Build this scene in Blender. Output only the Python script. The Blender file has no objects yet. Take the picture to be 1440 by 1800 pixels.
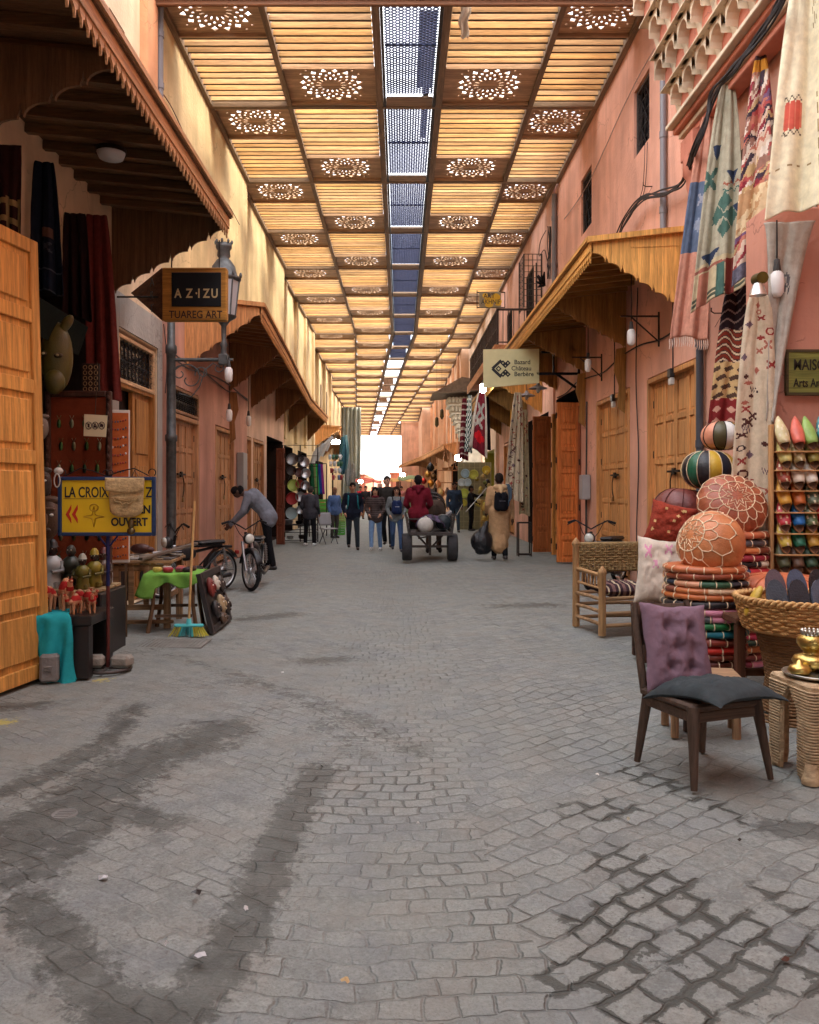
import bpy, bmesh, math, random
import numpy as np
from mathutils import Vector, Matrix, Euler, noise
random.seed(7)
R = math.radians
SC = bpy.context.scene
COL = SC.collection
# ---------------------------------------------------------------- camera
F, CX, CY, EYE = 1440.0, 704.0, 860.0, 1.5
cd = bpy.data.cameras.new('camera'); cam = bpy.data.objects.new('camera', cd); COL.objects.link(cam)
cam.location = (0, 0, EYE); cam.rotation_euler = (R(90), 0, 0)
cd.sensor_fit = 'HORIZONTAL'; cd.sensor_width = 36; cd.lens = 36
cd.shift_x = 16/1440; cd.shift_y = -40/1440; cd.clip_end = 2000
SC.camera = cam
# ---------------------------------------------------------------- sky and sun
AZ, EL = R(112), R(36)           # from +Y towards +X
w = bpy.data.worlds.new('World'); SC.world = w; w.use_nodes = True
nt = w.node_tree; nt.nodes.clear()
sky = nt.nodes.new('ShaderNodeTexSky'); sky.sky_type = 'NISHITA'; sky.sun_disc = False
sky.sun_elevation = EL; sky.sun_rotation = AZ; sky.dust_density = 2.5; sky.air_density = 1.0
tc = nt.nodes.new('ShaderNodeTexCoord'); nz = nt.nodes.new('ShaderNodeTexNoise')
nz.inputs['Scale'].default_value = 3.0; nz.inputs['Detail'].default_value = 5
nt.links.new(tc.outputs['Generated'], nz.inputs['Vector'])
rp = nt.nodes.new('ShaderNodeValToRGB'); rp.color_ramp.elements[0].position = .38; rp.color_ramp.elements[1].position = .56
nt.links.new(nz.outputs['Fac'], rp.inputs['Fac'])
mx = nt.nodes.new('ShaderNodeMix'); mx.data_type = 'RGBA'
nt.links.new(rp.outputs['Color'], mx.inputs['Factor'])
nt.links.new(sky.outputs['Color'], mx.inputs[6]); mx.inputs[7].default_value = (12, 12, 12.4, 1)
bg = nt.nodes.new('ShaderNodeBackground'); bg.inputs['Strength'].default_value = .15
wo = nt.nodes.new('ShaderNodeOutputWorld')
nt.links.new(mx.outputs[2], bg.inputs['Color']); nt.links.new(bg.outputs[0], wo.inputs[0])
sd = bpy.data.lights.new('sun', 'SUN'); sd.energy = 1.7; sd.angle = R(20); sd.color = (1, .86, .64)
sun = bpy.data.objects.new('sun', sd); COL.objects.link(sun)
to = Vector((math.sin(AZ)*math.cos(EL), math.cos(AZ)*math.cos(EL), math.sin(EL)))
sun.rotation_euler = to.to_track_quat('Z', 'Y').to_euler()
SC.view_settings.view_transform = 'Standard'; SC.view_settings.look = 'None'
SC.view_settings.exposure = 2.12; SC.view_settings.gamma = 1
SC.render.engine = 'CYCLES'
cy = SC.cycles; cy.use_denoising = True; cy.max_bounces = 8; cy.diffuse_bounces = 6; cy.glossy_bounces = 3
cy.transparent_max_bounces = 8; cy.sample_clamp_indirect = 6; cy.caustics_reflective = False; cy.caustics_refractive = False
cy.use_adaptive_sampling = True; cy.adaptive_threshold = .02
try: cy.denoiser = 'OPENIMAGEDENOISE'; cy.denoising_prefilter = 'ACCURATE'
except Exception: pass

# ---------------------------------------------------------------- helpers
def s(r, g, b):
    f = lambda c: (c/255/12.92) if c/255 <= .04045 else ((c/255+.055)/1.055)**2.4
    return (f(r), f(g), f(b))
def P(px, py, Y): return Vector(((px-CX)*Y/F, Y, EYE+(CY-py)*Y/F))
def GY(py): return F*EYE/(py-CY)
def vary(c, a=.1):
    k = 1+random.uniform(-a, a); return tuple(min(1, x*k) for x in c)
MATS = {}
def mat(kind, rough=.7, metal=0., scale=(6, 6, 6), amt=.25, bump=.15, bscale=60., detail=5, emit=0, spec=.4, big=0., trans=0):
    if kind in MATS: return MATS[kind]
    m = bpy.data.materials.new(kind); m.use_nodes = True; n = m.node_tree.nodes; l = m.node_tree.links
    b = n['Principled BSDF']; b.inputs['Roughness'].default_value = rough; b.inputs['Metallic'].default_value = metal
    b.inputs['Specular IOR Level'].default_value = spec
    at = n.new('ShaderNodeAttribute'); at.attribute_name = 'Col'
    tc = n.new('ShaderNodeTexCoord'); mp = n.new('ShaderNodeMapping'); mp.inputs['Scale'].default_value = scale
    l.new(tc.outputs['Object'], mp.inputs['Vector'])
    nz = n.new('ShaderNodeTexNoise'); nz.inputs['Scale'].default_value = 1; nz.inputs['Detail'].default_value = detail; nz.inputs['Distortion'].default_value = .4
    l.new(mp.outputs[0], nz.inputs['Vector'])
    mr = n.new('ShaderNodeMapRange'); mr.inputs[1].default_value = .3; mr.inputs[2].default_value = .7
    mr.inputs[3].default_value = 1-amt; mr.inputs[4].default_value = 1+amt*.6; l.new(nz.outputs['Fac'], mr.inputs[0])
    vm = n.new('ShaderNodeVectorMath'); vm.operation = 'SCALE'; l.new(at.outputs['Color'], vm.inputs[0]); l.new(mr.outputs[0], vm.inputs['Scale'])
    out = vm.outputs[0]
    if kind.startswith('wood') or kind.startswith('roof'):
        for k_, (sc_, lo, hi, ds) in enumerate(((3.2, .72, 1.1, 1.2), (.35, .85, 1.12, 0))):
            mp2 = n.new('ShaderNodeMapping'); mp2.inputs['Scale'].default_value = tuple(q*sc_ for q in scale); l.new(tc.outputs['Object'], mp2.inputs['Vector'])
            n3 = n.new('ShaderNodeTexNoise'); n3.inputs['Scale'].default_value = 1; n3.inputs['Detail'].default_value = 3; n3.inputs['Distortion'].default_value = ds; l.new(mp2.outputs[0], n3.inputs['Vector'])
            m3 = n.new('ShaderNodeMapRange'); m3.inputs[1].default_value = .32; m3.inputs[2].default_value = .58; m3.inputs[3].default_value = lo; m3.inputs[4].default_value = hi; l.new(n3.outputs['Fac'], m3.inputs[0])
            v3 = n.new('ShaderNodeVectorMath'); v3.operation = 'SCALE'; l.new(out, v3.inputs[0]); l.new(m3.outputs[0], v3.inputs['Scale']); out = v3.outputs[0]
    if big:
        n2 = n.new('ShaderNodeTexNoise'); n2.inputs['Scale'].default_value = .9; n2.inputs['Detail'].default_value = 6; l.new(tc.outputs['Object'], n2.inputs['Vector'])
        m2 = n.new('ShaderNodeMapRange'); m2.inputs[1].default_value = .35; m2.inputs[2].default_value = .65; m2.inputs[3].default_value = 1-big; m2.inputs[4].default_value = 1+big*.5
        l.new(n2.outputs['Fac'], m2.inputs[0]); v2 = n.new('ShaderNodeVectorMath'); v2.operation = 'SCALE'; l.new(out, v2.inputs[0]); l.new(m2.outputs[0], v2.inputs['Scale']); out = v2.outputs[0]
    if kind == 'plaster':
        vn = n.new('ShaderNodeTexNoise'); vn.inputs['Scale'].default_value = 2.5; vn.inputs['Detail'].default_value = 6; l.new(tc.outputs['Object'], vn.inputs['Vector'])
        ma = n.new('ShaderNodeVectorMath'); ma.operation = 'MULTIPLY_ADD'; ma.inputs[1].default_value = (.5, .5, .5); l.new(vn.outputs['Color'], ma.inputs[0]); l.new(tc.outputs['Object'], ma.inputs[2])
        vo = n.new('ShaderNodeTexVoronoi'); vo.feature = 'DISTANCE_TO_EDGE'; vo.inputs['Scale'].default_value = .85; l.new(ma.outputs[0], vo.inputs['Vector'])
        cr = n.new('ShaderNodeMapRange'); cr.inputs[1].default_value = 0; cr.inputs[2].default_value = .007; cr.inputs[3].default_value = .62; cr.inputs[4].default_value = 1; l.new(vo.outputs['Distance'], cr.inputs[0])
        cm = n.new('ShaderNodeMapRange'); cm.inputs[1].default_value = .5; cm.inputs[2].default_value = .56; cm.inputs[3].default_value = 1; cm.inputs[4].default_value = 0; l.new(n2.outputs['Fac'], cm.inputs[0])
        mxx = n.new('ShaderNodeMath'); mxx.operation = 'MAXIMUM'; l.new(cr.outputs[0], mxx.inputs[0]); l.new(cm.outputs[0], mxx.inputs[1])
        mp4 = n.new('ShaderNodeMapping'); mp4.inputs['Scale'].default_value = (3.2, 3.2, .4); l.new(tc.outputs['Object'], mp4.inputs['Vector'])
        n4 = n.new('ShaderNodeTexNoise'); n4.inputs['Scale'].default_value = 1; n4.inputs['Detail'].default_value = 5; l.new(mp4.outputs[0], n4.inputs['Vector'])
        m4 = n.new('ShaderNodeMapRange'); m4.inputs[1].default_value = .55; m4.inputs[2].default_value = .72; m4.inputs[3].default_value = 1; m4.inputs[4].default_value = .84; l.new(n4.outputs['Fac'], m4.inputs[0])
        mm = n.new('ShaderNodeMath'); mm.operation = 'MULTIPLY'; l.new(mxx.outputs[0], mm.inputs[0]); l.new(m4.outputs[0], mm.inputs[1])
        v4 = n.new('ShaderNodeVectorMath'); v4.operation = 'SCALE'; l.new(out, v4.inputs[0]); l.new(mm.outputs[0], v4.inputs['Scale']); out = v4.outputs[0]
    l.new(out, b.inputs['Base Color'])
    if bump:
        bn = n.new('ShaderNodeTexNoise'); bn.inputs['Scale'].default_value = bscale; bn.inputs['Detail'].default_value = 4
        l.new(tc.outputs['Object'], bn.inputs['Vector'])
        ad = n.new('ShaderNodeMath'); ad.operation = 'ADD'; l.new(bn.outputs['Fac'], ad.inputs[0]); l.new(nz.outputs['Fac'], ad.inputs[1])
        bp = n.new('ShaderNodeBump'); bp.inputs['Strength'].default_value = bump; bp.inputs['Distance'].default_value = .02
        l.new(ad.outputs[0], bp.inputs['Height']); l.new(bp.outputs[0], b.inputs['Normal'])
    if emit:
        l.new(at.outputs['Color'], b.inputs['Emission Color']); b.inputs['Emission Strength'].default_value = emit
    MATS[kind] = m; return m
PLASTER = mat('plaster', .9, 0, (2.5, 2.5, .5), .16, .45, 18, big=.2, spec=.2, detail=9)
WX = mat('wood grain x', .62, 0, (1.2, 26, 26), .33, .2, 30, spec=.3)
WY = mat('wood grain y', .62, 0, (26, 1.2, 26), .33, .2, 30, spec=.3)
WZ = mat('wood grain z', .62, 0, (26, 26, 1.2), .33, .2, 30, spec=.3)
ROOFWOOD = mat('roof slat wood', .6, 0, (1.0, 8, 18), .32, .1, 30, spec=.3)
CLOTH = mat('cloth', .95, 0, (14, 14, 14), .16, .3, 220, spec=.15)
LEATH = mat('leather', .42, 0, (9, 9, 9), .2, .25, 90, spec=.5)
PAINT = mat('paint', .4, 0, (5, 5, 5), .08, .05, 50)
DULL = mat('dull', .85, 0, (9, 9, 9), .25, .3, 60, spec=.2)
METAL = mat('metal', .35, 1, (7, 7, 7), .2, .08, 50)
IRON = mat('iron', .55, .6, (12, 12, 12), .3, .15, 90)
STONE = mat('stone', .85, 0, (5, 5, 5), .2, .5, 35, spec=.2)
SKIN = mat('skin', .6, 0, (10, 10, 10), .06, .05, 90, spec=.3)
RUBBER = mat('rubber', .75, 0, (20, 20, 20), .2, .2, 120)
WICKER = mat('wicker', .7, 0, (18, 18, 40), .3, .4, 60)
GLOW = mat('lamp glow', .5, 0, bump=0, emit=30)
GLASS = mat('glass', .08, 0, (3, 3, 3), .05, 0, spec=.6)

class MB:
    def __init__(o, col=(.5, .5, .5)):
        o.v = []; o.f = []; o.c = []; o.m = []; o.s = []; o.col = col; o.mi = 0; o.T = None
    def add(o, vs, fs, smooth=False, cols=None):
        b = len(o.v)
        if o.T is not None: vs = [o.T @ Vector(v) for v in vs]
        o.v.extend(tuple(v) for v in vs)
        for i, f in enumerate(fs):
            o.f.append(tuple(b+k for k in f)); o.c.append(cols[i] if cols else o.col); o.m.append(o.mi); o.s.append(smooth)
        return o
    def box(o, x0, x1, y0, y1, z0, z1, bev=0, rot=None, pivot=None):
        x0, x1 = min(x0, x1), max(x0, x1); y0, y1 = min(y0, y1), max(y0, y1); z0, z1 = min(z0, z1), max(z0, z1)
        if bev:
            b = min(bev, (x1-x0)*.45, (y1-y0)*.45, (z1-z0)*.45); vs = []; ix = {}
            for i in (0, 1):
                for j in (0, 1):
                    for k in (0, 1):
                        X, Y, Z = (x0, x1)[i], (y0, y1)[j], (z0, z1)[k]; dx, dy, dz = b*(1-2*i), b*(1-2*j), b*(1-2*k)
                        ix[i, j, k] = len(vs); vs += [(X, Y+dy, Z+dz), (X+dx, Y, Z+dz), (X+dx, Y+dy, Z)]
            fs = []
            for a in range(3):
                o1, o2 = [(1, 2), (2, 0), (0, 1)][a]
                for e in (0, 1):
                    q = []
                    for (p, r) in ((0, 0), (1, 0), (1, 1), (0, 1)):
                        c = [0, 0, 0]; c[a] = e; c[o1] = p; c[o2] = r; q.append(ix[tuple(c)]+a)
                    fs.append(q if e else q[::-1])
                for p in (0, 1):
                    for r in (0, 1):
                        c = [0, 0, 0]; c[o1] = p; c[o2] = r; c0 = tuple(c); c[a] = 1; c1 = tuple(c)
                        q = [ix[c0]+o1, ix[c1]+o1, ix[c1]+o2, ix[c0]+o2]; fs.append(q if (p == r) == True else q[::-1])
            for (i, j, k), n0 in ix.items():
                q = [n0, n0+1, n0+2]; fs.append(q if (i+j+k) % 2 else q[::-1])
        else:
            vs = [(x, y, z) for x in (x0, x1) for y in (y0, y1) for z in (z0, z1)]
            fs = [(0, 1, 3, 2), (4, 6, 7, 5), (0, 4, 5, 1), (2, 3, 7, 6), (0, 2, 6, 4), (1, 5, 7, 3)]
        if rot is not None:
            pv = Vector(pivot) if pivot is not None else Vector(((x0+x1)/2, (y0+y1)/2, (z0+z1)/2))
            M = Euler(rot).to_matrix(); vs = [pv+M @ (Vector(v)-pv) for v in vs]
        return o.add(vs, fs)
    def bar(o, a, b, w, h=None, up=(0, 0, 1)):
        a, b = Vector(a), Vector(b); h = h or w; d = (b-a); L = d.length
        if L < 1e-6: return o
        d /= L; u = Vector(up)
        if abs(d.dot(u)) > .98: u = Vector((0, 1, 0))
        r = d.cross(u).normalized(); u = r.cross(d)
        vs = [p+r*sx*w/2+u*sz*h/2 for p in (a, b) for sx, sz in ((-1, -1), (1, -1), (1, 1), (-1, 1))]
        return o.add(vs, [(0, 1, 2, 3), (7, 6, 5, 4), (0, 4, 5, 1), (1, 5, 6, 2), (2, 6, 7, 3), (3, 7, 4, 0)])
    def tube(o, pts, r, n=8, cap=True, smooth=True, cols=None):
        pts = [Vector(p) for p in pts]; m = len(pts); rs = list(r) if isinstance(r, (list, tuple)) else [r]*m
        vs = []; prev = None
        for i, p in enumerate(pts):
            d = (pts[min(i+1, m-1)]-pts[max(i-1, 0)])
            d = d.normalized() if d.length > 1e-9 else Vector((0, 0, 1))
            if prev is None:
                u = Vector((0, 0, 1)) if abs(d.z) < .9 else Vector((1, 0, 0)); prev = d.cross(u).normalized()
            prev = (prev-d*prev.dot(d)).normalized(); q = d.cross(prev)
            for k in range(n):
                a = 2*math.pi*k/n; vs.append(p+(prev*math.cos(a)+q*math.sin(a))*rs[i])
        fs = []; cc = []
        for i in range(m-1):
            for k in range(n):
                fs.append((i*n+k, i*n+(k+1) % n, (i+1)*n+(k+1) % n, (i+1)*n+k)); cc.append(cols[i] if cols else o.col)
        o.add(vs, fs, smooth, cc)
        if cap: o.add(vs[:n], [tuple(range(n))[::-1]]); o.add(vs[-n:], [tuple(range(n))])
        return o
    def lathe(o, prof, c=(0, 0, 0), n=20, smooth=True, colf=None, axis='z', squash=1, a0=0, a1=2*math.pi, wob=None):
        vs = []; full = abs(a1-a0-2*math.pi) < 1e-6; nn = n if full else n+1
        for i, (r, z) in enumerate(prof):
            for k in range(nn):
                a = a0+(a1-a0)*k/n; rr = r*(wob(a, z) if wob else 1); x, y = rr*math.cos(a), rr*math.sin(a)*squash
                v = (x, y, z) if axis == 'z' else ((x, z, y) if axis == 'y' else (z, x, y))
                vs.append((c[0]+v[0], c[1]+v[1], c[2]+v[2]))
        fs = []; cc = []
        for i in range(len(prof)-1):
            for k in range(n):
                k2 = (k+1) % nn if full else k+1
                q = (i*nn+k, i*nn+k2, (i+1)*nn+k2, (i+1)*nn+k); fs.append(q if axis != 'y' else q[::-1]); cc.append(colf(a0+(a1-a0)*(k+.5)/n, i) if colf else o.col)
        return o.add(vs, fs, smooth, cc)
    def ell(o, c, r, rot=None, nu=12, nv=8, colf=None):
        M = Euler(rot).to_matrix() if rot else Matrix.Identity(3); c = Vector(c); vs = []; fs = []; cc = []
        for i in range(nv+1):
            t = math.pi*i/nv
            for k in range(nu):
                a = 2*math.pi*k/nu; vs.append(c+M @ Vector((r[0]*math.sin(t)*math.cos(a), r[1]*math.sin(t)*math.sin(a), r[2]*math.cos(t))))
        for i in range(nv):
            for k in range(nu):
                q = (i*nu+k, (i+1)*nu+k, (i+1)*nu+(k+1) % nu, i*nu+(k+1) % nu); fs.append(q); cc.append(colf(i, k) if colf else o.col)
        return o.add(vs, fs, True, cc)
    def cap(o, a, b, ra, rb, n=12):
        a, b = Vector(a), Vector(b); d = b-a; L = max(d.length, 1e-6); d /= L; pts = []; rs = []
        for t in (-1, -.86, -.5): pts.append(a+d*ra*t); rs.append(ra*math.sqrt(max(0.0004, 1-t*t)))
        pts.append(a); rs.append(ra); pts.append(b); rs.append(rb)
        for t in (.5, .86, 1): pts.append(b+d*rb*t); rs.append(rb*math.sqrt(max(0.0004, 1-t*t)))
        return o.tube(pts, rs, n)
    def prism(o, poly, f, d0, d1):
        """poly: 2D list; f(u,v,d)->3D"""
        n = len(poly); vs = [f(u, v, d0) for u, v in poly]+[f(u, v, d1) for u, v in poly]
        return o.add(vs, [tuple(range(n)), tuple(range(2*n-1, n-1, -1))]+[(i, (i+1) % n, n+(i+1) % n, n+i) for i in range(n)])
    def grid(o, fn, nu, nv, colf=None, thick=0, smooth=True):
        vs = [Vector(fn(i/nu, j/nv)) for j in range(nv+1) for i in range(nu+1)]; w = nu+1
        fs = []; cc = []
        for j in range(nv):
            for i in range(nu):
                fs.append((j*w+i, j*w+i+1, (j+1)*w+i+1, (j+1)*w+i)); cc.append(colf((i+.5)/nu, (j+.5)/nv) if colf else o.col)
        if thick:
            N = len(vs); nr = [Vector((0, 0, 0)) for _ in vs]
            for f in fs:
                q = (vs[f[1]]-vs[f[0]]).cross(vs[f[3]]-vs[f[0]])
                for k in f: nr[k] += q
            b = [v-(n.normalized() if n.length > 1e-12 else Vector((0, 0, 1)))*thick for v, n in zip(vs, nr)]
            m = len(fs); fs = fs+[tuple(N+k for k in f[::-1]) for f in fs]; cc = cc+cc[:m]; vs = vs+b
            rim = [(i, i+1) for i in range(nu)]+[(j*w+nu, (j+1)*w+nu) for j in range(nv)]+[(nv*w+i+1, nv*w+i) for i in range(nu)]+[((j+1)*w, j*w) for j in range(nv)]
            for a, c in rim: fs.append((c, a, N+a, N+c)); cc.append(cc[0])
        return o.add(vs, fs, smooth, cc)
    def mesh(o, data, M=None, smooth=False):
        vs, fs = data
        return o.add([M @ Vector(v) for v in vs] if M else vs, fs, smooth)
    def build(o, name, mats, parent=None, loc=None, rz=0, **kw):
        me = bpy.data.meshes.new(name); off = Vector((0, 0, 0))
        if parent is not None and parent.name in WORLD: off = WORLD[parent.name]
        elif loc is not None and kw.get('w'): off = Vector(loc)
        V = np.array(o.v, dtype=np.float64)-np.array(off)
        me.from_pydata(V.tolist(), [], o.f)
        mats = mats if isinstance(mats, (list, tuple)) else [mats]
        for m in mats: me.materials.append(m)
        me.polygons.foreach_set('use_smooth', o.s)
        if len(mats) > 1: me.polygons.foreach_set('material_index', o.m)
        at = me.color_attributes.new('Col', 'FLOAT_COLOR', 'CORNER')
        lt = np.array([len(f) for f in o.f]); cc = np.ones((len(o.f), 4), np.float32); cc[:, :3] = np.array([c[:3] for c in o.c], np.float32)
        at.data.foreach_set('color', np.repeat(cc, lt, axis=0).ravel()); me.update()
        ob = bpy.data.objects.new(name, me); COL.objects.link(ob)
        if parent is not None:
            ob.parent = parent
            if parent.name in WORLD: WORLD[ob.name] = WORLD[parent.name]
        elif loc is not None:
            ob.location = loc; ob.rotation_euler = (0, 0, rz)
            if kw.get('w'): WORLD[ob.name] = Vector(loc)
        return ob
WORLD = {}
def tag(ob, label=None, cat=None, group=None, kind=None):
    if label: ob['label'] = label
    if cat: ob['category'] = cat
    if group: ob['group'] = group
    if kind: ob['kind'] = kind
    return ob
def thing(name, label, cat, loc=(0, 0, 0), rz=0, group=None, w=False):
    o = bpy.data.objects.new(name, None); COL.objects.link(o); o.location = loc; o.rotation_euler = (0, 0, rz); o.empty_display_size = .2
    if w: WORLD[o.name] = Vector(loc)
    return tag(o, label, cat, group)
def dup(root, loc, rz=None, label=None, group=None, parent=None):
    r = root.copy(); COL.objects.link(r)
    if parent is None: r.location = loc
    if rz is not None: r.rotation_euler = (0, 0, rz)
    if parent is not None: r.parent = parent
    if label: r['label'] = label
    if group: r['group'] = group
    for ch in list(root.children): dup(ch, None, None, None, None, r)
    return r
def curve_fill(outer, holes, th):
    cu = bpy.data.curves.new('t', 'CURVE'); cu.dimensions = '2D'; cu.fill_mode = 'BOTH'; cu.extrude = th/2
    for poly in [outer]+holes:
        sp = cu.splines.new('POLY'); sp.points.add(len(poly)-1); sp.use_cyclic_u = True
        for i, (x, y) in enumerate(poly): sp.points[i].co = (x, y, 0, 1)
    return _conv(cu)
def _conv(cu):
    ob = bpy.data.objects.new('t', cu); COL.objects.link(ob); bpy.context.view_layer.update()
    me = bpy.data.meshes.new_from_object(ob.evaluated_get(bpy.context.evaluated_depsgraph_get()))
    d = ([tuple(v.co) for v in me.vertices], [tuple(p.vertices) for p in me.polygons])
    bpy.data.objects.remove(ob); bpy.data.curves.remove(cu); bpy.data.meshes.remove(me); return d
def text(st, size, th=.004, sx=1, shear=0, off=0, align='LEFT', sp=1):
    cu = bpy.data.curves.new('t', 'FONT'); cu.body = st; cu.size = size; cu.extrude = th/2; cu.shear = shear; cu.offset = off; cu.align_x = align; cu.resolution_u = 4; cu.space_character = sp
    vs, fs = _conv(cu); return ([(x*sx, y, z) for x, y, z in vs], fs)
def face_cam(o, ang=0):      # text laid in XY -> upright facing -Y at point o, turned by ang
    return Matrix.Translation(o) @ Matrix.Rotation(ang, 4, 'Z') @ Matrix.Rotation(R(90), 4, 'X')
def fbm(x, y, z=0, o=4): return noise.fractal(Vector((x, y, z)), 1., 2., o)
# ================================================================ GROUND
STN = [  # stain strokes in picture pixels (turned into metres on the ground), radius in metres, strength
 ([(50, 1590), (110, 1660), (160, 1730), (240, 1775), (300, 1790)], .085, 1), ([(200, 1775), (270, 1800), (340, 1745), (410, 1650), (455, 1560), (490, 1470), (525, 1400), (560, 1340)], .085, 1),
 ([(0, 1500), (90, 1440), (170, 1390), (250, 1330), (330, 1310), (385, 1280)], .2, .95), ([(0, 1560), (70, 1530), (120, 1490), (200, 1420), (290, 1440)], .09, .9),
 ([(0, 1390), (100, 1350), (200, 1290), (235, 1240)], .10, .8), ([(400, 1190), (520, 1215), (620, 1250), (700, 1290), (740, 1310)], .13, .55),
 ([(540, 1155), (600, 1150)], .16, .7), ([(220, 1150), (420, 1118)], .10, .5), ([(440, 1085), (500, 1080)], .2, .8), ([(890, 1065), (960, 1062)], .25, .7),
 ([(300, 1150), (560, 1225), (640, 1320)], .10, .5), ([(1370, 1452), (1440, 1460)], .09, 1), ([(0, 1240), (60, 1235)], .12, .8), ([(560, 1230), (610, 1290)], .16, .5)]
STJ = [([(1090, 1500), (1140, 1550), (1200, 1590), (1300, 1640)], .09, 1), ([(1300, 1650), (1370, 1680), (1440, 1700)], .15, 1), ([(1010, 1700), (1080, 1680), (1110, 1640)], .08, 1), ([(1020, 1610), (1120, 1570), (1190, 1545)], .06, 1),
 ([(1020, 1420), (1080, 1415)], .10, .9), ([(1090, 1350), (1150, 1365), (1200, 1385)], .07, .9), ([(1230, 1400), (1320, 1440)], .05, .7), ([(1160, 1760), (1240, 1700), (1300, 1740)], .08, 1), ([(1060, 1520), (1090, 1490)], .06, 1), ([(1340, 1560), (1440, 1620)], .05, .7), ([(1080, 1740), (1160, 1780), (1230, 1790)], .06, 1)]
def ground_field(strokes, X, Y):
    out = np.zeros_like(X)
    for pts, r, sg in strokes:
        if r <= 0: continue
        q = [((a-CX)*GY(b)/F, GY(b)) for a, b in pts]
        for (x0, y0), (x1, y1) in zip(q[:-1], q[1:]):
            dx, dy = x1-x0, y1-y0; t = np.clip(((X-x0)*dx+(Y-y0)*dy)/(dx*dx+dy*dy+1e-9), 0, 1)
            d = np.hypot(X-x0-t*dx, Y-y0-t*dy); out = np.maximum(out, np.exp(-(d/(r*1.45))**2)*sg)
    return np.clip(out, 0, 1)
def make_ground():
    xs = np.concatenate([[-400, -60, -9], np.arange(-4.4, 4.41, .06), [9, 60, 400]])
    ys = np.concatenate([[-400, -30, 0], np.arange(1.7, 14, .06), np.arange(14, 40, .35), np.arange(40, 120, 4), [200, 400, 900]])
    X, Y = np.meshgrid(xs, ys); rng = np.random.RandomState(3)
    k = (np.abs(X) < 4.4) & (Y < 40) & (Y > 1.5)
    Z = np.where(k, .012*np.sin(X*1.9+.7)*np.cos(Y*.8)+.01*np.sin(Y*1.7+X*2.3)-.035*np.exp(-((X+.12)/.7)**2), 0)-.012
    nx, ny = len(xs), len(ys)
    v = np.stack([X, Y, Z], -1).reshape(-1, 3)
    i = np.arange((nx-1)*(ny-1)); a = (i//(nx-1))*nx+i % (nx-1); f = np.stack([a, a+1, a+nx+1, a+nx], -1)
    me = bpy.data.meshes.new('street'); me.from_pydata(v.tolist(), [], f.tolist()); me.polygons.foreach_set('use_smooth', [True]*len(f))
    S1 = ground_field(STN, X, Y).ravel(); S2 = ground_field(STJ, X, Y).ravel()
    xr_, yr_ = X.ravel(), Y.ravel(); yel = np.maximum(np.exp(-(((xr_+2.62)-.3*(yr_-5.3))/.13)**2-((yr_-5.3)/.13)**2), .8*np.exp(-((xr_+2.36)/.10)**2-((yr_-6.5)/.10)**2))
    at = me.color_attributes.new('Stain', 'FLOAT_COLOR', 'POINT'); c = np.stack([S1, S2, yel, np.ones_like(S1)], -1).astype(np.float32)
    at.data.foreach_set('color', c.ravel())
    m = bpy.data.materials.new('cobbles'); m.use_nodes = True; n = m.node_tree.nodes; l = m.node_tree.links; b = n['Principled BSDF']
    def nd(t, **k):
        x = n.new(t)
        for kk, vv in k.items():
            if kk.startswith('_'): setattr(x, kk[1:], vv)
            else: x.inputs[kk].default_value = vv
        return x
    def math_(op, a, b_=None, clamp=False):
        x = n.new('ShaderNodeMath'); x.operation = op; x.use_clamp = clamp
        for k, q in enumerate((a, b_)):
            if q is None: continue
            if isinstance(q, (int, float)): x.inputs[k].default_value = q
            else: l.new(q, x.inputs[k])
        return x.outputs[0]
    def mrange(a, lo, hi, o0=0., o1=1.):
        x = n.new('ShaderNodeMapRange'); x.clamp = True
        for k, q in ((1, lo), (2, hi), (3, o0), (4, o1)): x.inputs[k].default_value = q
        l.new(a, x.inputs[0]); return x.outputs[0]
    def mixc(f_, a, b_):
        x = n.new('ShaderNodeMix'); x.data_type = 'RGBA'
        if isinstance(f_, float): x.inputs[0].default_value = f_
        else: l.new(f_, x.inputs[0])
        for k, q in ((6, a), (7, b_)):
            if isinstance(q, tuple): x.inputs[k].default_value = (*q, 1)
            else: l.new(q, x.inputs[k])
        return x.outputs[2]
    tc = nd('ShaderNodeTexCoord'); O = tc.outputs['Object']
    wn = nd('ShaderNodeTexNoise', Scale=2.3, Detail=3.); l.new(O, wn.inputs['Vector'])
    wm = n.new('ShaderNodeVectorMath'); wm.operation = 'MULTIPLY_ADD'; wm.inputs[1].default_value = (.17, .17, 0); l.new(wn.outputs['Color'], wm.inputs[0]); l.new(O, wm.inputs[2])
    wn2 = nd('ShaderNodeTexNoise', Scale=14., Detail=2.); l.new(O, wn2.inputs['Vector'])
    wm2 = n.new('ShaderNodeVectorMath'); wm2.operation = 'MULTIPLY_ADD'; wm2.inputs[1].default_value = (.035, .035, 0); l.new(wn2.outputs['Color'], wm2.inputs[0]); l.new(wm.outputs[0], wm2.inputs[2]); WV = wm2.outputs[0]
    def setts(rot, sx, sy, rnd):
        mp = nd('ShaderNodeMapping', Rotation=(0, 0, R(rot)), Scale=(sx, sy, 0)); l.new(WV, mp.inputs[0])
        out = []
        for feat in ('DISTANCE_TO_EDGE', 'F1'):
            vo = nd('ShaderNodeTexVoronoi', Scale=1., Randomness=rnd, _feature=feat, _voronoi_dimensions='2D'); l.new(mp.outputs[0], vo.inputs['Vector']); out.append(vo)
        return out[0].outputs['Distance'], out[1].outputs['Color']
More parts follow.
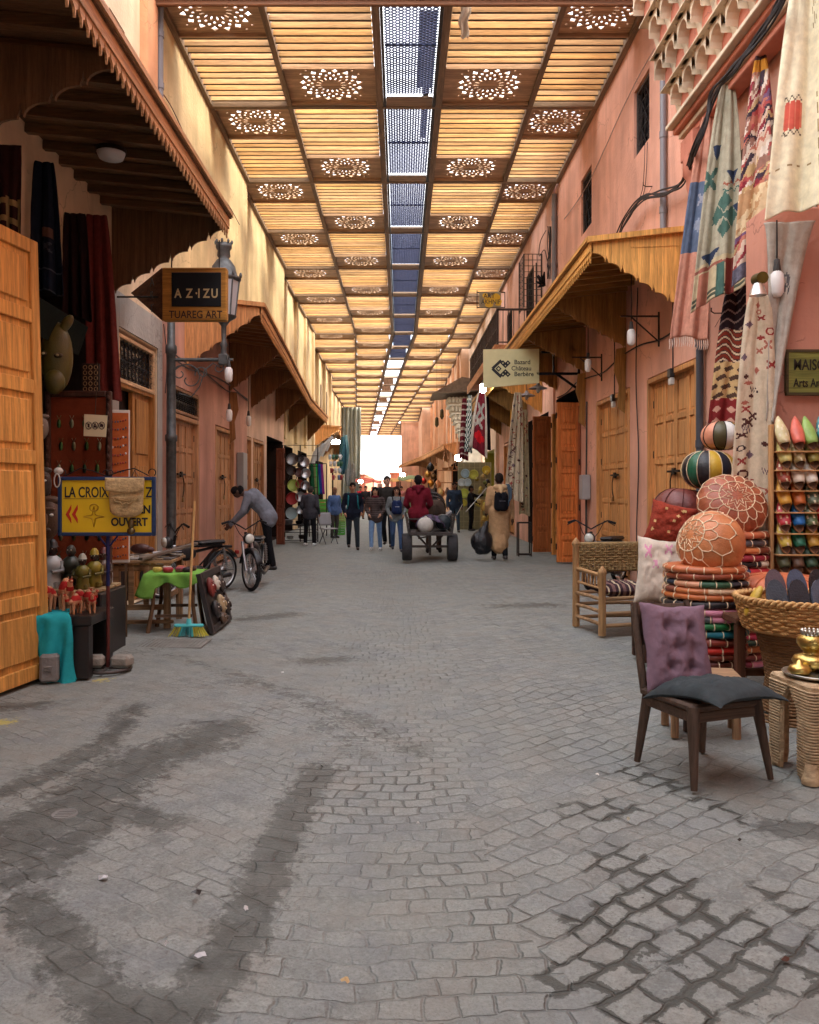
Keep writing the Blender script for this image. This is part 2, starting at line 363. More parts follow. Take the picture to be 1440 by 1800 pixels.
    def bricks(rot, bw, bh):
        mp = nd('ShaderNodeMapping', Rotation=(0, 0, R(rot))); l.new(WV, mp.inputs[0])
        br = nd('ShaderNodeTexBrick', Scale=1.); br.inputs['Brick Width'].default_value = bw; br.inputs['Row Height'].default_value = bh
        br.inputs['Mortar Size'].default_value = .009; br.inputs['Mortar Smooth'].default_value = .9; br.inputs['Color1'].default_value = (0, 0, 0, 1); br.inputs['Color2'].default_value = (1, 1, 1, 1); br.inputs['Mortar'].default_value = (.5, .5, .5, 1)
        l.new(mp.outputs[0], br.inputs['Vector']); return br.outputs['Fac'], br.outputs['Color']
    f1, c1 = bricks(0, .14, .10); f2, c2 = bricks(-38, .155, .12); f3, c3 = bricks(33, .13, .10)
    mpw = nd('ShaderNodeMapping', Rotation=(0, 0, R(-38))); l.new(WV, mpw.inputs[0]); bw_ = nd('ShaderNodeTexBrick', Scale=1.); bw_.inputs['Brick Width'].default_value = .155; bw_.inputs['Row Height'].default_value = .12
    bw_.inputs['Mortar Size'].default_value = .034; bw_.inputs['Mortar Smooth'].default_value = 1.; l.new(mpw.outputs[0], bw_.inputs['Vector'])
    sep = nd('ShaderNodeSeparateXYZ'); l.new(O, sep.inputs[0]); ex = nd('ShaderNodeTexNoise', Scale=1.5); l.new(O, ex.inputs['Vector'])
    xx = math_('ADD', sep.outputs[0], math_('MULTIPLY', math_('SUBTRACT', ex.outputs['Fac'], .5), .9))
    right = math_('GREATER_THAN', xx, .42); left = math_('LESS_THAN', xx, -.6)
    fac = mixc(left, mixc(right, f1, f2), f3); sc_ = mixc(left, mixc(right, c1, c2), c3)
    dn = nd('ShaderNodeTexNoise', Scale=1.3, Detail=5.); l.new(O, dn.inputs['Vector'])
    dust = mrange(dn.outputs['Fac'], .30, .56)                        # where joints are packed with dust
    jf = n.new('ShaderNodeRGBToBW'); l.new(fac, jf.inputs[0]); jf = jf.outputs[0]
    pk = nd('ShaderNodeTexNoise', Scale=.9, Detail=6., Roughness=.65); l.new(O, pk.inputs['Vector'])
    lf = mrange(sep.outputs[0], -1.2, .2, .20, 0.); jf = math_('MULTIPLY', jf, mrange(math_('SUBTRACT', pk.outputs['Fac'], lf), .30, .48, .32, 1.))
    fine = nd('ShaderNodeTexNoise', Scale=38., Detail=6., Roughness=.7); l.new(O, fine.inputs['Vector'])
    med = nd('ShaderNodeTexNoise', Scale=7., Detail=8., Roughness=.72); l.new(O, med.inputs['Vector'])
    stone = mixc(sc_, (.164, .176, .166), (.302, .317, .292))
    stone = mixc(mrange(med.outputs['Fac'], .35, .7), stone, (.284, .298, .274))
    sp = nd('ShaderNodeTexNoise', Scale=90., Detail=4., Roughness=.8); l.new(O, sp.inputs['Vector'])
    stone = mixc(mrange(sp.outputs['Fac'], .45, .68, 0, .75), stone, (.11, .11, .10)); stone = mixc(mrange(fine.outputs['Fac'], .5, .72, 0, .6), stone, (.40, .42, .39)); stone = mixc(mrange(med.outputs['Fac'], .5, .3, 0, .5), stone, (.13, .13, .125))
    joint = mixc(dust, (.12, .11, .10), (.25, .264, .242))
    base = mixc(math_('MULTIPLY', jf, .48), stone, joint)
    big = nd('ShaderNodeTexNoise', Scale=.55, Detail=4.); l.new(O, big.inputs['Vector'])
    base = mixc(mrange(big.outputs['Fac'], .42, .68, 0, .5), base, (.245, .256, .225))
    at = nd('ShaderNodeAttribute', _attribute_name='Stain'); ss = nd('ShaderNodeSeparateColor'); l.new(at.outputs['Color'], ss.inputs[0])
    st = nd('ShaderNodeTexNoise', Scale=8., Detail=10., Roughness=.8); l.new(O, st.inputs['Vector'])
    hf = nd('ShaderNodeTexNoise', Scale=26., Detail=7., Roughness=.75); l.new(O, hf.inputs['Vector']); w1 = mrange(math_('ADD', math_('ADD', ss.outputs[0], math_('MULTIPLY', math_('SUBTRACT', hf.outputs['Fac'], .5), 2.0)), math_('MULTIPLY', math_('SUBTRACT', st.outputs['Fac'], .5), 2.2)), .42, .66)
    w1 = math_('MULTIPLY', w1, mrange(med.outputs['Fac'], .36, .66, 1., .62))
    w2a = mrange(math_('ADD', ss.outputs[1], math_('MULTIPLY', math_('SUBTRACT', st.outputs['Fac'], .5), 1.6)), .35, .5)
    w2b = mrange(math_('ADD', bw_.outputs['Fac'], math_('MULTIPLY', math_('SUBTRACT', med.outputs['Fac'], .5), 4.2)), .40, .50)
    w2 = math_('MULTIPLY', w2a, w2b); wet = math_('MULTIPLY', math_('MAXIMUM', w1, w2), .82)
    tn = nd('ShaderNodeTexNoise', Scale=3.1, Detail=3.); l.new(O, tn.inputs['Vector']); base = mixc(mrange(tn.outputs['Fac'], .5, .7, 0, .35), base, (.26, .235, .20)); base = mixc(mrange(tn.outputs['Fac'], .5, .3, 0, .35), base, (.17, .185, .20)); base = mixc(wet, base, (.052, .054, .046))
    yn = mrange(math_('ADD', ss.outputs[2], math_('MULTIPLY', math_('SUBTRACT', hf.outputs['Fac'], .5), 2.6)), .5, .7)
    base = mixc(math_('MULTIPLY', yn, .75), base, (.55, .46, .09))
    l.new(base, b.inputs['Base Color'])
    ro = math_('SUBTRACT', mrange(med.outputs['Fac'], .3, .7, .62, .85), math_('MULTIPLY', wet, .3)); l.new(ro, b.inputs['Roughness'])
    b.inputs['Specular IOR Level'].default_value = .3
    h = math_('ADD', math_('MULTIPLY', math_('SUBTRACT', 1., math_('MULTIPLY', jf, mrange(dn.outputs['Fac'], .3, .6, 1., .35))), 1.0), math_('MULTIPLY', fine.outputs['Fac'], .45)); h = math_('ADD', h, math_('MULTIPLY', med.outputs['Fac'], 1.1))
    hb = n.new('ShaderNodeRGBToBW'); l.new(sc_, hb.inputs[0]); h = math_('ADD', h, math_('MULTIPLY', hb.outputs[0], .35))
    bp = nd('ShaderNodeBump', Strength=.9, Distance=.022); l.new(h, bp.inputs['Height']); l.new(bp.outputs[0], b.inputs['Normal'])
    me.materials.append(m); ob = bpy.data.objects.new('street', me); COL.objects.link(ob); tag(ob, kind='structure')
make_ground()

# ================================================================ BUILDINGS
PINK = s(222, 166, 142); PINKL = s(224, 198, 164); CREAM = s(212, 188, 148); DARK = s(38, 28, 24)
ROOFZ = 8.6
def bend(Y): return -.053*max(0, Y-37.5)
LW = [(-3, 12.0, -3.5), (12.0, 19.0, -3.56), (19.0, 26.3, -3.74), (26.3, 37.5, -3.95), (37.5, 52, -4.35), (52, 70, -4.9), (70, 88, -5.3), (88, 112, -5.9)]
RW = [(-3, 7.2, 3.72), (7.2, 19.4, 3.67), (19.4, 30, 3.62), (30, 42, 3.5), (42, 58, 3.1), (58, 72, 2.7), (72, 86, 1.9), (86, 112, .1)]
def wallX(mb, X, side, y0, y1, z0, z1, ops, nudge=0):
    """front wall in the plane x=X, solid away from the street; ops = (ya,yb,za,zb,depth,(inner colour))"""
    ys = sorted({y0, y1, *[o[0] for o in ops], *[o[1] for o in ops]}); zs = sorted({z0, z1, *[o[2] for o in ops], *[o[3] for o in ops]})
    B = X+side*7
    for a, b in zip(ys[:-1], ys[1:]):
        for c, d in zip(zs[:-1], zs[1:]):
            m = ((a+b)/2, (c+d)/2)
            if any(o[0] < m[0] < o[1] and o[2] < m[1] < o[3] for o in ops): continue
            mb.add([(X, a, c), (X, b, c), (X, b, d), (X, a, d)], [(0, 1, 2, 3)])
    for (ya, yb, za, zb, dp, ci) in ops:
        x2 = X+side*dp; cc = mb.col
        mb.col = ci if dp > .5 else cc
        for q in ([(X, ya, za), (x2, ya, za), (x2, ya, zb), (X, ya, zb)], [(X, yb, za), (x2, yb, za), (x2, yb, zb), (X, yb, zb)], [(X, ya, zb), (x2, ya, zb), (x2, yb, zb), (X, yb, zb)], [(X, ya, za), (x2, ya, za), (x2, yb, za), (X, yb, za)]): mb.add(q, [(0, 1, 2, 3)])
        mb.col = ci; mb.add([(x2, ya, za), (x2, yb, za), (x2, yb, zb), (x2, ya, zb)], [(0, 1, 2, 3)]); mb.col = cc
    mb.add([(X, y0, z1), (B, y0, z1), (B, y1, z1), (X, y1, z1), (X, y0, z0), (B, y0, z0), (B, y1, z0), (X, y1, z0)], [(0, 1, 2, 3), (0, 1, 5, 4), (3, 2, 6, 7), (1, 2, 6, 5)])
def shutter(bld, X, side, ya, yb, z0, z1, nl, rows, col, inset=.07, bolt=True, name='door'):
    """folding panelled wooden shutter filling the opening"""
    m = MB(col); f = side; xb = X+f*(inset+.05); xf = X+f*inset
    m.box(xb, xb+f*.02, ya, yb, z0, z1)
    m.mi = 0; fr = .07
    m.box(X-f*.015, xb, ya, ya+fr, z0, z1, .006); m.box(X-f*.015, xb, yb-fr, yb, z0, z1, .006); m.box(X-f*.018, xb, ya+fr+.001, yb-fr-.001, z1-fr, z1, .006)
    w = (yb-ya-2*fr)/nl; H = z1-fr-z0; acc = 0
    for i in range(nl):
        m.col = vary(col, .13); a = ya+fr+i*w+.004; b = a+w-.008; st = .055
        m.box(xf, xf+f*.04, a, a+st, z0+.02, z1-fr, .006); m.box(xf, xf+f*.04, b-st, b, z0+.02, z1-fr, .006)
        z = z0+.02
        for r in rows:
            h = (H-.02)*r; m.box(xf+f*.001, xf+f*.04, a+st, b-st, z, z+.075, .005)
            m.col = vary(col, .12); m.box(xf+f*.022, xf+f*.045, a+st, b-st, z+.075, z+h, 0); m.box(xf+f*.012, xf+f*.04, a+st+.03, b-st-.03, z+.105, z+h-.03, .012); z += h
        m.box(xf+f*.001, xf+f*.04, a+st, b-st, z-.07, z, .005)
    d = m.build(name, WZ, bld)
    k = MB(s(40, 33, 30)); rr = random.Random(int(ya*10)); xs_ = xf-f*.012
    for zz in (.3, .62, .86):
        for yy in (ya+fr, yb-fr):
            k = MB(s(40, 33, 30)); k.box(xs_, xs_+f*.02, yy-.012, yy+.012, z0+(z1-z0)*zz, z0+(z1-z0)*zz+.11, .003); k.build('hinge', IRON, d)
    if bolt:
        k = MB(s(52, 42, 36)); c = (ya+yb)/2; zb = z0+1.68
        k.box(xs_-f*.03, xs_, c-.24, c+.24, zb, zb+.03, .004); k.box(xs_-f*.035, xs_, c-.07, c+.03, zb-.03, zb+.06, .006)
        k.tube([(xs_-f*.03, c+.02, zb), (xs_-f*.05, c+.03, zb-.12), (xs_-f*.04, c+.06, zb-.25), (xs_-f*.03, c+.03, zb-.36)], .009, 6)
        k.build('bolt', IRON, d)
        k = MB(s(150, 130, 90)); k.box(xs_-f*.05, xs_-f*.02, c, c+.06, zb-.44, zb-.36, .006); k.build('padlock', METAL, d)
    return d
def grille(bld, X, side, ya, yb, z0, z1, style='scroll', frame=None, name='window'):
    m = MB(frame or s(70, 60, 55)); f = side
    t = .05
    for q in ((ya, ya+t, z0, z1), (yb-t, yb, z0, z1), (ya+t, yb-t, z0, z0+t), (ya+t, yb-t, z1-t, z1)): m.box(X-f*.012, X+f*.07, *q, .004)
    fr = m.build(name, WY, bld)
    p = MB(s(22, 22, 26)); p.box(X+f*.075, X+f*.085, ya, yb, z0, z1); p.build('pane', GLASS, fr)
    g = MB(s(48, 44, 44)); n = max(3, int((yb-ya)/.14)); x = X+f*.03
    for i in range(1, n):
        y = ya+(yb-ya)*i/n; g.tube([(x, y, z0+t), (x, y, z1-t)], .008, 5)
    for zz in ([.5] if style == 'scroll' else [.2, .4, .6, .8]):
        z = z0+(z1-z0)*zz; g.tube([(x, ya+t, z), (x, yb-t, z)], .008, 5)
    if style == 'scroll':
        for i in range(n):
            y = ya+(yb-ya)*(i+.5)/n; r = (yb-ya)/n*.4
            for zc in (z0+t+r, (z0+z1)/2+r, (z0+z1)/2-r, z1-t-r):
                g.tube([(x-f*.01, y+r*.8*math.cos(a*.7), zc+r*.8*math.sin(a*.7)*(1-a*.05)) for a in range(9)], .006, 4, cap=False)
    else:
        for i in range(n):
            for j in range(5):
                y0_ = ya+(yb-ya)*i/n; y1_ = ya+(yb-ya)*(i+1)/n; za, zb2 = z0+(z1-z0)*j/5, z0+(z1-z0)*(j+1)/5
                if (i+j) % 2: y0_, y1_ = y1_, y0_
                g.tube([(x-f*.01, y0_, za), (x-f*.015, (y0_+y1_)/2, (za+zb2)/2+.02), (x-f*.01, y1_, zb2)], .008, 4, cap=False)
    g.build('grille', IRON, fr); return fr
DOORC = s(200, 142, 86); DOORL = s(184, 136, 96)
ROWS5 = (.2, .2, .2, .2, .2)
# --- left side
def bld(label, side, i, col, ops=(), z1=ROOFZ+.5, cat='building'):
    y0, y1, X = (LW if side < 0 else RW)[i]
    t = thing('shop_building', label, cat, (X, y0, 0), w=True)
    m = MB(col); wallX(m, X, side, y0, y1, 0, z1, list(ops)); 
    m.build('wall', PLASTER, t); return t, X
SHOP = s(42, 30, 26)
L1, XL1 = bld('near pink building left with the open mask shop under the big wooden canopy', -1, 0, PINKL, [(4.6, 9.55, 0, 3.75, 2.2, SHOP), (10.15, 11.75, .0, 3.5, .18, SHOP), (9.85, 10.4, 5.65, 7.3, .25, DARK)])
grille(L1, XL1-.1, -1, 9.85, 10.4, 5.65, 7.3, 'weave')
g_ = MB(s(176, 170, 162)); g_.box(XL1+.002, XL1+.02, 9.6, 10.13, 0, 3.95, .004); g_.box(XL1+.002, XL1+.02, 11.77, 11.98, 0, 3.95, .004); g_.box(XL1+.002, XL1+.022, 10.13, 11.77, 3.52, 3.95, .004); g_.build('door_surround', PLASTER, L1)
grille(L1, XL1-.02, -1, 10.2, 11.7, 2.85, 3.46, 'scroll', s(200, 160, 120))
dm = MB(s(176, 122, 66)); dm.box(XL1-.14, XL1-.08, 10.95, 11.65, .02, 2.8, .005)
for zz in (.1, 1.0, 1.9): dm.box(XL1-.08, XL1-.06, 11.05, 11.55, zz+.08, zz+.82, .012)
for a in (10.16, 11.68): dm.box(XL1-.16, XL1-.01, a, a+.06, 0, 2.85, .005)
dm.box(XL1-.15, XL1-.03, 10.22, 11.68, 2.8, 2.85)
dm.build('door', WZ, L1)
L2, XL2 = bld('long pink building left with closed wooden shutters behind the mopeds', -1, 1, s(200, 150, 132), [(12.5, 14.45, 0, 3.15, .2, DARK), (15.75, 17.5, 0, 2.75, .2, DARK)])
grille(L2, XL2, -1, 12.5, 14.45, 2.72, 3.13, 'scroll', s(150, 110, 80)); shutter(L2, XL2, -1, 12.5, 14.45, .05, 2.70, 4, ROWS5, DOORL); shutter(L2, XL2, -1, 15.75, 17.5, .05, 2.72, 4, ROWS5, DOORL)
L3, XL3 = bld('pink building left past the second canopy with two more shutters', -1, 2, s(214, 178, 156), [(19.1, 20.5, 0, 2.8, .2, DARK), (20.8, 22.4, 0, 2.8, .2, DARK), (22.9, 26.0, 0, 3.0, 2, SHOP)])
shutter(L3, XL3, -1, 19.1, 20.5, .05, 2.78, 4, ROWS5, DOORL); shutter(L3, XL3, -1, 20.8, 22.4, .05, 2.78, 4, ROWS5, DOORL)
for B_, X_, ya, yb in ((L2, XL2, 12.0, 19.0), (L3, XL3, 19.0, 26.3)):
    m = MB(s(220, 196, 152)); m.box(X_, X_+.012, ya+.003, yb-.003, 4.62, ROOFZ+.4); m.build('upper_wall', PLASTER, B_)
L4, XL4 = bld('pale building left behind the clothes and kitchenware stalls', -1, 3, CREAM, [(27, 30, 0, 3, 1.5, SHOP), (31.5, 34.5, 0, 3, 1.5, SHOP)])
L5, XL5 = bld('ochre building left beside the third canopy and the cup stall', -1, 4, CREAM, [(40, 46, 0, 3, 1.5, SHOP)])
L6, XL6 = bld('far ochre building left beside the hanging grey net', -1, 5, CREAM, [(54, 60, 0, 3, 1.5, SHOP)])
L7, _ = bld('far ochre building left behind the grey net', -1, 6, CREAM); L8, _ = bld('farthest building left at the end of the lattice roof', -1, 7, s(208, 162, 134))
for B, X, y in ((L5, XL5, 44.5), (L5, XL5, 48)):
    m = MB(s(60, 50, 45)); m.box(X-.02, X+.02, y, y+.3, 5.2, 7.2); m.build('window', DULL, B)
def pilasters(B, c, x0, x1, ys, z0):
    for y in ys:
        pl = MB(c); pl.box(x0, x1, y, y+.42, z0, ROOFZ-.1, .01); pl.build('pilaster', PLASTER, B)
pilasters(L4, CREAM, XL4, XL4+.1, (27.5, 30.5, 33.5, 36.5), 3.2); pilasters(L5, CREAM, XL5, XL5+.14, (38.5, 42, 46, 50), 3.4)
pl = MB(s(216, 158, 118)); pl.box(XL1, XL1+.11, 11.0, 11.45, 4.85, ROOFZ+.4); pl.build('pilaster', PLASTER, L1)
# --- right side
R0, XR0 = bld('near pink building right behind the rug and slipper display', 1, 0, PINK, z1=15)  # height raised out of view to keep sun off the near left wall
q_ = MB(PINK); q_.box(3.67, 10, 7.2, 9.6, ROOFZ+.5, 15); q_.build('sun_block_storey', PLASTER, R0)  # unseen extra storey, added only to block the sun
R1, XR1 = bld('long salmon pink building right with barred windows and closed shutters', 1, 1, PINK,
  [(10.12, 12.15, 0, 3.14, .2, DARK), (13.1, 15.3, 0, 3.14, .2, DARK), (12.07, 12.86, 6.68, 7.72, .22, DARK), (15.72, 16.62, 6.62, 7.75, .22, DARK), (16.75, 19.3, 0, 3.6, 2.2, SHOP)])
shutter(R1, XR1, 1, 10.12, 12.15, .05, 3.12, 4, ROWS5, DOORC); shutter(R1, XR1, 1, 13.1, 15.3, .05, 3.12, 4, ROWS5, DOORC)
grille(R1, XR1+.05, 1, 12.07, 12.86, 6.68, 7.72, 'weave'); grille(R1, XR1+.05, 1, 15.72, 16.62, 6.62, 7.75, 'weave')
R2, XR2 = bld('pink building right with the railed balcony and the rug shop', 1, 2, s(216, 170, 150), [(20.0, 23.2, 0, 3.4, 1.8, SHOP), (26.0, 28.6, 0, 3.1, .2, DARK), (22.2, 23.6, 5.2, 7.6, .3, DARK), (26.5, 27.8, 5.2, 7.4, .3, DARK)])
shutter(R2, XR2, 1, 26.0, 28.6, .05, 3.05, 4, ROWS5, DOORC, bolt=False); grille(R2, XR2+.02, 1, 22.2, 23.6, 5.2, 7.6, 'bars'); grille(R2, XR2+.02, 1, 26.5, 27.8, 5.2, 7.4, 'bars')
R3, XR3 = bld('pale building right behind the plate stall and carved portal', 1, 3, s(222, 192, 166), [(30.5, 34, 0, 3, 1.5, s(150, 140, 60))])
R4, XR4 = bld('ochre building right beyond the carved stone portal with slit windows', 1, 4, s(222, 180, 146), [(44, 50, 0, 3, 1.5, SHOP)])
R5, XR5 = bld('far ochre building right with lanterns hung below its canopy', 1, 5, s(222, 180, 146), [(60, 66, 0, 3, 1.5, SHOP)])
R6, XR6 = bld('far orange building right before the street narrows', 1, 6, s(222, 178, 146)); R7, XR7 = bld('farthest orange building right that narrows the street', 1, 7, s(222, 172, 142))
for B, X, yy in ((R4, XR4, (45, 49, 53.5)), (R5, XR5, (60, 64))):
    for y in yy:
        m = MB(s(70, 50, 42)); m.box(X-.03, X+.02, y, y+.45, 4.3, 6.3); m.build('window', DULL, B)
pilasters(R4, s(222, 168, 128), XR4-.12, XR4, (43, 47.2, 51.5, 56), 3.4); pilasters(R5, s(222, 168, 128), XR5-.12, XR5, (59, 62, 67, 70.5), 3.4)
t = thing('rear_sky_blocker', 'unseen covered passage added behind the camera to cut sky light', 'building', (0, -4, 0), w=True)  # added out of view to hold sky light off the foreground
m = MB(s(218, 180, 158)); m.box(-9, -3.6, -40, -3.01, 0, 9); m.box(3.8, 9, -40, -3.01, 0, 9); m.build('wall', PLASTER, t); m = MB(s(150, 110, 80)); m.box(-9, 9, -40, -1.5, 9.01, 9.3); m.build('roof', WX, t)
# beyond the roof: sunlit end of the street
for (x0, x1, y0, y1, z1, c, lb) in ((-14, -5.0, 113, 150, 3.4, s(226, 150, 120), 'sunlit pink building left beyond the end of the roof'), (-1.4, 9, 113, 150, 3.6, s(230, 160, 130), 'sunlit pink building right beyond the end of the roof'), (-12, 9, 165, 172, 3.2, s(232, 176, 150), 'pale pink building closing the far end of the street')):
    t = thing('distant_building', lb, 'building', ((x0+x1)/2, y0, 0), w=True)
    m = MB(c); m.box(x0, x1, y0, y1, 0, z1); m.box(x0-.15, x1+.15, y0-.15, y1+.15, z1, z1+.25, .05); m.build('wall', PLASTER, t)
    for k in range(4):
        q = MB(s(90, 60, 50)); xx = x0+(x1-x0)*(k+.5)/4; q.box(xx-.5, xx+.5, y0-.03, y0+.05, 1.0, 2.6); q.build('window', DULL, t)

# ================================================================ LATTICE ROOF
H = ROOFZ-EYE-.05
def pY(k): return F*H*(.001497+.000366*k)
NK = 25
roof = thing('lattice_roof', 'long wooden lattice roof with slats, rosettes and a mesh skylight over the street', 'roof', (0, pY(-1), ROOFZ), w=True)
def xl(Y):
    for a, b, X in LW:
        if a <= Y < b: return X
    return LW[-1][2]
def xr(Y):
    for a, b, X in RW:
        if a <= Y < b: return X
    return RW[-1][2]
C4 = (-.29*H, -.053*H, .1*H, .341*H)
BEAM = s(128, 108, 88); SLAT = s(190, 146, 86); BOARD = s(182, 152, 122)
m = MB(BEAM)
for k in range(-1, NK+1):
    Y = pY(k); m.box(xl(Y+.01), xr(Y+.01), Y-.05, Y+.05, ROOFZ-.03, ROOFZ+.14, .006)
m.build('cross_beam', WX, roof)
m = MB(s(120, 82, 56)); Y = pY(-1); m.box(-3.5, 3.67, Y-.12, Y+.06-.12, ROOFZ-.38, ROOFZ+.16, .01); m.box(-3.5, 3.67, Y-.2, Y-.121, ROOFZ-.30, ROOFZ-.18, .01); m.build('edge_beam', WX, roof)
m = MB(BEAM)
for c, wd in zip(C4, (.045, .06, .06, .045)):
    for k in range(-1, NK):
        a, b = pY(k)+.051, pY(k+1)-.051; m.bar((c+bend(a), a, ROOFZ+.05), (c+bend(b), b, ROOFZ+.05), wd*2, .15)
for k in range(-1, NK):
    a, b = pY(k)+.051, pY(k+1)-.051; m.bar((xl((a+b)/2)+.05, a, ROOFZ+.04), (xl((a+b)/2)+.05, b, ROOFZ+.04), .09, .15); m.bar((xr((a+b)/2)-.05, a, ROOFZ+.04), (xr((a+b)/2)-.05, b, ROOFZ+.04), .09, .15)
m.build('long_beam', WY, roof)
m = MB(s(58, 52, 50))
for k in range(-1, NK):
    for c in (C4[1]+.09, C4[2]-.09):
        a, b = pY(k)+.051, pY(k+1)-.051; m.bar((c+bend(a), a, ROOFZ+.02), (c+bend(b), b, ROOFZ+.02), .045, .11)
m.build('skylight_frame', IRON, roof)
def leafp(cx, cy, a, l, w, n=8):
    pts = []
    for i in range(n):
        t = 2*math.pi*i/n; u = math.cos(t)*l/2; v = math.sin(t)*w/2; pts.append((cx+u*math.cos(a)-v*math.sin(a), cy+u*math.sin(a)+v*math.cos(a)))
    return pts
def starp(cx, cy, a, r, n=5, q=.5): return [(cx+math.cos(a+math.pi*i/n)*r*(1 if i % 2 == 0 else q), cy+math.sin(a+math.pi*i/n)*r*(1 if i % 2 == 0 else q)) for i in range(2*n)]
def rosette(w, l, R0_):
    hs = []; N = 16
    for i in range(N):
        a = 2*math.pi*i/N; a2 = a+math.pi/N; c, s_ = math.cos, math.sin
        hs.append(leafp(.42*R0_*c(a), .42*R0_*s_(a), a, .2*R0_, .055*R0_, 6)); hs.append(leafp(.63*R0_*c(a2), .63*R0_*s_(a2), a2, .12*R0_, .085*R0_, 6))
        hs.append(leafp(.76*R0_*c(a), .76*R0_*s_(a), a, .13*R0_, .1*R0_, 6))
        hs.append(starp(.93*R0_*c(a2), .93*R0_*s_(a2), a2, .125*R0_, 3 if i % 2 else 4, .5))
    for sx in (-1, 1):
        for sy in (-1, 1):
            for dx, dy in ((.93, .72), (.74, .93)): hs.append(leafp(sx*dx*R0_, sy*dy*R0_, 0, .07*R0_, .07*R0_, 6))
    return curve_fill([(-w/2, -l/2), (w/2, -l/2), (w/2, l/2), (-w/2, l/2)], hs, .018)
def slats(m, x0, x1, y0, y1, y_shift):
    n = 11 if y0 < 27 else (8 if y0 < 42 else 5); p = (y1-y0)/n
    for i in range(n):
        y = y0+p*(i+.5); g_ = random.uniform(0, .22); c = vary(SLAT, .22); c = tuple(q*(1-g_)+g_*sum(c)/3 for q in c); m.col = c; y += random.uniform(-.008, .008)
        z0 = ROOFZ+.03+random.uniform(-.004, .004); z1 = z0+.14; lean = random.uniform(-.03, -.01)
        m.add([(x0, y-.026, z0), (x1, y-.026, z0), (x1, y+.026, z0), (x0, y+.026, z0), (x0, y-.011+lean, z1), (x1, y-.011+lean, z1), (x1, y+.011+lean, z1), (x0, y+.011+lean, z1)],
              [(0, 3, 2, 1), (4, 5, 6, 7), (0, 1, 5, 4), (2, 3, 7, 6), (0, 4, 7, 3), (1, 2, 6, 5)], cols=[tuple(q*.22 for q in c)]+[c]*5)  # underside coloured darker to paint the shaded gap line between slats
ROSE = {}
for k in range(-1, NK):
    a, b = pY(k)+.05, pY(k+1)-.05; L = b-a; mid = (a+b)/2; bd = bend(mid); fr = .36*L
    cols = [(xl(mid)+.09, C4[0]-.05+bd, 1), (C4[0]+.05+bd, C4[1]-.07+bd, 0), (C4[2]+.07+bd, C4[3]-.05+bd, 0), (C4[3]+.05+bd, xr(mid)-.09, 1)]
    for (x0, x1, outer) in cols:
        if x1-x0 < .35: continue
        if outer: ry0, ry1, sy0, sy1 = a+.05, a+fr, a+fr+.03, b
        else: ry0, ry1, sy0, sy1 = b-fr, b-.05, a, b-fr-.03
        m = MB(SLAT)
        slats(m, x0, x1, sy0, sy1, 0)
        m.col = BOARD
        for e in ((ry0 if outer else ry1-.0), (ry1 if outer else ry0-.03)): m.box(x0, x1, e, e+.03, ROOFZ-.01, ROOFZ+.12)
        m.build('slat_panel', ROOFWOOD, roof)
        w_, l_ = round(x1-x0, 1)+.1, round(ry1-ry0-.03, 2)
        if k > 13: l_ = round(L*.36-.08, 1)
        key = (w_, l_)
        if key not in ROSE:
            q = MB(BOARD); q.mesh(rosette(w_, l_, min(.56, w_*.42, l_*.44))); ob = q.build('rosette_panel', ROOFWOOD); ob.parent = roof; ROSE[key] = ob
        else: ob = dup(ROSE[key], (0, 0, 0)); ob.parent = roof
        ob.location = Vector(((x0+x1)/2, (ry0+ry1)/2+.015, ROOFZ+.055+.002*(outer)))-WORLD[roof.name]
    # skylight
    x0, x1 = C4[1]+.12+bd, C4[2]-.12+bd; q = MB(s(58, 64, 92)); yb = b-.32
    q2 = MB(s(150, 128, 108)); q2.box(x0, x1, yb, b, ROOFZ-.02, ROOFZ+.02, .004)
    q2.build('skylight_board', WX, roof)
    if k < 8:
        W_, LL = x1-x0, yb-a; px_, py_ = .052, .038; z = ROOFZ+.06
        for sgn in (1, -1):
            slope = py_/px_*sgn; c = -W_*abs(slope)
            while c < LL+W_*abs(slope):
                # y = a + c + slope*(x-x0)
                xa, xb_ = x0, x1; ya, yb2 = a+c, a+c+slope*W_
                t0, t1 = 0., 1.
                d = yb2-ya
                for lo in ((a, 1), (yb, -1)):
                    lim, sg = lo
                    fa, fb = (ya-lim)*sg, (yb2-lim)*sg
                    if fa < 0 and fb < 0: t0 = 2; break
                    if fa < 0: t0 = max(t0, fa/(fa-fb))
                    elif fb < 0: t1 = min(t1, fa/(fa-fb))
                if t0 < t1: q.bar((xa+(xb_-xa)*t0, ya+d*t0, z+(.002 if sgn > 0 else -.002)), (xa+(xb_-xa)*t1, ya+d*t1, z+(.002 if sgn > 0 else -.002)), .019, .014)
                c += py_*2
        q.bar((x0, (a+yb)/2, z-.01), (x1, (a+yb)/2, z-.01), .03)
        q.build('skylight_mesh', IRON, roof)
    elif k in (10, 11, 13, 16, 19, 22):
        q3 = MB(s(190, 160, 140)); q3.box(x0, x1-.16, a, yb-.02, ROOFZ+.03, ROOFZ+.05); q3.build('skylight_cover', WY, roof)
m = MB(s(30, 28, 32)); m.box(.42, .52, pY(-1)+1.9, pY(1)-1.9, ROOFZ+.2, ROOFZ+.5); m.box(.3, .6, pY(-1)+1.6, pY(0)+.3, ROOFZ+.5, ROOFZ+.55); m.build('roof_duct', IRON, roof)
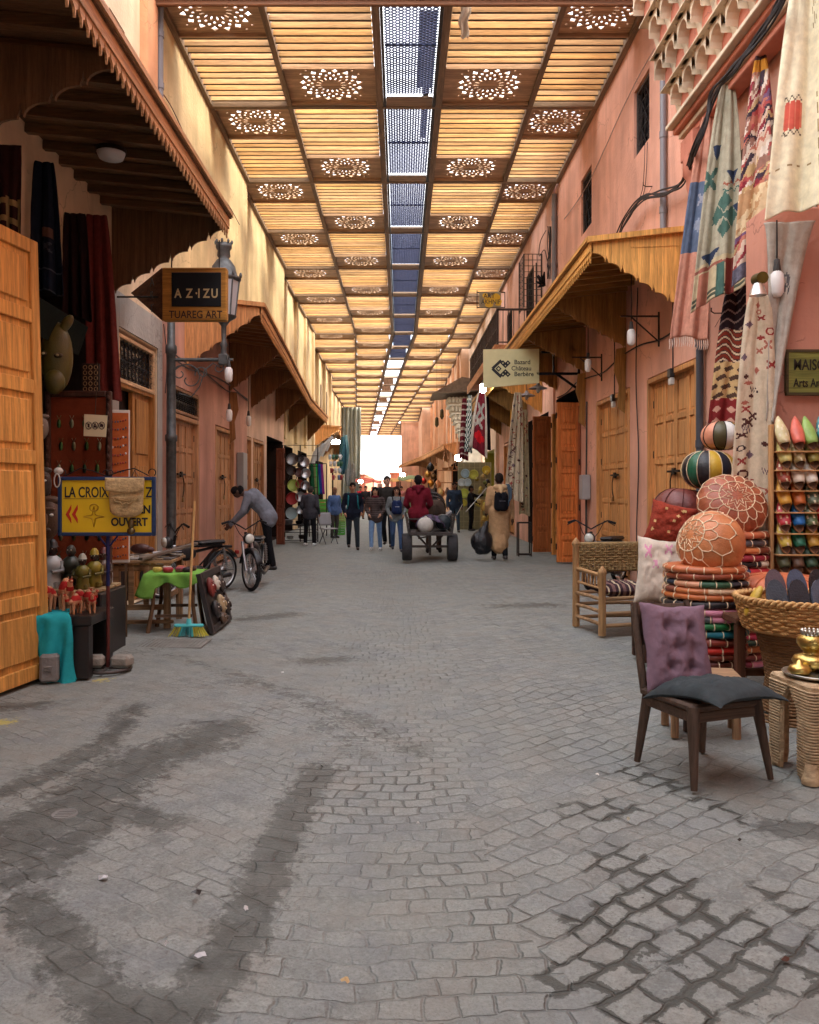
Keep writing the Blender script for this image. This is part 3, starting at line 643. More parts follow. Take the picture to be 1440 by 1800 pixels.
# torn scrap hanging under the first bay
m = MB(s(205, 190, 170)); c0 = P(818, 30, 11.95)
m.grid(lambda u, v: (c0.x-.08+.16*u*(1-.3*v)+.02*math.sin(v*9), 11.95+.03*math.sin(u*8+v*5), ROOFZ-.02-.5*v), 6, 14, thick=.004)
tag(m.build('torn_plastic', CLOTH, loc=(c0.x, 11.95, ROOFZ-.5), w=True), 'torn pale plastic scrap dangling from the first roof bay', 'plastic scrap')
# ================================================================ CANOPIES
AW = s(206, 148, 80)
def steps(n, x0, z0, x1, z1):
    """ogee-stepped lower edge from the eave (x0,z0) to the wall (x1,z1)"""
    pts = []; dx, dz = (x1-x0)/n, (z1-z0)/n
    for i in range(n):
        a, b = x0+dx*i, z0+dz*i
        for t in range(6):
            q = t/5*math.pi/2; pts.append((a+dx*.8*math.sin(q), b+dz*.9*(1-math.cos(q))))
        sg = 1
        pts += [(a+dx*.82, b+dz*.9+.03), (a+dx*.86, b+dz*.9+.045), (a+dx*.885, b+dz*.9+.10), (a+dx*.91, b+dz*.9+.045), (a+dx*.97, b+dz*.92+.02), (a+dx, b+dz)]
    return pts
def canopy(label, side, pts, z, ybr, col, zw=.14, drop=.92, tails=(), tooth=.115, wallf=None, group=None, nst=6, inner=.5, pan=None):
    """pts: [(Y, Xeave)...] near to far"""
    wf = wallf or (xl if side < 0 else xr); y0, y1 = pts[0][0], pts[-1][0]
    ex = lambda Y: float(np.interp(Y, [p[0] for p in pts], [p[1] for p in pts])); wx = lambda Y: wf(min(max(Y, y0+.01), y1-.01))
    t = thing('wooden_canopy', label, 'canopy', (ex(y0), y0, z), w=True, group=group)
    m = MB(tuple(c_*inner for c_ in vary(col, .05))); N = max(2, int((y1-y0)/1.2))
    for i in range(N):
        a, b = y0+(y1-y0)*i/N, y0+(y1-y0)*(i+1)/N
        e0, e1, w0, w1 = ex(a)-side*0.05, ex(b)-side*.05, wx(a+.02), wx(b-.02)
        vs = [(e0, a, z), (e1, b, z), (w1, b, z+zw), (w0, a, z+zw)]; m.add(vs+[(x, y, q+.05) for x, y, q in vs], [(0, 1, 2, 3), (7, 6, 5, 4), (0, 4, 5, 1), (1, 5, 6, 2), (2, 6, 7, 3), (3, 7, 4, 0)])
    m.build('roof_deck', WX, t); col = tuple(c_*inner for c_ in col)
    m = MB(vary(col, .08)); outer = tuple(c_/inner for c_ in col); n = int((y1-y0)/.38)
    for i in range(1, n):
        Y = y0+(y1-y0)*i/n; m.col = vary(col, .15); m.bar((ex(Y)+side*.03, Y, z-.045), (wx(Y), Y, z+zw-.045), .07, .085)
    m.build('joist', WX, t)
    m = MB(vary(outer, .05))
    for (a, xa), (b, xb) in zip(pts[:-1], pts[1:]):
        m.bar((xa-side*.012, a, z-.03), (xb-side*.012, b, z-.03), .025, .17); m.bar((xa-side*.045, a, z+.045), (xb-side*.045, b, z+.045), .05, .05)
        L = math.hypot(b-a, xb-xa); n = int(L/tooth)
        for i in range(n):
            f0, f1 = i/n, (i+1)/n; g = lambda f: (xa+(xb-xa)*f, a+(b-a)*f); (xA, yA), (xB, yB) = g(f0), g(f1); zz = z-.114; mx_, my_ = (xA+xB)/2, (yA+yB)/2
            ox = side*.018
            F_ = [(xA, yA, zz), (xB, yB, zz), (xA+(xB-xA)*.86, yA+(yB-yA)*.86, zz-.055), (xA+(xB-xA)*.62, yA+(yB-yA)*.62, zz-.075), (mx_, my_, zz-.135), (xA+(xB-xA)*.38, yA+(yB-yA)*.38, zz-.075), (xA+(xB-xA)*.14, yA+(yB-yA)*.14, zz-.055)]
            F_ = [(x-side*.012, y, q) for x, y, q in F_]; K = [(x+ox, y, q) for x, y, q in F_]; k = len(F_)
            m.add(F_+K, [tuple(range(k)), tuple(range(2*k-1, k-1, -1))]+[(j, (j+1) % k, k+(j+1) % k, k+j) for j in range(k)])
    m.build('eave_board', WY, t)
    for j, Y in enumerate(ybr):
        end = j == 0 or Y >= y1-.05; yy = min(max(Y, y0), y1-.03); e, w_ = ex(yy), wx(yy+.02 if yy < y1-.1 else yy-.02)
        low = steps(nst, e+side*.02, z-.13 if end else z-.2, w_, z-drop)
        if j in tails: low = low[:-1]+[(w_-side*.16, z-drop), (w_-side*.2, z-drop-.35), (w_-side*.12, z-drop-.6), (w_-side*.14, z-drop-.95), (w_-side*.02, z-drop-1.05), (w_-side*.004, z-drop)]
        poly = [(e+side*.02, z-.002 if end else z-.09)]+low+[(w_-side*.004, z+zw-.005 if end else z+zw-.09)]
        m = MB(vary(outer if j == 0 and pan is None else col, .07)); m.prism(poly, lambda u, v, d: (u, d, v), yy, yy+.03); 
        if end and j == 0:
            m.bar((e-side*.06, yy-.03, z+.03), (w_, yy-.03, z+zw+.03), .07, .07); m.bar((e+side*.5*0+side*.5, yy-.004, z+.07*.0-.06), (w_-side*.1, yy-.004, z-.03), .008, .012); m.bar((w_-side*.1, yy-.004, z-.03), (w_-side*.1, yy-.004, z-.28), .012, .008)
        m.build('gable_panel' if end else 'bracket_panel', WZ, t)
    return t
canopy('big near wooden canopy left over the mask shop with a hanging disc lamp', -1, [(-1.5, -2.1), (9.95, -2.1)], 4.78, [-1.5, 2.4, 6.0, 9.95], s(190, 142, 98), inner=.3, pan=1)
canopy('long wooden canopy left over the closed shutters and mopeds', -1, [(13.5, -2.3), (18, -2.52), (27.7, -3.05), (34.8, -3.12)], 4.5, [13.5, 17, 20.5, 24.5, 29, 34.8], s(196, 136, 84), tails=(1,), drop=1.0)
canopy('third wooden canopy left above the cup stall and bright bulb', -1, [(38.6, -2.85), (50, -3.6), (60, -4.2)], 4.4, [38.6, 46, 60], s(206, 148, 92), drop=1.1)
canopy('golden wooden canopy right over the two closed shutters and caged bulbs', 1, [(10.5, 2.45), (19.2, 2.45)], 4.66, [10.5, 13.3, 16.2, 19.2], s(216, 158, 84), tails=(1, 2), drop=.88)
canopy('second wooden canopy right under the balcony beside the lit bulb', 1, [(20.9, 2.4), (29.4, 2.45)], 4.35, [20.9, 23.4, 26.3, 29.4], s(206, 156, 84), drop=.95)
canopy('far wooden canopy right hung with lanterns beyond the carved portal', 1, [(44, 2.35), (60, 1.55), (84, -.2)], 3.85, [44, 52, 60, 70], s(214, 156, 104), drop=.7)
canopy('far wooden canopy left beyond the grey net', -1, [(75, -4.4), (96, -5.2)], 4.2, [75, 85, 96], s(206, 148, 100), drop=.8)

# ================================================================ WALL FIXTURES
def pipe(label, x, y, z0, z1, r=.045, col=s(120, 118, 122)):
    t = thing('drain_pipe', label, 'pipe', (x, y, z0), w=True)
    m = MB(col); m.tube([(x, y, z0), (x, y, z1)], r, 12); m.build('tube', PAINT, t)
    for f in (.15, .5, .82):
        k = MB(col); z = z0+(z1-z0)*f; k.tube([(x, y, z), (x, y, z+.09)], r*1.18, 12); k.build('collar', PAINT, t)
pipe('grey drain pipe on the right wall beside the larger barred window', 3.61, 11.25, 4.85, 7.8)
pipe('grey drain pipe on the right wall by the knot of cables above the first canopy', 3.60, 19.15, 5.0, 8.4, .06)
pipe('dark drain pipe behind the pouf stacks right', 3.60, 9.85, .1, 3.9, .045, s(70, 74, 82))
pipe('thick grey pipe on the upper left wall above the first canopy', -3.44, 11.7, 6.9, 9.0, .055)
def wire(label, strands, r, cat='cable', col=s(48, 42, 42), name='cable_bundle'):
    m = MB(col)
    for st in strands:
        pts = [Vector(p) for p in st]; q = []
        for i in range(len(pts)-1):
            p0, p1, p2, p3 = pts[max(i-1, 0)], pts[i], pts[i+1], pts[min(i+2, len(pts)-1)]
            for k in range(6):
                u = k/6; q.append(.5*((2*p1)+(p2-p0)*u+(2*p0-5*p1+4*p2-p3)*u*u+(3*p1-p0-3*p2+p3)*u**3))
        q.append(pts[-1]); m.tube(q, r, 6)
    return tag(m.build(name, RUBBER, loc=strands[0][0], w=True), label, cat)
def atX(px, py, X): Y = F*X/(px-CX); return Vector((X, Y, EYE+(CY-py)*Y/F))
base = [(1395, -60), (1372, 5), (1330, 70), (1290, 120), (1255, 165), (1238, 215), (1222, 262), (1200, 318), (1165, 338), (1128, 348), (1104, 385), (1082, 418)]
st = []
for k in range(6):
    rr = random.Random(k); st.append([atX(a+rr.uniform(-6, 6), b+rr.uniform(-5, 5), 3.12 if a > 1280 else (3.3 if a > 1210 else 3.5)) for a, b in base])
wire('thick bundle of twisted black cables drooping along the right wall', st, .012)
wire('thin looping wires beside the drain pipe above the first canopy right', [[atX(966+rr.uniform(-4, 3), y, 3.56) for y in (398, 430, 460, 490)] for rr in [random.Random(i) for i in range(7)]]+[[atX(960, 405, 3.56), atX(950, 425, 3.5), atX(948, 450, 3.5), atX(958, 440, 3.5), atX(965, 480, 3.56)]], .01)
wire('thin wires hanging from the barred window on the right wall', [[atX(1134+d, 250, 3.63), atX(1133+d, 290, 3.6), atX(1130+d, 330, 3.63), atX(1124+d, 350, 3.63)] for d in (0, 4)], .005)
wire('wire sagging down the near left plaster', [[(-3.44, 11.9, 3.9), (-3.42, 12.0, 3.4), (-3.43, 11.95, 2.9)], [(-3.44, 9.7, 4.1), (-3.4, 9.75, 3.7), (-3.44, 9.72, 3.3)]], .007)
m = MB(s(28, 26, 28)); c = atX(955, 500, 3.5)
for i in range(14):
    a = random.uniform(0, 6.28); m.tube([c, c+Vector((random.uniform(-.15, .05), random.uniform(-.2, .2), random.uniform(-.1, .28)))], [.06, .015], 6)
tag(m.build('bag_knot', CLOTH, loc=c, w=True), 'black plastic bag knotted round the cables above the first canopy right', 'plastic bag')
def bulb(label, p, top, lit=False, r=.055, group='caged bulbs hung under the canopies'):
    t = thing('hanging_bulb', label, 'lamp', p, w=True, group=group)
    m = MB(s(30, 28, 28)); m.tube([(p[0], p[1], top), (p[0], p[1], p[2]+.16)], .006, 6); m.build('cord', RUBBER, t)
    m = MB(s(60, 56, 54)); m.lathe([(.001, p[2]+.2), (.022, p[2]+.19), (.03, p[2]+.12), (.034, p[2]+.08)], (p[0], p[1], 0), 10); m.build('lamp_cap', RUBBER, t)
    m = MB(s(255, 250, 240) if lit else s(226, 222, 218)); z = p[2]; m.lathe([(.03, z+.09), (r, z+.06), (r*1.08, z), (r, z-.1), (r*.6, z-.13), (.001, z-.135)], (p[0], p[1], 0), 12); m.build('glass_jar', GLOW if lit else PAINT, t)
for lb, px, py, Y, top in (('white jar bulb hung under the golden canopy nearest the camera, right', 1110, 590, 11.2, 4.6), ('white jar bulb hung between the two closed shutters under the golden canopy', 1034, 640, 14.0, 4.6), ('white jar bulb hanging before the grey cloth right of the rugs', 1366, 495, 7.0, 3.8),
    ('white jar bulb hanging under the street lantern left', 402, 656, 12.0, 3.45), ('white jar bulb over the first closed shutters left', 403, 728, 15.0, 4.4), ('white jar bulb over the bending man left', 437, 738, 17.6, 4.4)):
    p = P(px, py, Y); bulb(lb, (p.x, p.y, p.z), top)
p = P(849, 681, 21.0); bulb('glaring lit bulb under the shop sign beside the hanging scarves', tuple(p), 4.2, True, .075, 'lit bulbs in the stalls')
p = P(590, 776, 38.9); bulb('glaring lit bulb in the cup stall under the third canopy left', tuple(p), 4.3, True, .19, 'lit bulbs in the stalls')
p = P(634, 846, 50.); bulb('small lit bulb far left beneath the grey net', tuple(p), 4.2, True, .12, 'lit bulbs in the stalls')
p = P(806, 804, 34.); bulb('lit bulb before the carved stone portal right', tuple(p), 4.0, True, .13, 'lit bulbs in the stalls')
p = P(708, 834, 56.); bulb('lit bulb among the far right canopy stalls', tuple(p), 3.7, True, .17, 'lit bulbs in the stalls')
for lb, px, py, Y in (('grey dish pendant lamp right of the hanging rugs', 926, 694, 19.6), ('grey dish pendant lamp close under the hanging shop sign', 946, 681, 18.2)):
    p = P(px, py, Y); t = thing('pendant_lamp', lb, 'lamp', p, w=True, group='dish pendant lamps by the rug shop')
    m = MB(s(150, 146, 146)); m.lathe([(.03, .1), (.05, .05), (.2, -.02), (.205, -.03)], p, 20); m.lathe([(.045, .045), (.19, -.028)], p, 20); m.build('shade', PAINT, t)
    m = MB(s(60, 60, 60)); m.tube([p+Vector((0, 0, .1)), Vector((p.x, p.y, 4.5))], .008, 6); m.build('rod', IRON, t)
    m = MB(s(230, 228, 220)); m.ell(p+Vector((0, 0, -.06)), (.045, .045, .07)); m.build('bulb', PAINT, t)
p = P(190, 270, 7.6); t = thing('ceiling_lamp', 'round white disc lamp under the near left canopy', 'lamp', (-2.75, 7.9, 4.7), w=True)
m = MB(s(200, 198, 195)); m.lathe([(.001, 4.60), (.11, 4.61), (.13, 4.66), (.12, 4.70)], (-2.72, 7.7, 0), 24); m.build('diffuser', PAINT, t)
m = MB(s(60, 50, 45)); m.lathe([(.14, 4.655), (.14, 4.7), (.001, 4.7)], (-2.72, 7.7, 0), 24); m.build('rim', IRON, t)
def ibracket(label, x, y, z, L, side, h=.35):
    m = MB(s(60, 46, 42)); m.tube([(x, y, z), (x-side*L, y, z)], .014, 6); m.tube([(x-side*L*.75, y, z), (x-side*.02, y, z-h)], .011, 6); m.tube([(x-side*.01, y, z+.06), (x-side*.01, y, z-h-.08)], .014, 6)
    tag(m.build('iron_bracket', IRON, loc=(x, y, z), w=True), label, 'bracket', 'iron lamp brackets under the golden canopy')
ibracket('iron bracket on the pink wall above the nearer closed shutter right', 3.67, 11.6, 3.95, .55, 1); ibracket('iron bracket on the pink wall between the closed shutters right', 3.67, 14.9, 3.9, .55, 1)
for i, (y, z, lb) in enumerate(((11.0, 3.0, 'black socket box right of the nearer caged bulb'), (14.0, 3.0, 'black socket box on the pink wall between the shutters'))):
    t = thing('junction_box', lb, 'junction box', (3.67, y, z), w=True); m = MB(s(38, 36, 38)); m.box(3.6, 3.668, y-.06, y+.06, z, z+.12, .008); m.build('box', PAINT, t)
    m = MB(s(190, 186, 180)); m.box(3.61, 3.668, y-.05, y+.05, z-.1, z-.002, .008); m.build('cover', PAINT, t); m = MB(s(40, 34, 32)); m.tube([(3.66, y, z+.12), (3.66, y, 4.4)], .009, 5); m.build('conduit', RUBBER, t)
t = thing('meter_box', 'grey meter box on the pink wall beside the open tall door leaf', 'meter box', (3.62, 16.0, 1.2), w=True)
m = MB(s(160, 158, 158)); m.box(3.5, 3.66, 15.75, 16.05, 1.3, 1.78, .012); m.build('box', PAINT, t)
m = MB(s(60, 56, 52)); m.tube([(3.62, 15.95, 1.3), (3.62, 15.95, .02)], .022, 8); m.tube([(3.62, 15.95, 1.78), (3.62, 15.9, 3.2)], .016, 8); m.build('conduit', RUBBER, t)
t = thing('meter_box', 'grey meter box between closed shutters left behind the bending man', 'meter box', (-3.5, 17.9, 1.3), w=True)
m = MB(s(140, 136, 134)); m.box(-3.55, -3.4, 17.75, 18.2, 1.5, 2.3, .012); m.build('box', PAINT, t)
m = MB(s(150, 120, 100)); m.box(3.6, 3.66, 14.2, 14.4, 5.55, 5.64, .01); tag(m.build('wall_plate', PLASTER, loc=(3.66, 14.3, 5.6), w=True), 'tiny bare wall fitting on the pink wall between barred windows', 'fitting')

# open door leaves ------------------------------------------------
def leaf(label, a, b, z1, col, rows, group=None, z0=.02, ncol=1, th=.07):
    """upright panelled leaf from ground point a to ground point b; shows panels on both faces"""
    a, b = Vector((a[0], a[1], 0)), Vector((b[0], b[1], 0)); L = (b-a).length; d = (b-a)/L; ang = math.atan2(d.y, d.x)
    t = thing('door_leaf', label, 'door', (a.x, a.y, 0), ang, group)
    m = MB(col); H_ = z1-z0; st = min(.1, L*.17); m.box(st*.5, L-st*.5, -.004, .004, z0+.03, z1-.03)
    for x in (0, L-st): m.col = vary(col, .06); m.box(x, x+st, -th/2, th/2, z0, z1, .006)
    z = z0
    for i in range(rows+1): m.col = vary(col, .06); zz = z0+(H_-st*1.1)*i/rows; m.box(st+.001, L-st-.001, -th/2+.001, th/2-.001, zz, zz+st*1.1, .005)
    m.build('frame', WZ, t)
    for i in range(rows):
        for c in range(ncol):
            w_ = (L-2*st)/ncol; q = MB(vary(col, .12)); z = z0+(H_-st*1.1)*i/rows+st*1.1; z2 = z0+(H_-st*1.1)*(i+1)/rows
            x0, x1 = st+w_*c+.004, st+w_*(c+1)-.004
            for sg in (-1, 1):
                q.box(x0, x1, sg*.005, sg*.010, z+.003, z2-.003); q.box(x0+.04, x1-.04, sg*.006, sg*.026, z+.05, z2-.05, .014)
            q.build('panel', WZ, t)
    for f in (.08, .33, .62, .9):
        k = MB(s(48, 38, 34)); k.tube([(-.012, 0, z0+H_*f), (-.012, 0, z0+H_*f+.12)], .014, 8); k.build('hinge', IRON, t)
    return t
leaf('large golden panelled door leaf standing open at the left edge of the street', (-2.83, 6.55), (-2.97, 5.72), 3.48, s(212, 154, 80), 6).rotation_euler.x = R(1.8)
g = 'open orange door leaves of the rug shop'
leaf('nearest tall orange door leaf swung into the street, right', (3.17, 16.6), (3.64, 16.66), 3.26, s(202, 116, 56), 7, g)
leaf('narrow reddish leaf folded behind the nearest tall orange leaf', (3.63, 16.62), (3.58, 16.98), 3.2, s(150, 84, 50), 6, g)
leaf('orange door leaf farther in with dark upper panels, left of the two', (3.12, 19.3), (3.55, 19.36), 3.22, s(178, 100, 52), 6, g)
leaf('narrow golden leaf between the two tall orange leaves right', (3.42, 18.5), (3.66, 18.55), 3.2, s(206, 134, 66), 6, g)
leaf('brown door leaf standing open at the pan stall left', (-3.1, 21.9), (-3.32, 22.0), 2.6, s(120, 70, 52), 5)
m = MB(s(128, 126, 124)); m.box(-.07, .07, -.06, .06, 0, .215, .018, rot=(0, 0, .3)); m.box(-.04, .04, -.07, -.055, .09, .13, .003)
tag(m.build('concrete_block', STONE, loc=(-2.74, 6.40, 0)), 'grey concrete block wedged against the big open door leaf', 'concrete block')
# iron stand by the man in the robe
m = MB(s(52, 44, 42))
for z in (.04, .75): 
    for q in (((-.14, -.12), (.14, -.12)), ((.14, -.12), (.14, .12)), ((.14, .12), (-.14, .12)), ((-.14, .12), (-.14, -.12))): m.bar((*q[0], z), (*q[1], z), .025)
for x in (-.14, .14):
    for y in (-.12, .12): m.bar((x, y, 0), (x, y, .76), .025)
tag(m.build('iron_stand', IRON, loc=(2.78, 18.4, 0)), 'bare rusty iron stand right of the man in the robe', 'stand')

# street lantern on its post ---------------------------------------
t = thing('street_lantern', 'old grey wall post with a glass street lantern on a scrolled arm, left', 'street lamp', (-3.4, 12.15, 0), w=True)
G_ = s(92, 95, 95); px_ = -3.40; py_ = 12.15
m = MB(G_); m.lathe([(.09, 0), (.09, .5), (.07, .55), (.075, 2.2), (.09, 2.22), (.09, 2.3), (.07, 2.32), (.065, 3.5), (.085, 3.52), (.085, 3.62), (.06, 3.65), (.055, 4.6)], (px_, py_, 0), 14); m.build('post', IRON, t)
m = MB(G_); za = 3.42; xe = -2.60
m.tube([(px_, py_, za), (xe-.05, py_, za)], .028, 10); m.box(xe-.09, xe+.05, py_-.07, py_+.07, za-.08, za+.08, .012); m.tube([(xe+.05, py_, za), (xe+.12, py_, za)], .02, 8)
def spiral(cx, cz, r0, r1, a0, a1, n=22): return [(cx+(r0+(r1-r0)*i/n)*math.cos(a0+(a1-a0)*i/n), py_, cz+(r0+(r1-r0)*i/n)*math.sin(a0+(a1-a0)*i/n)) for i in range(n+1)]
for pts in (spiral(px_+.26, za-.28, .26, .04, R(180), R(-200)), spiral(px_+.13, za-.2, .12, .03, R(60), R(420)), [(px_+.12, py_, za-.5), (px_+.3, py_, za-.55), (px_+.42, py_, za-.4), (px_+.5, py_, za-.15), (px_+.62, py_, za-.05), (px_+.74, py_, za-.12)], spiral(px_+.70, za-.12, .09, .02, R(90), R(-330)), spiral(px_+.46, za-.2, .11, .03, R(200), R(-160))): m.tube(pts, .010, 6)
m.build('arm', IRON, t)
m = MB(s(96, 98, 98)); q = (xe-.02, py_, 0); z = za+.08
m.lathe([(.05, z), (.04, z+.1), (.06, z+.14), (.035, z+.2), (.04, z+.42), (.07, z+.46), (.1, z+.5), (.17, z+.54), (.19, z+.57)], q, 16)
m.lathe([(.2, z+1.08), (.25, z+1.1), (.26, z+1.13), (.2, z+1.17), (.17, z+1.3), (.1, z+1.4), (.07, z+1.42), (.1, z+1.46), (.09, z+1.54), (.12, z+1.58), (.12, z+1.64), (.05, z+1.6)], q, 16)
for i in range(8):
    a = i*math.pi/4; m.tube([(q[0]+.17*math.cos(a), q[1]+.17*math.sin(a), z+.56), (q[0]+.23*math.cos(a), q[1]+.23*math.sin(a), z+1.09)], .012, 5); m.ell((q[0]+.25*math.cos(a), q[1]+.25*math.sin(a), z+1.17), (.022, .022, .045), nu=6, nv=4); m.ell((q[0]+.12*math.cos(a), q[1]+.12*math.sin(a), z+1.66), (.02, .02, .035), nu=6, nv=4)
lt = m.build('lantern', IRON, t)
m = MB(s(170, 172, 176)); m.lathe([(.165, z+.57), (.225, z+1.08)], q, 8, smooth=False); m.build('glass', GLASS, lt)

# ================================================================ SIGNS
def put_text(mb, st, size, o, ang=0, **k): mb.mesh(text(st, size, **k), face_cam(o, ang))
# black and ochre hanging sign with pointer
Y = 10.0; a = P(285, 470, Y); b = P(398, 563, Y); t = thing('hanging_sign', 'ochre and black hanging sign with pale letters in front of the street lantern', 'sign', (a.x, Y, b.z), w=True)
m = MB(s(176, 124, 52)); m.box(a.x, b.x, Y, Y+.12, b.z, a.z, .01); m.build('board', WX, t)
m = MB(s(14, 15, 20)); ia = P(302, 479, Y); ib = P(389, 539, Y); m.box(ia.x, ib.x, Y-.012, Y+.001, ib.z, ia.z, .004); m.build('black_panel', PAINT, t)
m = MB(s(196, 176, 132)); o = P(306, 523, Y-.016)
for ch, px in (('A', 307), ('Z', 327), ('·I', 343), ('Z', 357), ('U', 371)): put_text(m, ch, .155, P(px, 523, Y-.016), th=.006, sx=.78, off=.003)
m.build('lettering', PAINT, t)
m = MB(s(60, 34, 20)); put_text(m, 'TUAREG ART', .13, P(297, 559, Y-.003), th=.006, sx=.84, off=.0015); m.build('lettering', PAINT, t)
m = MB(s(92, 54, 30)); tip = P(230, 515, Y+.35)
vs = [Vector((a.x-.003, Y+.01, a.z)), Vector((a.x-.003, Y+.01, b.z)), tip]; k = Vector((.0, .05, 0)); m.add(vs+[v+k for v in vs], [(0, 2, 1), (3, 4, 5), (0, 1, 4, 3), (1, 2, 5, 4), (2, 0, 3, 5)]); pt = m.build('pointer_board', WX, t)
m = MB(s(30, 16, 12))
for ch, dz in (('A', .43), ('R', .27), ('T', .11)): put_text(m, ch, .14, Vector((a.x-.17, Y+.1-.03, b.z+dz)), R(-43), th=.006)
m.build('lettering', PAINT, pt)
m = MB(s(50, 46, 44)); m.tube([(a.x+.1, Y+.06, a.z), (a.x+.1, Y+.06, a.z+.35)], .008, 6); m.tube([(b.x-.1, Y+.06, a.z), (b.x-.1, Y+.06, a.z+.35)], .008, 6); m.tube([(a.x+.1, Y+.06, b.z+.3), (-3.5, Y+.06, b.z+.3)], .012, 6); m.build('hanger', IRON, t)
# cream shop sign right
Y = 16.7; a = P(850, 614, Y); b = P(948, 682, Y); t = thing('hanging_sign', 'olive cream shop sign with a black diamond emblem beside the golden canopy', 'sign', (a.x, Y, b.z), w=True)
m = MB(s(206, 196, 146)); c = P(948, 617, Y); d = P(850, 677, Y)
m.prism([(a.x, a.z), (c.x, P(948, 613, Y).z), (c.x, P(948, 673, Y).z), (a.x, b.z)], lambda u, v, q: (u, q, v), Y, Y+.05); m.build('board', PAINT, t)
m = MB(s(24, 22, 22)); e0 = P(883, 648, Y-.004)
def dia(cx, cz, r, hole=.45):
    for i in range(4):
        an = [math.pi/2*i, math.pi/2*(i+1)]; o_ = [(cx+r*math.cos(q), cz+r*math.sin(q)) for q in an]; n_ = [(cx+r*hole*math.cos(q), cz+r*hole*math.sin(q)) for q in an]
        m.add([(o_[0][0], Y-.006, o_[0][1]), (o_[1][0], Y-.006, o_[1][1]), (n_[1][0], Y-.006, n_[1][1]), (n_[0][0], Y-.006, n_[0][1])], [(0, 1, 2, 3)])
u_ = .062
for sg in (1, -1):
    m.bar((e0.x-.2, Y-.005, e0.z), (e0.x-.02, Y-.005, e0.z+sg*.17), .004, .055)
    dia(e0.x+.015, e0.z+sg*.115, .058, .3); dia(e0.x+.115, e0.z+sg*.115, .058, .3); dia(e0.x+.065, e0.z+sg*.062, .055, .25)
dia(e0.x-.075, e0.z, .062, .5)
m.build('emblem', PAINT, t)
m = MB(s(34, 32, 28))
for st_, px, py in (('Bazard', 904, 640), ('Château', 899, 651), ('Berbère', 904, 661)): put_text(m, st_, .128, P(px, py, Y-.004), th=.003, sx=.95, off=.0015)
m.build('lettering', PAINT, t)
m = MB(s(26, 24, 26)); bx = P(948, 655, Y)
m.bar((b.x-.05, Y+.025, 3.86), (3.66, Y+.025, 3.86), .05); m.bar((3.64, Y+.025, 4.35), (3.64, Y+.025, 3.5), .05); m.bar((b.x+.35, Y+.025, 3.86), (3.62, Y+.025, 3.55), .045); m.bar((b.x+.05, Y+.025, 4.3), (3.62, Y+.025, 4.3), .04); m.bar((b.x+.3, Y+.025, 3.88), (b.x+.3, Y+.025, 4.28), .04); m.build('bracket', IRON, t)
# small yellow sign by the balcony
Y = 20.6; a = P(839, 513, Y); b = P(881, 540, Y); t = thing('hanging_sign', 'small yellow and grey hanging sign at the corner of the balcony', 'sign', (a.x, Y, b.z), w=True)
m = MB(s(150, 140, 110)); m.box(a.x+.05, b.x, Y, Y+.03, b.z, a.z, .004)
m.col = s(222, 180, 40)
for px, py, r in ((872, 523, .11), (860, 531, .13), (876, 531, .09), (853, 520, .07)):
    c = P(px, py, Y-.006); m.prism([(c.x+r*(1+.16*math.sin(5*q))*math.cos(q), c.z+r*math.sin(q)) for q in [i*math.pi/8 for i in range(16)]], lambda u, v, d: (u, d, v), Y-.006-.001*px*.002, Y-.001)
m.build('board', PAINT, t)
m = MB(s(36, 32, 28)); put_text(m, 'ART', .17, P(850, 524, Y-.014), th=.004, sx=.9); put_text(m, 'AKHNIF', .16, P(846, 534, Y-.014), th=.004, sx=.85); m.build('lettering', PAINT, t)
m = MB(s(40, 38, 38))
for q in (((a.x, a.z), (b.x+.1, a.z)), ((a.x, b.z), (b.x+.1, b.z)), ((a.x, a.z+.05), (a.x, b.z-.02)), ((b.x+.1, b.z), (b.x+.1, a.z))): m.bar((q[0][0], Y+.045, q[0][1]), (q[1][0], Y+.045, q[1][1]), .02)
m.bar((b.x-.1, Y+.05, b.z), (b.x-.05, Y+.5, 6.1), .02); m.build('iron_frame', IRON, t)
# green wooden sign near right
Y = 7.05; a = P(1383, 615, Y); b = P(1490, 694, Y); t = thing('wall_sign', 'olive green wooden sign with black lettering on the pink wall above the slippers', 'sign', (a.x, Y, b.z), w=True)
m = MB(s(120, 120, 58)); m.box(a.x, b.x, Y, Y+.035, b.z, a.z, .006); m.build('board', WX, t)
m = MB(s(70, 58, 34))
for q in ((a.x, b.x, a.z-.02, a.z+.004), (a.x, b.x, b.z-.004, b.z+.02), (a.x-.004, a.x+.016, b.z+.0201, a.z-.0201)): m.box(q[0], q[1], Y-.008, Y+.03, q[2], q[3])
m.build('frame', WX, t)
m = MB(s(30, 28, 18)); put_text(m, 'MAISON', .13, P(1395, 650, Y-.004), th=.004, sx=.72, off=.002); put_text(m, 'Arts And Crafts', .105, P(1395, 680, Y-.004), th=.004, sx=.68, off=.001); m.build('lettering', PAINT, t)

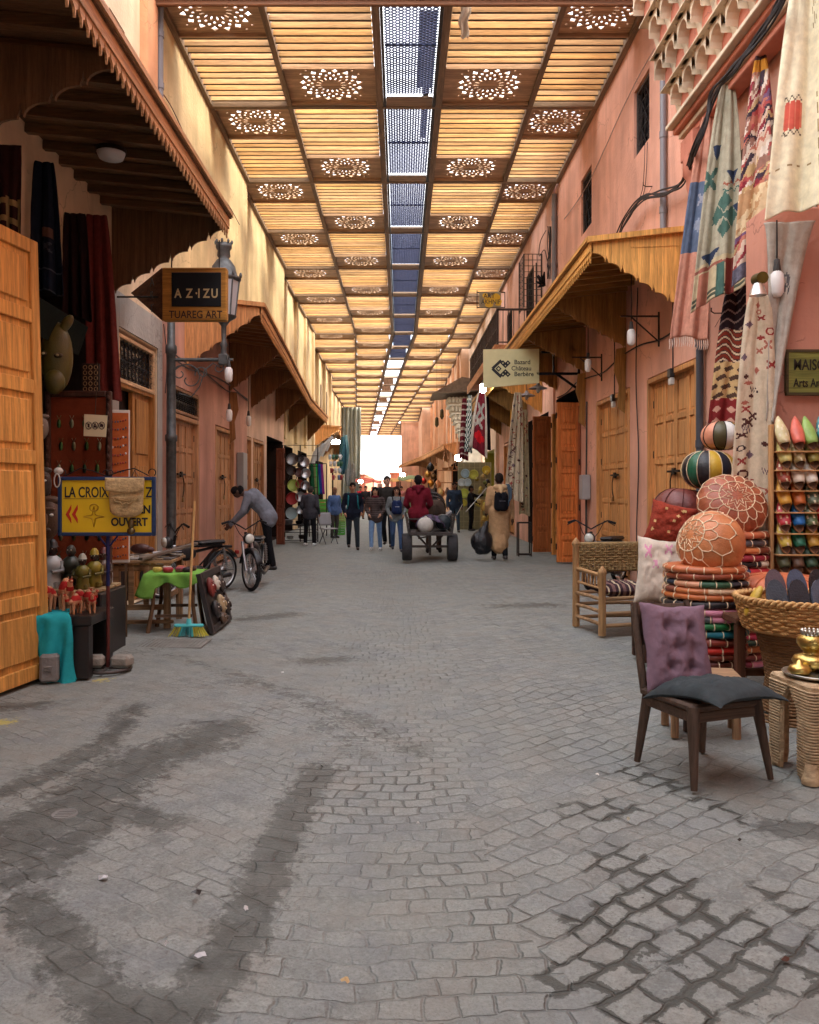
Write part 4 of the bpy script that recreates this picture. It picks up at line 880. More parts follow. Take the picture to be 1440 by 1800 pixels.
# ================================================================ BALCONY
t = thing('balcony', 'projecting balcony with an iron railing above the second canopy right', 'balcony', (2.45, 21, 5.1), w=True)
m = MB(s(196, 140, 116)); m.box(2.45, 3.62, 21.0, 29.4, 5.05, 5.2, .01); m.build('slab', PLASTER, t)
m = MB(s(186, 128, 84)); m.box(2.40, 2.449, 20.95, 29.45, 4.92, 5.2, .01); m.box(2.4, 3.6, 20.94, 20.99, 4.92, 5.2, .008); m.build('edge_board', WY, t)
m = MB(s(72, 62, 58)); z0, z1 = 5.2, 6.12
m.bar((2.5, 21.05, z1), (2.5, 29.3, z1), .05); m.bar((2.5, 21.05, z0+.08), (2.5, 29.3, z0+.08), .03); m.bar((2.5, 21.05, z1), (3.6, 21.05, z1), .05); m.bar((2.5, 21.05, z0+.08), (3.6, 21.05, z0+.08), .03); m.bar((2.5, 21.05, (z0+z1)/2), (2.5, 29.3, (z0+z1)/2), .02)
for i in range(56): y = 21.05+8.25*i/55; m.bar((2.5, y, z0), (2.5, y, z1), .05 if i % 7 == 0 else .018)
for i in range(9): x = 2.5+1.1*i/8; m.bar((x, 21.05, z0), (x, 21.05, z1), .018)
m.build('railing', IRON, t)
t = thing('window_cage', 'projecting iron window cage above the golden canopy right', 'window grille', (3.2, 21, 6.2), w=True)
m = MB(s(84, 74, 70))
for y in (20.9, 21.7):
    for x in (3.15, 3.6): m.bar((x, y, 6.15), (x, y, 7.5), .035)
for z in np.arange(6.15, 7.51, .15):
    m.bar((3.15, 20.9, z), (3.15, 21.7, z), .014); m.bar((3.15, 20.9, z), (3.6, 20.9, z), .014)
for i in range(5): m.bar((3.15, 20.9+.8*i/4, 6.15), (3.15, 20.9+.8*i/4, 7.5), .014); m.bar((3.15+.45*i/4, 20.9, 6.15), (3.15+.45*i/4, 20.9, 7.5), .014)
m.build('bars', IRON, t)

# ================================================================ CARVED HOOD near right
t = thing('carved_hood', 'tiered plaster hood with curved niches above the rugs at top right', 'carved hood', (3.3, 7, 5.9), w=True)
CR = s(216, 196, 168); PK = s(206, 132, 108)
hy0, hy1 = 6.2, 10.05; nt_ = 4; dz = .40
m = MB(PK)
m.box(3.47, 3.66, hy0, hy1, 5.72, 5.80, .01); m.col = CR; m.box(3.42, 3.66, hy0, hy1+.03, 5.80, 5.86, .008); m.col = PK; m.box(3.36, 3.66, hy0, hy1+.06, 5.862, 5.93, .01); m.col = CR; m.box(3.28, 3.66, hy0, hy1+.09, 5.932, 5.985, .008)
m.build('moulding', PLASTER, t)
for k in range(nt_+1):
    xin = 3.40-.13*k; xout = xin-.2; z0 = 5.99+dz*k; wU = .42; n = int((hy1-hy0)/wU); m = MB(PK); off = (wU/2 if k % 2 else 0)
    m.box(xin, 3.66, hy0, hy1+.06, z0, z0+dz)
    for i in range(n+1):
        yc = hy0+off+wU*i
        if yc > hy1+.05: continue
        m.col = CR
        prof = [(xin-.0, z0)]+[(xin-.2*(1-math.cos(q)), z0+dz*.98*math.sin(q)) for q in [j*math.pi/2/7 for j in range(8)]]+[(xin+.005, z0+dz*.98)]
        m.prism(prof, lambda u, v, d: (u, d, v), yc-.055, yc+.055)
        m.box(xin-.045, xin+.01, yc-.07, yc+.07, z0-.012, z0+.05, .006)
        # arch between ribs
        if i < n:
            vs = []; N = 8
            for j in range(N+1):
                q = math.pi*j/N; yy = yc+wU/2-(wU/2-.056)*math.cos(q); zz = z0+dz*.42+dz*.42*math.sin(q)
                vs += [(xin-.13, yy, zz), (xin-.13, yy, z0+dz*.985), (xin+.002, yy, zz), ]
            fs = []
            for j in range(N): a = 3*j; fs += [(a, a+1, a+4, a+3), (a, a+3, a+5, a+2)]
            m.add(vs, fs)
    m.col = CR; m.box(xin-.2, 3.66, hy0, hy1+.05, z0+dz-.012, z0+dz+.0, 0)
    m.build('tier', PLASTER, t)
m = MB(PK); m.lathe([(.07, 3.3), (.07, 4.6), (.1, 4.65), (.08, 4.75), (.12, 4.85), (.1, 4.95), (.15, 5.1), (.15, 5.2), (.19, 5.25), (.19, 5.45)], (3.56, 9.75, 0), 16); m.box(3.4, 3.66, 9.55, 9.95, 5.45, 5.71, .01)
tag(m.build('wall_column', PLASTER, loc=(3.56, 9.75, 0), w=True), 'slim pink column with a moulded capital under the carved hood', 'column')
# pier carrying the green sign, cream lining and timber beam of the niche
m = MB(s(202, 142, 120)); m.box(3.16, 3.72, 7.1, 7.5, 0, 3.95, .015); tag(m.build('wall_pier', PLASTER, loc=(3.4, 7.1, 0), w=True), 'smooth pink wall pier behind the slipper rack', 'wall')
m = MB(s(206, 198, 182)); m.box(3.6, 3.662, 7.2, 9.3, 3.96, 4.85, .01); tag(m.build('niche_panel', PLASTER, loc=(3.6, 8, 4), w=True), 'cream plaster panel behind the tops of the hanging rugs', 'wall panel')
m = MB(s(96, 66, 50)); m.box(3.54, 3.662, 6.6, 9.4, 4.86, 4.98, .01); m.box(3.57, 3.662, 6.6, 9.4, 5.0, 5.06, .008); tag(m.build('timber_beam', WY, loc=(3.6, 8, 4.9), w=True), 'dark timber beam on the wall behind the hanging rugs', 'beam')

# ================================================================ CARVED PORTAL middle right
t = thing('stone_portal', 'pale carved stone portal pier with stacked niches midway down the right side', 'portal', (2.9, 36, 0), w=True)
ST = s(214, 208, 194); m = MB(ST); m.box(2.75, 3.6, 35.6, 37.2, 0, 3.3, .03); m.box(2.65, 3.6, 35.5, 37.3, .0, .5, .04); m.build('pier', STONE, t)
for k in range(6):
    m = MB(ST); z = 3.3+.36*k; o = .14*k; m.box(2.75-o, 3.6, 35.6-o*.6, 37.2, z, z+.1, .03); m.box(2.85-o, 3.6, 35.7-o*.6, 37.2, z+.101, z+.36, .03)
    for j in range(5+k): q = 2.82-o+(.75+o)*j/(4.5+k); m.ell((q, 35.62-o*.6, z+.25), (.07, .07, .13), nu=8, nv=6)
    for j in range(6): m.ell((2.78-o, 35.75-o*.6+.25*j, z+.25), (.07, .07, .13), nu=8, nv=6)
    m.build('carved_tier', STONE, t)
m = MB(s(120, 104, 90)); m.prism([(1.35, 5.55), (3.6, 5.75), (3.6, 6.1), (2.6, 6.25)], lambda u, v, d: (u, d, v), 34.6, 37.6); m.build('tiled_cap', DULL, t)
for lb, px, py in (('dark lantern hung left of the carved portal, the higher', 777, 728), ('dark lantern hung left of the carved portal, the lower', 768, 742)):
    p = P(px, py, 38); m = MB(s(90, 80, 60)); m.lathe([(.01, .25), (.08, .18), (.1, -.12), (.05, -.2), (.01, -.25)], p, 10); m.tube([p+Vector((0, 0, .2)), Vector((p.x, p.y, 8.5))], .008, 5)
    tag(m.build('lantern', METAL, loc=p, w=True), lb, 'lantern', 'lanterns by the carved portal')

# grey net far left
m = MB(s(150, 152, 142)); rr = random.Random(4)
def net(u, v):
    x = -5.0+1.75*u*(1-.06*v)+.02*math.sin(v*9+u*4); return (x, 68+.16*math.sin(u*31)+.1*math.sin(u*13+v*3), 8.3-7.6*v-.4*u*(v > .9))
m.grid(net, 40, 24, lambda u, v: vary(s(150, 154, 144), .12), thick=.01)
tag(m.build('hanging_net', CLOTH, loc=(-4.2, 68, 8.2), w=True), 'tall grey-green dust net hanging from the roof, far left', 'net')
# white shade cloths beyond the roof
for i, (z, sag, Y) in enumerate(((3.3, .8, 92), (2.4, .5, 80))):
    m = MB(s(236, 232, 224)); m.grid(lambda u, v: (-5.4+(4.6 if i == 0 else 3.6)*u, Y+2.5*v, z+.8+.1*v-sag*4*u*(1-u)*.6), 16, 6, thick=.02)
    tag(m.build('shade_cloth', CLOTH, loc=(-3, Y, z), w=True), ['white shade cloth slung across the bright end of the street, the higher', 'white shade cloth slung across the bright end of the street, the lower'][i], 'shade cloth', 'white shade cloths at the street end')
# small fixings and cables on the walls
wire('grey cable clipped along the left wall under the second canopy', [[(-3.53, 12.6+1.05*i, 3.55-.05*math.sin(i*2.1)) for i in range(7)], [(-3.53, 12.6+1.05*i, 3.62-.04*math.sin(i*1.3)) for i in range(7)]], .012, col=s(90, 84, 82), name='wall_cable')
wire('black cable running along the right wall below the golden canopy', [[(3.65, 10.3+1.1*i, 3.66-.06*math.sin(i*1.9)) for i in range(9)]], .011, name='wall_cable')
wire('looped cable running down the right wall between the shutters', [[(3.65, 12.6, 4.6), (3.63, 12.62, 3.2), (3.65, 12.55, 2.0), (3.64, 12.62, .9), (3.65, 12.6, .1)]], .009, name='wall_cable')
wire('pale cable strung high across the upper right wall', [[(3.64, 7.4+1.2*i, 7.9-.12*math.sin(i*1.1)-.05*i) for i in range(10)]], .009, col=s(170, 150, 140), name='wall_cable')
wire('thin cable strung high along the upper left wall', [[(-3.47-.03*(i > 3), 9+1.1*i, 7.2-.10*math.sin(i*1.5)) for i in range(9)]], .009, col=s(120, 100, 90), name='wall_cable')
for i, (x, y, z, lb) in enumerate(((3.66, 11.9, 5.9, 'rusty wall hook under the larger barred window'), (3.66, 15.1, 5.2, 'rusty wall hook above the middle of the golden canopy'), (3.66, 17.9, 5.6, 'rusty wall hook near the knot of cables'), (3.66, 9.3, 3.5, 'rusty wall hook beside the hung brown rug'))):
    m = MB(s(70, 48, 40)); m.tube([(x, y, z), (x-.10, y, z), (x-.13, y, z+.02), (x-.13, y, z+.06)], .008, 5); m.tube([(x, y, z), (x-.02, y, z-.04), (x-.09, y, z-.16)], .003, 4); tag(m.build('wall_hook', IRON, loc=(x, y, z), w=True), lb, 'hook', 'rusty hooks on the right wall')
# ================================================================ HANGING RUGS
IV = s(206, 192, 164); OR = s(198, 112, 78); GR = s(166, 158, 136); NAVY = s(54, 64, 86); TEAL = s(72, 100, 90); MAR = s(120, 40, 42)
def rug(label, top, bot, wt, wb, yaw, colf, nu=36, nv=90, folds=3, amp=.05, curl=0, cat='rug', group=None, name='hanging_rug', skew=0, zig=0, seed=0, fringe=None, powr=.6):
    top, bot = Vector(top), Vector(bot); d = Vector((math.cos(yaw), math.sin(yaw), 0)); nrm = Vector((math.sin(yaw), -math.cos(yaw), 0))
    def fn(u, v):
        w_ = wt+(wb-wt)*(v**powr); c = top.lerp(bot, v); a = amp*(.25+.75*v)
        f = a*math.sin(u*folds*2*math.pi+seed+v*1.3)+a*.4*math.sin(u*folds*4.6*math.pi+seed*2+v*3)+.012*fbm(u*3+seed, v*4)
        p = c+d*(u-.5)*w_+nrm*f; p.z += skew*(u-.5)*v+.03*math.sin(u*5+seed)*v
        if curl: p += nrm*(curl*max(0, v-.75)*4*(1-u))
        return p
    m = MB(); m.grid(fn, nu, nv, lambda u, v: colf(u, v), thick=.008)
    ob = m.build(name, CLOTH, loc=top, w=True); tag(ob, label, cat, group)
    if fringe:
        m = MB(fringe)
        for i in range(18):
            u = i/17; p = fn(u, 1); m.tube([p, p+Vector((.005, -.005, -.06)), p+Vector((-.004, 0, -.11))], [.007, .008, .003], 5)
        m.build('fringe', CLOTH, ob)
    return ob
def mot(u, v, spec, bg):
    for (cu, cv, ru, rv, kind, c) in spec:
        x, y = (u-cu)/ru, (v-cv)/rv
        if kind == 'd' and abs(x)+abs(y) < 1: return c
        if kind == 't' and 0 < y < 1 and abs(x) < 1-y: return c
        if kind == 'b' and abs(x) < 1 and abs(y) < 1: return c
        if kind == 'x' and abs(x) < 1 and abs(y) < 1 and (abs(abs(x)-abs(y)) < .38): return c
        if kind == 'z' and abs(y-.7*math.sin(x*9)) < .4 and abs(x) < 1: return c
        if kind == 'o' and .35 < x*x+y*y < 1: return c
    return bg
def f_orange(u, v):
    if .3 < v < .62: return mot(u, v, [(.55, .38, .16, .03, 'x', s(150, 150, 160)), (.5, .5, .2, .035, 'd', s(140, 146, 160))], s(92, 104, 126))
    return vary(s(196, 138, 116), .05)
def f_kilim(u, v):
    bg = vary(GR if v < .82 else s(186, 168, 134), .05)
    sp = [(.25, .30, .16, .07, 't', NAVY), (.75, .44, .16, .06, 't', NAVY), (.3, .78, .2, .06, 't', NAVY), (.9, .6, .16, .05, 't', NAVY), (.12, .45, .18, .05, 'x', TEAL), (.56, .58, .16, .05, 'd', TEAL), (.4, .63, .14, .045, 'd', TEAL), (.72, .65, .15, .05, 'd', TEAL), (.56, .70, .14, .045, 'd', TEAL), (.56, .64, .3, .02, 'x', TEAL),
          (.75, .5, .25, .01, 'z', s(150, 82, 64)), (.75, .53, .25, .01, 'z', TEAL)]
    if v > .86 and .1 < u < .3: return s(170, 110, 90)
    if v > .85 and .45 < u < .6: return TEAL
    if v > .84 and .62 < u < .8: return s(126, 58, 50)
    if .955 < v < .965 or .975 < v < .985: return s(80, 84, 70)
    if abs(v-.84-.02*u) < .008: return s(150, 90, 76)
    return mot(u, v, sp, bg)
PALS = [s(176, 82, 80), s(214, 190, 168), s(140, 52, 62), s(222, 206, 190), s(120, 90, 120), s(196, 166, 120), s(150, 110, 96), s(70, 56, 66), s(190, 120, 100)]
def f_stripe(u, v):
    k = v*34+u*3.5+1.5*fbm(u*4, v*9); i = int(k*1.3); r = random.Random(i*7+int(u*3+k*.4)*3)
    if v < .05: return s(70, 50, 50)
    if v < .1: return s(196, 134, 50)
    if v > .93: return vary(s(110, 108, 122), .2)
    if .62 < v < .8: return r.choice([s(206, 178, 140), s(222, 200, 160), s(190, 150, 110)])
    return r.choice(PALS)
def f_cream(u, v):
    bg = vary(s(222, 212, 180), .03)
    return mot(u, v, [(.35, .62, .17, .055, 'b', s(198, 92, 76)) if math.sin(u*60) > -.6 else (.35, .62, .17, .05, 'b', s(206, 120, 96)), (.35, .55, .18, .012, 'z', s(110, 100, 84)), (.35, .69, .18, .012, 'z', s(110, 100, 84)), (.86, .4, .06, .5, 'z', s(150, 128, 90)) if abs(u-.84-.04*math.sin(v*90)) < .03 else (.5, .82, .5, .006, 'z', s(150, 128, 90))], bg)
def f_brown(u, v):
    if v < .32: return s(40, 28, 32) if math.sin(v*95+u*6+2*math.sin(u*9)) < .8 else s(130, 110, 104)
    k = math.sin(v*120+4*math.sin(u*8)); 
    if v < .55: return s(126, 52, 38) if k > .1 else (s(206, 182, 150) if k < -.7 else s(66, 44, 42))
    if v < .8: return s(200, 168, 118) if abs(((u*3+v*9) % 1)-.5)+abs(((v*16) % 1)-.5) > .42 else s(84, 62, 50)
    return s(128, 42, 42) if abs(((u*3) % 1)-.5)+abs(((v*12) % 1)-.5) > .3 else s(196, 150, 130)
rm = random.Random(11); MOT = []
for i in range(34):
    MOT.append((rm.uniform(.1, .9), .04+.95*i/34, rm.uniform(.08, .15), rm.uniform(.010, .02), rm.choice('dxxdozt'), rm.choice([s(84, 50, 46), s(150, 60, 56), s(60, 44, 50), s(170, 100, 84), s(110, 90, 100)])))
f_beige = lambda u, v: mot(u, v, MOT, vary(s(206, 190, 164), .04))
f_grey = lambda u, v: mot(u, v, [(.55, .32, .16, .05, 'z', s(90, 88, 90)), (.6, .3, .1, .04, 'o', s(100, 98, 98))], vary(s(176, 168, 156), .04))
gR = 'rugs hung from nails on the right wall'
rug('coral rug with a grey-blue band and pale fringe, leftmost of the hung rugs', P(1245, 205, 9.3), P(1211, 595, 9.1), .1, .40, R(-25), f_orange, folds=2, amp=.04, fringe=s(226, 198, 182), group=gR)
rug('sage kilim with navy triangles and green diamonds hung from a nail', P(1280, 140, 8.7), P(1262, 525, 8.3), .08, .52, R(-22), f_kilim, folds=2, amp=.05, group=gR, skew=.28, nu=60, nv=150)
rug('pink and cream striped rag rug with a dark pointed top', P(1338, 88, 8.0), P(1328, 480, 7.7), .04, .42, R(-24), f_stripe, folds=1.5, amp=.04, group=gR, skew=.25, nu=44, nv=150)
rug('cream blanket with zigzag stitching and a red patch, nearest of the hung rugs', P(1415, -60, 6.9), P(1402, 372, 6.6), .10, .50, R(-20), f_cream, folds=1, amp=.07, group=gR, skew=.16, nu=50, nv=130, curl=.03)
rug('brown and red diamond rug hanging below the sage kilim', P(1296, 500, 8.5), P(1285, 755, 8.3), .16, .46, R(-15), f_brown, folds=1.5, amp=.03, group=gR, nu=44, nv=150)
rug('long beige runner with small dark motifs falling behind the pouf stacks', P(1335, 520, 7.02), P(1322, 935, 6.98), .12, .40, R(-12), f_beige, folds=1.5, amp=.03, group=gR, nu=50, nv=190, powr=.45)
rug('plain grey cloth hung beside the pink pier', P(1388, 390, 7.02), P(1352, 740, 6.98), .42, .07, R(-8), f_grey, folds=1.5, amp=.03, group=gR)
m = MB(s(96, 92, 50)); c = P(1330, 492, 6.9); m.tube([c, c+Vector((.0, -.12, -.01))], .05, 14); m.col = s(220, 218, 212); m.lathe([(.07, -.1), (.045, -.02), (.03, 0)], c+Vector((-.04, -.12, -.06)), 14)
m.col = s(40, 36, 34); m.tube([c, c+Vector((.15, .2, .03))], .012, 6); tag(m.build('spot_lamp', METAL, loc=c, w=True), 'small olive spot lamp on the wall between the hung rugs', 'lamp')
# rugs of the shop further down
def f_red(u, v): return mot(u, v, [(.5, .3, .3, .12, 'x', s(150, 150, 146)), (.5, .75, .35, .12, 'd', s(196, 30, 40)), (.4, .5, .3, .1, 'x', s(170, 166, 160))], s(112, 34, 46) if .15 < u < .85 else s(190, 180, 170))
def f_keff(u, v): return s(230, 230, 224) if (int(u*6)+int(v*22)) % 2 else s(30, 74, 72)
def f_dkr(u, v): return s(110, 40, 50) if math.sin(v*60) > -.6 else s(200, 180, 170)
g2 = 'scarves and rugs hung at the rug shop under the lit bulb'
rug('red and grey patterned scarf hung widest under the lit bulb', P(847, 690, 22.5), P(841, 795, 22.5), .18, .5, R(-10), f_red, 20, 40, group=g2, skew=-.3, cat='scarf', name='hanging_scarf')
rug('black and white checked scarf hung among red ones', P(826, 695, 23), P(823, 795, 23), .1, .22, R(0), f_keff, 12, 60, group=g2, cat='scarf', name='hanging_scarf', amp=.02)
rug('dark red striped scarf leftmost under the balcony', P(817, 700, 23.4), P(815, 808, 23.4), .1, .28, R(0), f_dkr, 12, 40, group=g2, cat='scarf', name='hanging_scarf', amp=.03)
rug('black scarf hanging behind the red and grey scarf', P(855, 690, 24), P(854, 790, 24), .1, .3, R(0), lambda u, v: s(40, 32, 38), 12, 20, group=g2, cat='scarf', name='hanging_scarf', amp=.03)
rug('white motif rug hanging beside the man in the robe', P(911, 690, 18.9), P(903, 880, 18.8), .14, .44, R(-5), f_beige, 40, 160, group=g2, amp=.03)
rug('beige motif rug half behind the white one beside the orange leaf', P(921, 720, 19.2), P(922, 905, 19.2), .16, .26, R(-5), lambda u, v: mot(u, v, MOT, s(190, 174, 140)), 30, 120, group=g2, amp=.02)
rug('narrow mustard cloth hanging left of the white motif rug', P(901, 720, 19.6), P(897, 870, 19.6), .08, .14, 0, lambda u, v: s(196, 140, 48), 8, 20, group=g2, amp=.02)

# ================================================================ POUFS
TAN = s(206, 130, 80); BRN = s(120, 60, 40); STW = s(236, 214, 180)
def disc(label, c, r, h, cols, stitches, group, seed=0, rim=.012, tilt=0):
    m = MB(cols[0]); rr = random.Random(seed); ph = rr.uniform(0, 6); wob = lambda a, z: 1+.012*math.sin(a*7+ph)+.008*math.sin(a*3)
    n = 48; prof = [(.02, h*.12), (r*.8, 0), (r*.97, h*.12), (r, h*.4), (r*.985, h*.75), (r*.9, h*.98), (.02, h)]
    cf = lambda a, i: cols[int(a/(2*math.pi)*len(cols)*3+seed) % len(cols)]
    m.lathe(prof, (0, 0, 0), n, True, cf, wob=wob)
    ob = m.build('pouf_cover', LEATH, loc=c, rz=0); ob.rotation_euler = (rr.uniform(-.025, .025)+tilt, rr.uniform(-.03, .03), rr.uniform(0, 6))
    tag(ob, label, 'pouf cover', group)
    k = MB(STW)
    for i in range(stitches):
        a = 2*math.pi*i/stitches; q = [(p[0]*wob(a, 0)*1.008*math.cos(a), p[0]*wob(a, 0)*1.008*math.sin(a), p[1]) for p in prof[1:6]]; k.tube(q, .0045, 5)
    k.build('stitching', CLOTH, ob)
    return ob
g3 = 'flat leather pouf covers in the front stack'
K = s(34, 32, 36); RED = s(196, 46, 34); GRN = s(34, 110, 56); TEA = s(24, 118, 134); PNK = s(226, 150, 176); GYC = s(92, 98, 100); PCH = s(222, 160, 124)
front = [('black', [K]), ('chocolate brown', [BRN]), ('brown and rust', [BRN, s(140, 70, 46)]), ('dark brown', [s(96, 46, 34)]), ('reddish brown', [s(130, 58, 40)]), ('bright red', [RED]), ('rust brown', [s(136, 50, 34)]), ('teal blue', [TEA]), ('deep green', [GRN]), ('maroon, grey and pink', [s(120, 24, 40), GYC, PNK]), ('pale pink', [PNK]), ('shiny black', [K]), ('orange tan', [s(196, 108, 54)]), ('cream, tan and brown', [s(220, 186, 150), BRN, s(190, 110, 60)]), ('green, navy and peach', [s(44, 84, 58), s(50, 56, 70), PCH]), ('chestnut', [s(150, 72, 44)]), ('light rust', [s(190, 106, 62)])]
z = .05
for i, (nm, cl) in enumerate(front):
    h = .058 if i < 12 else .052; r = .275+.003*i if i < 11 else .31-.003*(i-11)
    where = 'at the foot of' if i < 2 else ('low in' if i < 6 else ('halfway up' if i < 11 else 'near the top of'))
    where = where.replace('near the top of', 'high in') if i in (13, 14) else where
    disc(f'{nm} flat pouf cover {where} the stack behind the purple cushion', (2.27+random.uniform(-.01, .01), 6.1, z), r, h, cl, 14+i % 5, g3, i); z += h*.93
ZF = z
def gores(m, n, r, h, cols, seam=STW, c=(0, 0, 0), puff=1):
    prof = [(.001, 0)]+[(r*math.sin(t)**.75, h/2-h/2*math.cos(t)) for t in [math.pi*j/12 for j in range(1, 12)]]+[(.001, h)]
    w_ = lambda a, z: 1-.03*abs(math.cos(a*n/2))**8 if puff else 1
    m.lathe(prof, c, n*4, True, lambda a, i: cols[int(a/(2*math.pi)*n) % len(cols)], wob=w_)
    return prof
def seams(prof, n, rad, col=STW, c=(0, 0, 0), rings=()):
    k = MB(col)
    for i in range(n):
        a = 2*math.pi*i/n; k.tube([(c[0]+p[0]*1.0*math.cos(a), c[1]+p[0]*1.0*math.sin(a), c[2]+p[1]) for p in prof[1:-1]], rad, 5)
    return k
def petals(prof, n, rad, h, r):
    """honeycomb seam pattern of a Moroccan leather pouf seen from its top"""
    k = MB(STW)
    def pt(a, t): rr = r*math.sin(t)**.75; return (rr*1.006*math.cos(a), rr*1.006*math.sin(a), h/2+h/2*math.cos(t)*1.006)
    t1, t2, t3 = .52, .95, 1.25; d = 2*math.pi/n
    k.tube([pt(2*math.pi*j/40, .40) for j in range(41)], rad, 5, cap=False)
    for i in range(n):
        a = d*i
        k.tube([pt(a, .40), pt(a, t1+.1)], rad, 5); 
        k.tube([pt(a, t1+.1), pt(a+d*.28, t1+.28), pt(a+d/2, t2-.1)], rad, 5); k.tube([pt(a, t1+.1), pt(a-d*.28, t1+.28), pt(a-d/2, t2-.1)], rad, 5)
        k.tube([pt(a+d/2, t2-.1), pt(a+d/2, t3)], rad, 5); k.tube([pt(a+d/2, t3), pt(a+d*.9, t3+.2), pt(a+d, t3+.22)], rad, 5); k.tube([pt(a+d/2, t3), pt(a+d*.1, t3+.2), pt(a, t3+.22)], rad, 5)
        k.tube([pt(a, t3+.22), pt(a, 2.5)], rad, 5)
    for i in range(10):
        a = 2*math.pi*i/10; b = a+math.pi/10
        k.tube([pt(a, .34), pt(b, .18), pt(a+math.pi/5, .34)], rad*.8, 4); k.tube([pt(a, .2), pt(b, .08), pt(a+math.pi/5, .2)], rad*.7, 4)
    for j in range(24): a = 2*math.pi*j/24; k.ell(pt(a, .37), (.006, .006, .006), nu=5, nv=3)
    return k
def moroc(label, loc, r, h, cols, rot, n=12, group=None, medal=None):
    m = MB(); pr = gores(m, n, r, h, cols)
    ob = m.build('pouf', LEATH, loc=Vector(loc)-Euler(rot).to_matrix() @ Vector((0, 0, h/2))); ob.rotation_euler = rot; tag(ob, label, 'pouf', group)
    petals(pr, n, .0042, h, r).build('stitching', CLOTH, ob)
    return ob
moroc('light tan leather pouf with cream seams crowning the front stack', (2.30, 6.07, ZF+.15), .25, .42, [s(206, 132, 84), s(200, 124, 76)], (R(20), R(-66), 0), 12)
g4 = 'flat pouf covers in the rear stack'
pal = [[s(150, 60, 80), PNK], [s(120, 50, 44)], [BRN, s(190, 110, 60)], [s(46, 74, 60)], [s(196, 60, 90)], [s(170, 100, 70)], [s(220, 150, 160)], [K], [s(60, 50, 90), s(200, 120, 60)], [s(34, 80, 60), STW], [s(140, 40, 60)], [s(110, 40, 110), TEA], [s(200, 196, 190), s(40, 80, 60)], [s(40, 60, 90), s(200, 50, 60)], [s(230, 220, 200), K], [s(150, 44, 60)], [BRN, TAN], [s(84, 80, 84)], [s(180, 100, 66)]]
names = ['pink and plum', 'deep brown', 'brown and amber', 'pine green', 'raspberry', 'clay', 'rose', 'black', 'violet and orange', 'green and ivory', 'wine', 'purple and teal', 'grey and green', 'navy and scarlet', 'ivory and black', 'crimson', 'brown and tan', 'charcoal', 'copper']
z = .03
for i, (nm, cl) in enumerate(zip(names, pal)):
    disc(f'{nm} flat pouf cover in the rear stack beneath the star medallion pouf', (2.80+random.uniform(-.015, .015), 7.0, z), .325, .062, cl, 12+i % 4, g4, 30+i); z += .0585
moroc('dark tan pouf with a star medallion facing the street on the rear stack', (2.81, 6.95, z+.22), .29, .34, [s(168, 92, 60), s(150, 78, 50)], (R(58), R(-6), 0), 14)
z3 = .02
g5 = 'pouf covers piled at the back by the dark pipe'
for i, (nm, cl) in enumerate((('chocolate', [BRN]), ('oxblood', [s(110, 40, 36)]), ('umber', [s(100, 60, 44)]), ('russet', [s(140, 70, 50)]), ('mahogany', [s(96, 40, 34)]), ('garnet', [s(120, 30, 44)]))):
    disc(f'{nm} thick pouf cover in the back pile below the striped poufs', (2.62+.03*i % .05, 7.75, z3), .3, .155, cl, 12, g5, 60+i); z3 += .15
def plain(label, loc, r, h, cols, n, rot=(0, 0, 0), seam=STW):
    m = MB(); pr = gores(m, n, r, h, cols); ob = m.build('pouf', LEATH, loc=loc); ob.rotation_euler = rot; tag(ob, label, 'pouf')
    seams(pr, n, .004, seam).build('stitching', CLOTH, ob); return ob
plain('plum red small pouf squeezed between the red cushion and the rear stack', (2.42, 7.5, .93), .2, .2, [s(140, 36, 52)], 10, seam=s(90, 20, 30))
plain('maroon brown pouf under the green and yellow one', (2.62, 7.7, 1.09), .27, .42, [s(112, 52, 44)], 10, (0, R(6), 0), s(80, 36, 30))
plain('green, black and yellow gored pouf in the middle of the back pile', (2.86, 7.6, 1.50), .25, .36, [s(30, 92, 64), K, s(206, 164, 48), s(28, 34, 48), s(206, 164, 48), K, s(206, 164, 48), s(40, 70, 50)], 14, (0, 0, R(200)))
plain('white, olive and peach gored pouf at the very top of the pile', (2.98, 7.6, 1.86), .185, .27, [s(224, 150, 118), s(84, 76, 48), s(240, 238, 232), s(196, 144, 40), s(224, 150, 118)], 10, (0, 0, R(190)), K)
# cushions
def cushion(label, loc, w_, h_, t_, rot, colf, name='cushion', puff=.35, tuft=(), seed=1, nu=34, droop=0):
    m = MB()
    for sg in (1, -1):
        def fn(u, v, sg=sg):
            x, y = (u-.5)*2, (v-.5)*2; ed = max(0, (1-abs(x)**2.6))**.5*max(0, (1-abs(y)**2.6))**.5
            px, py = x*(1-.10*(1-abs(y)**2)*abs(x))+.05*fbm(x*.9+seed*3, y*1.1), y*(1-.10*(1-abs(x)**2)*abs(y))+.05*fbm(x*1.1, y*.9+seed*5); q = ed*t_/2*(1+.3*fbm(x*1.5+seed, y*1.5, sg)+.10*fbm(x*5+seed, y*5, sg))
            for (tx, ty) in tuft: q -= t_*.30*math.exp(-((x-tx)**2+(y-ty)**2)/.02)+t_*.05*math.exp(-((x-tx)**2+(y-ty)**2)/.12)
            return (px*w_/2, -sg*q-droop*(abs(x)**3+abs(y)**3)*.5, py*h_/2)
        if sg > 0: m.grid(fn, nu, nu, colf)
        else: m.grid(lambda u, v: fn(1-u, v), nu, nu, lambda u, v: colf(1-u, v))
    ob = m.build(name, CLOTH, loc=loc); ob.rotation_euler = rot; return tag(ob, label, 'cushion')
rs = random.Random(5); RD = [(rs.uniform(.1, .9), rs.uniform(.1, .9), .04, .05, 'd', s(222, 190, 130)) for _ in range(12)]
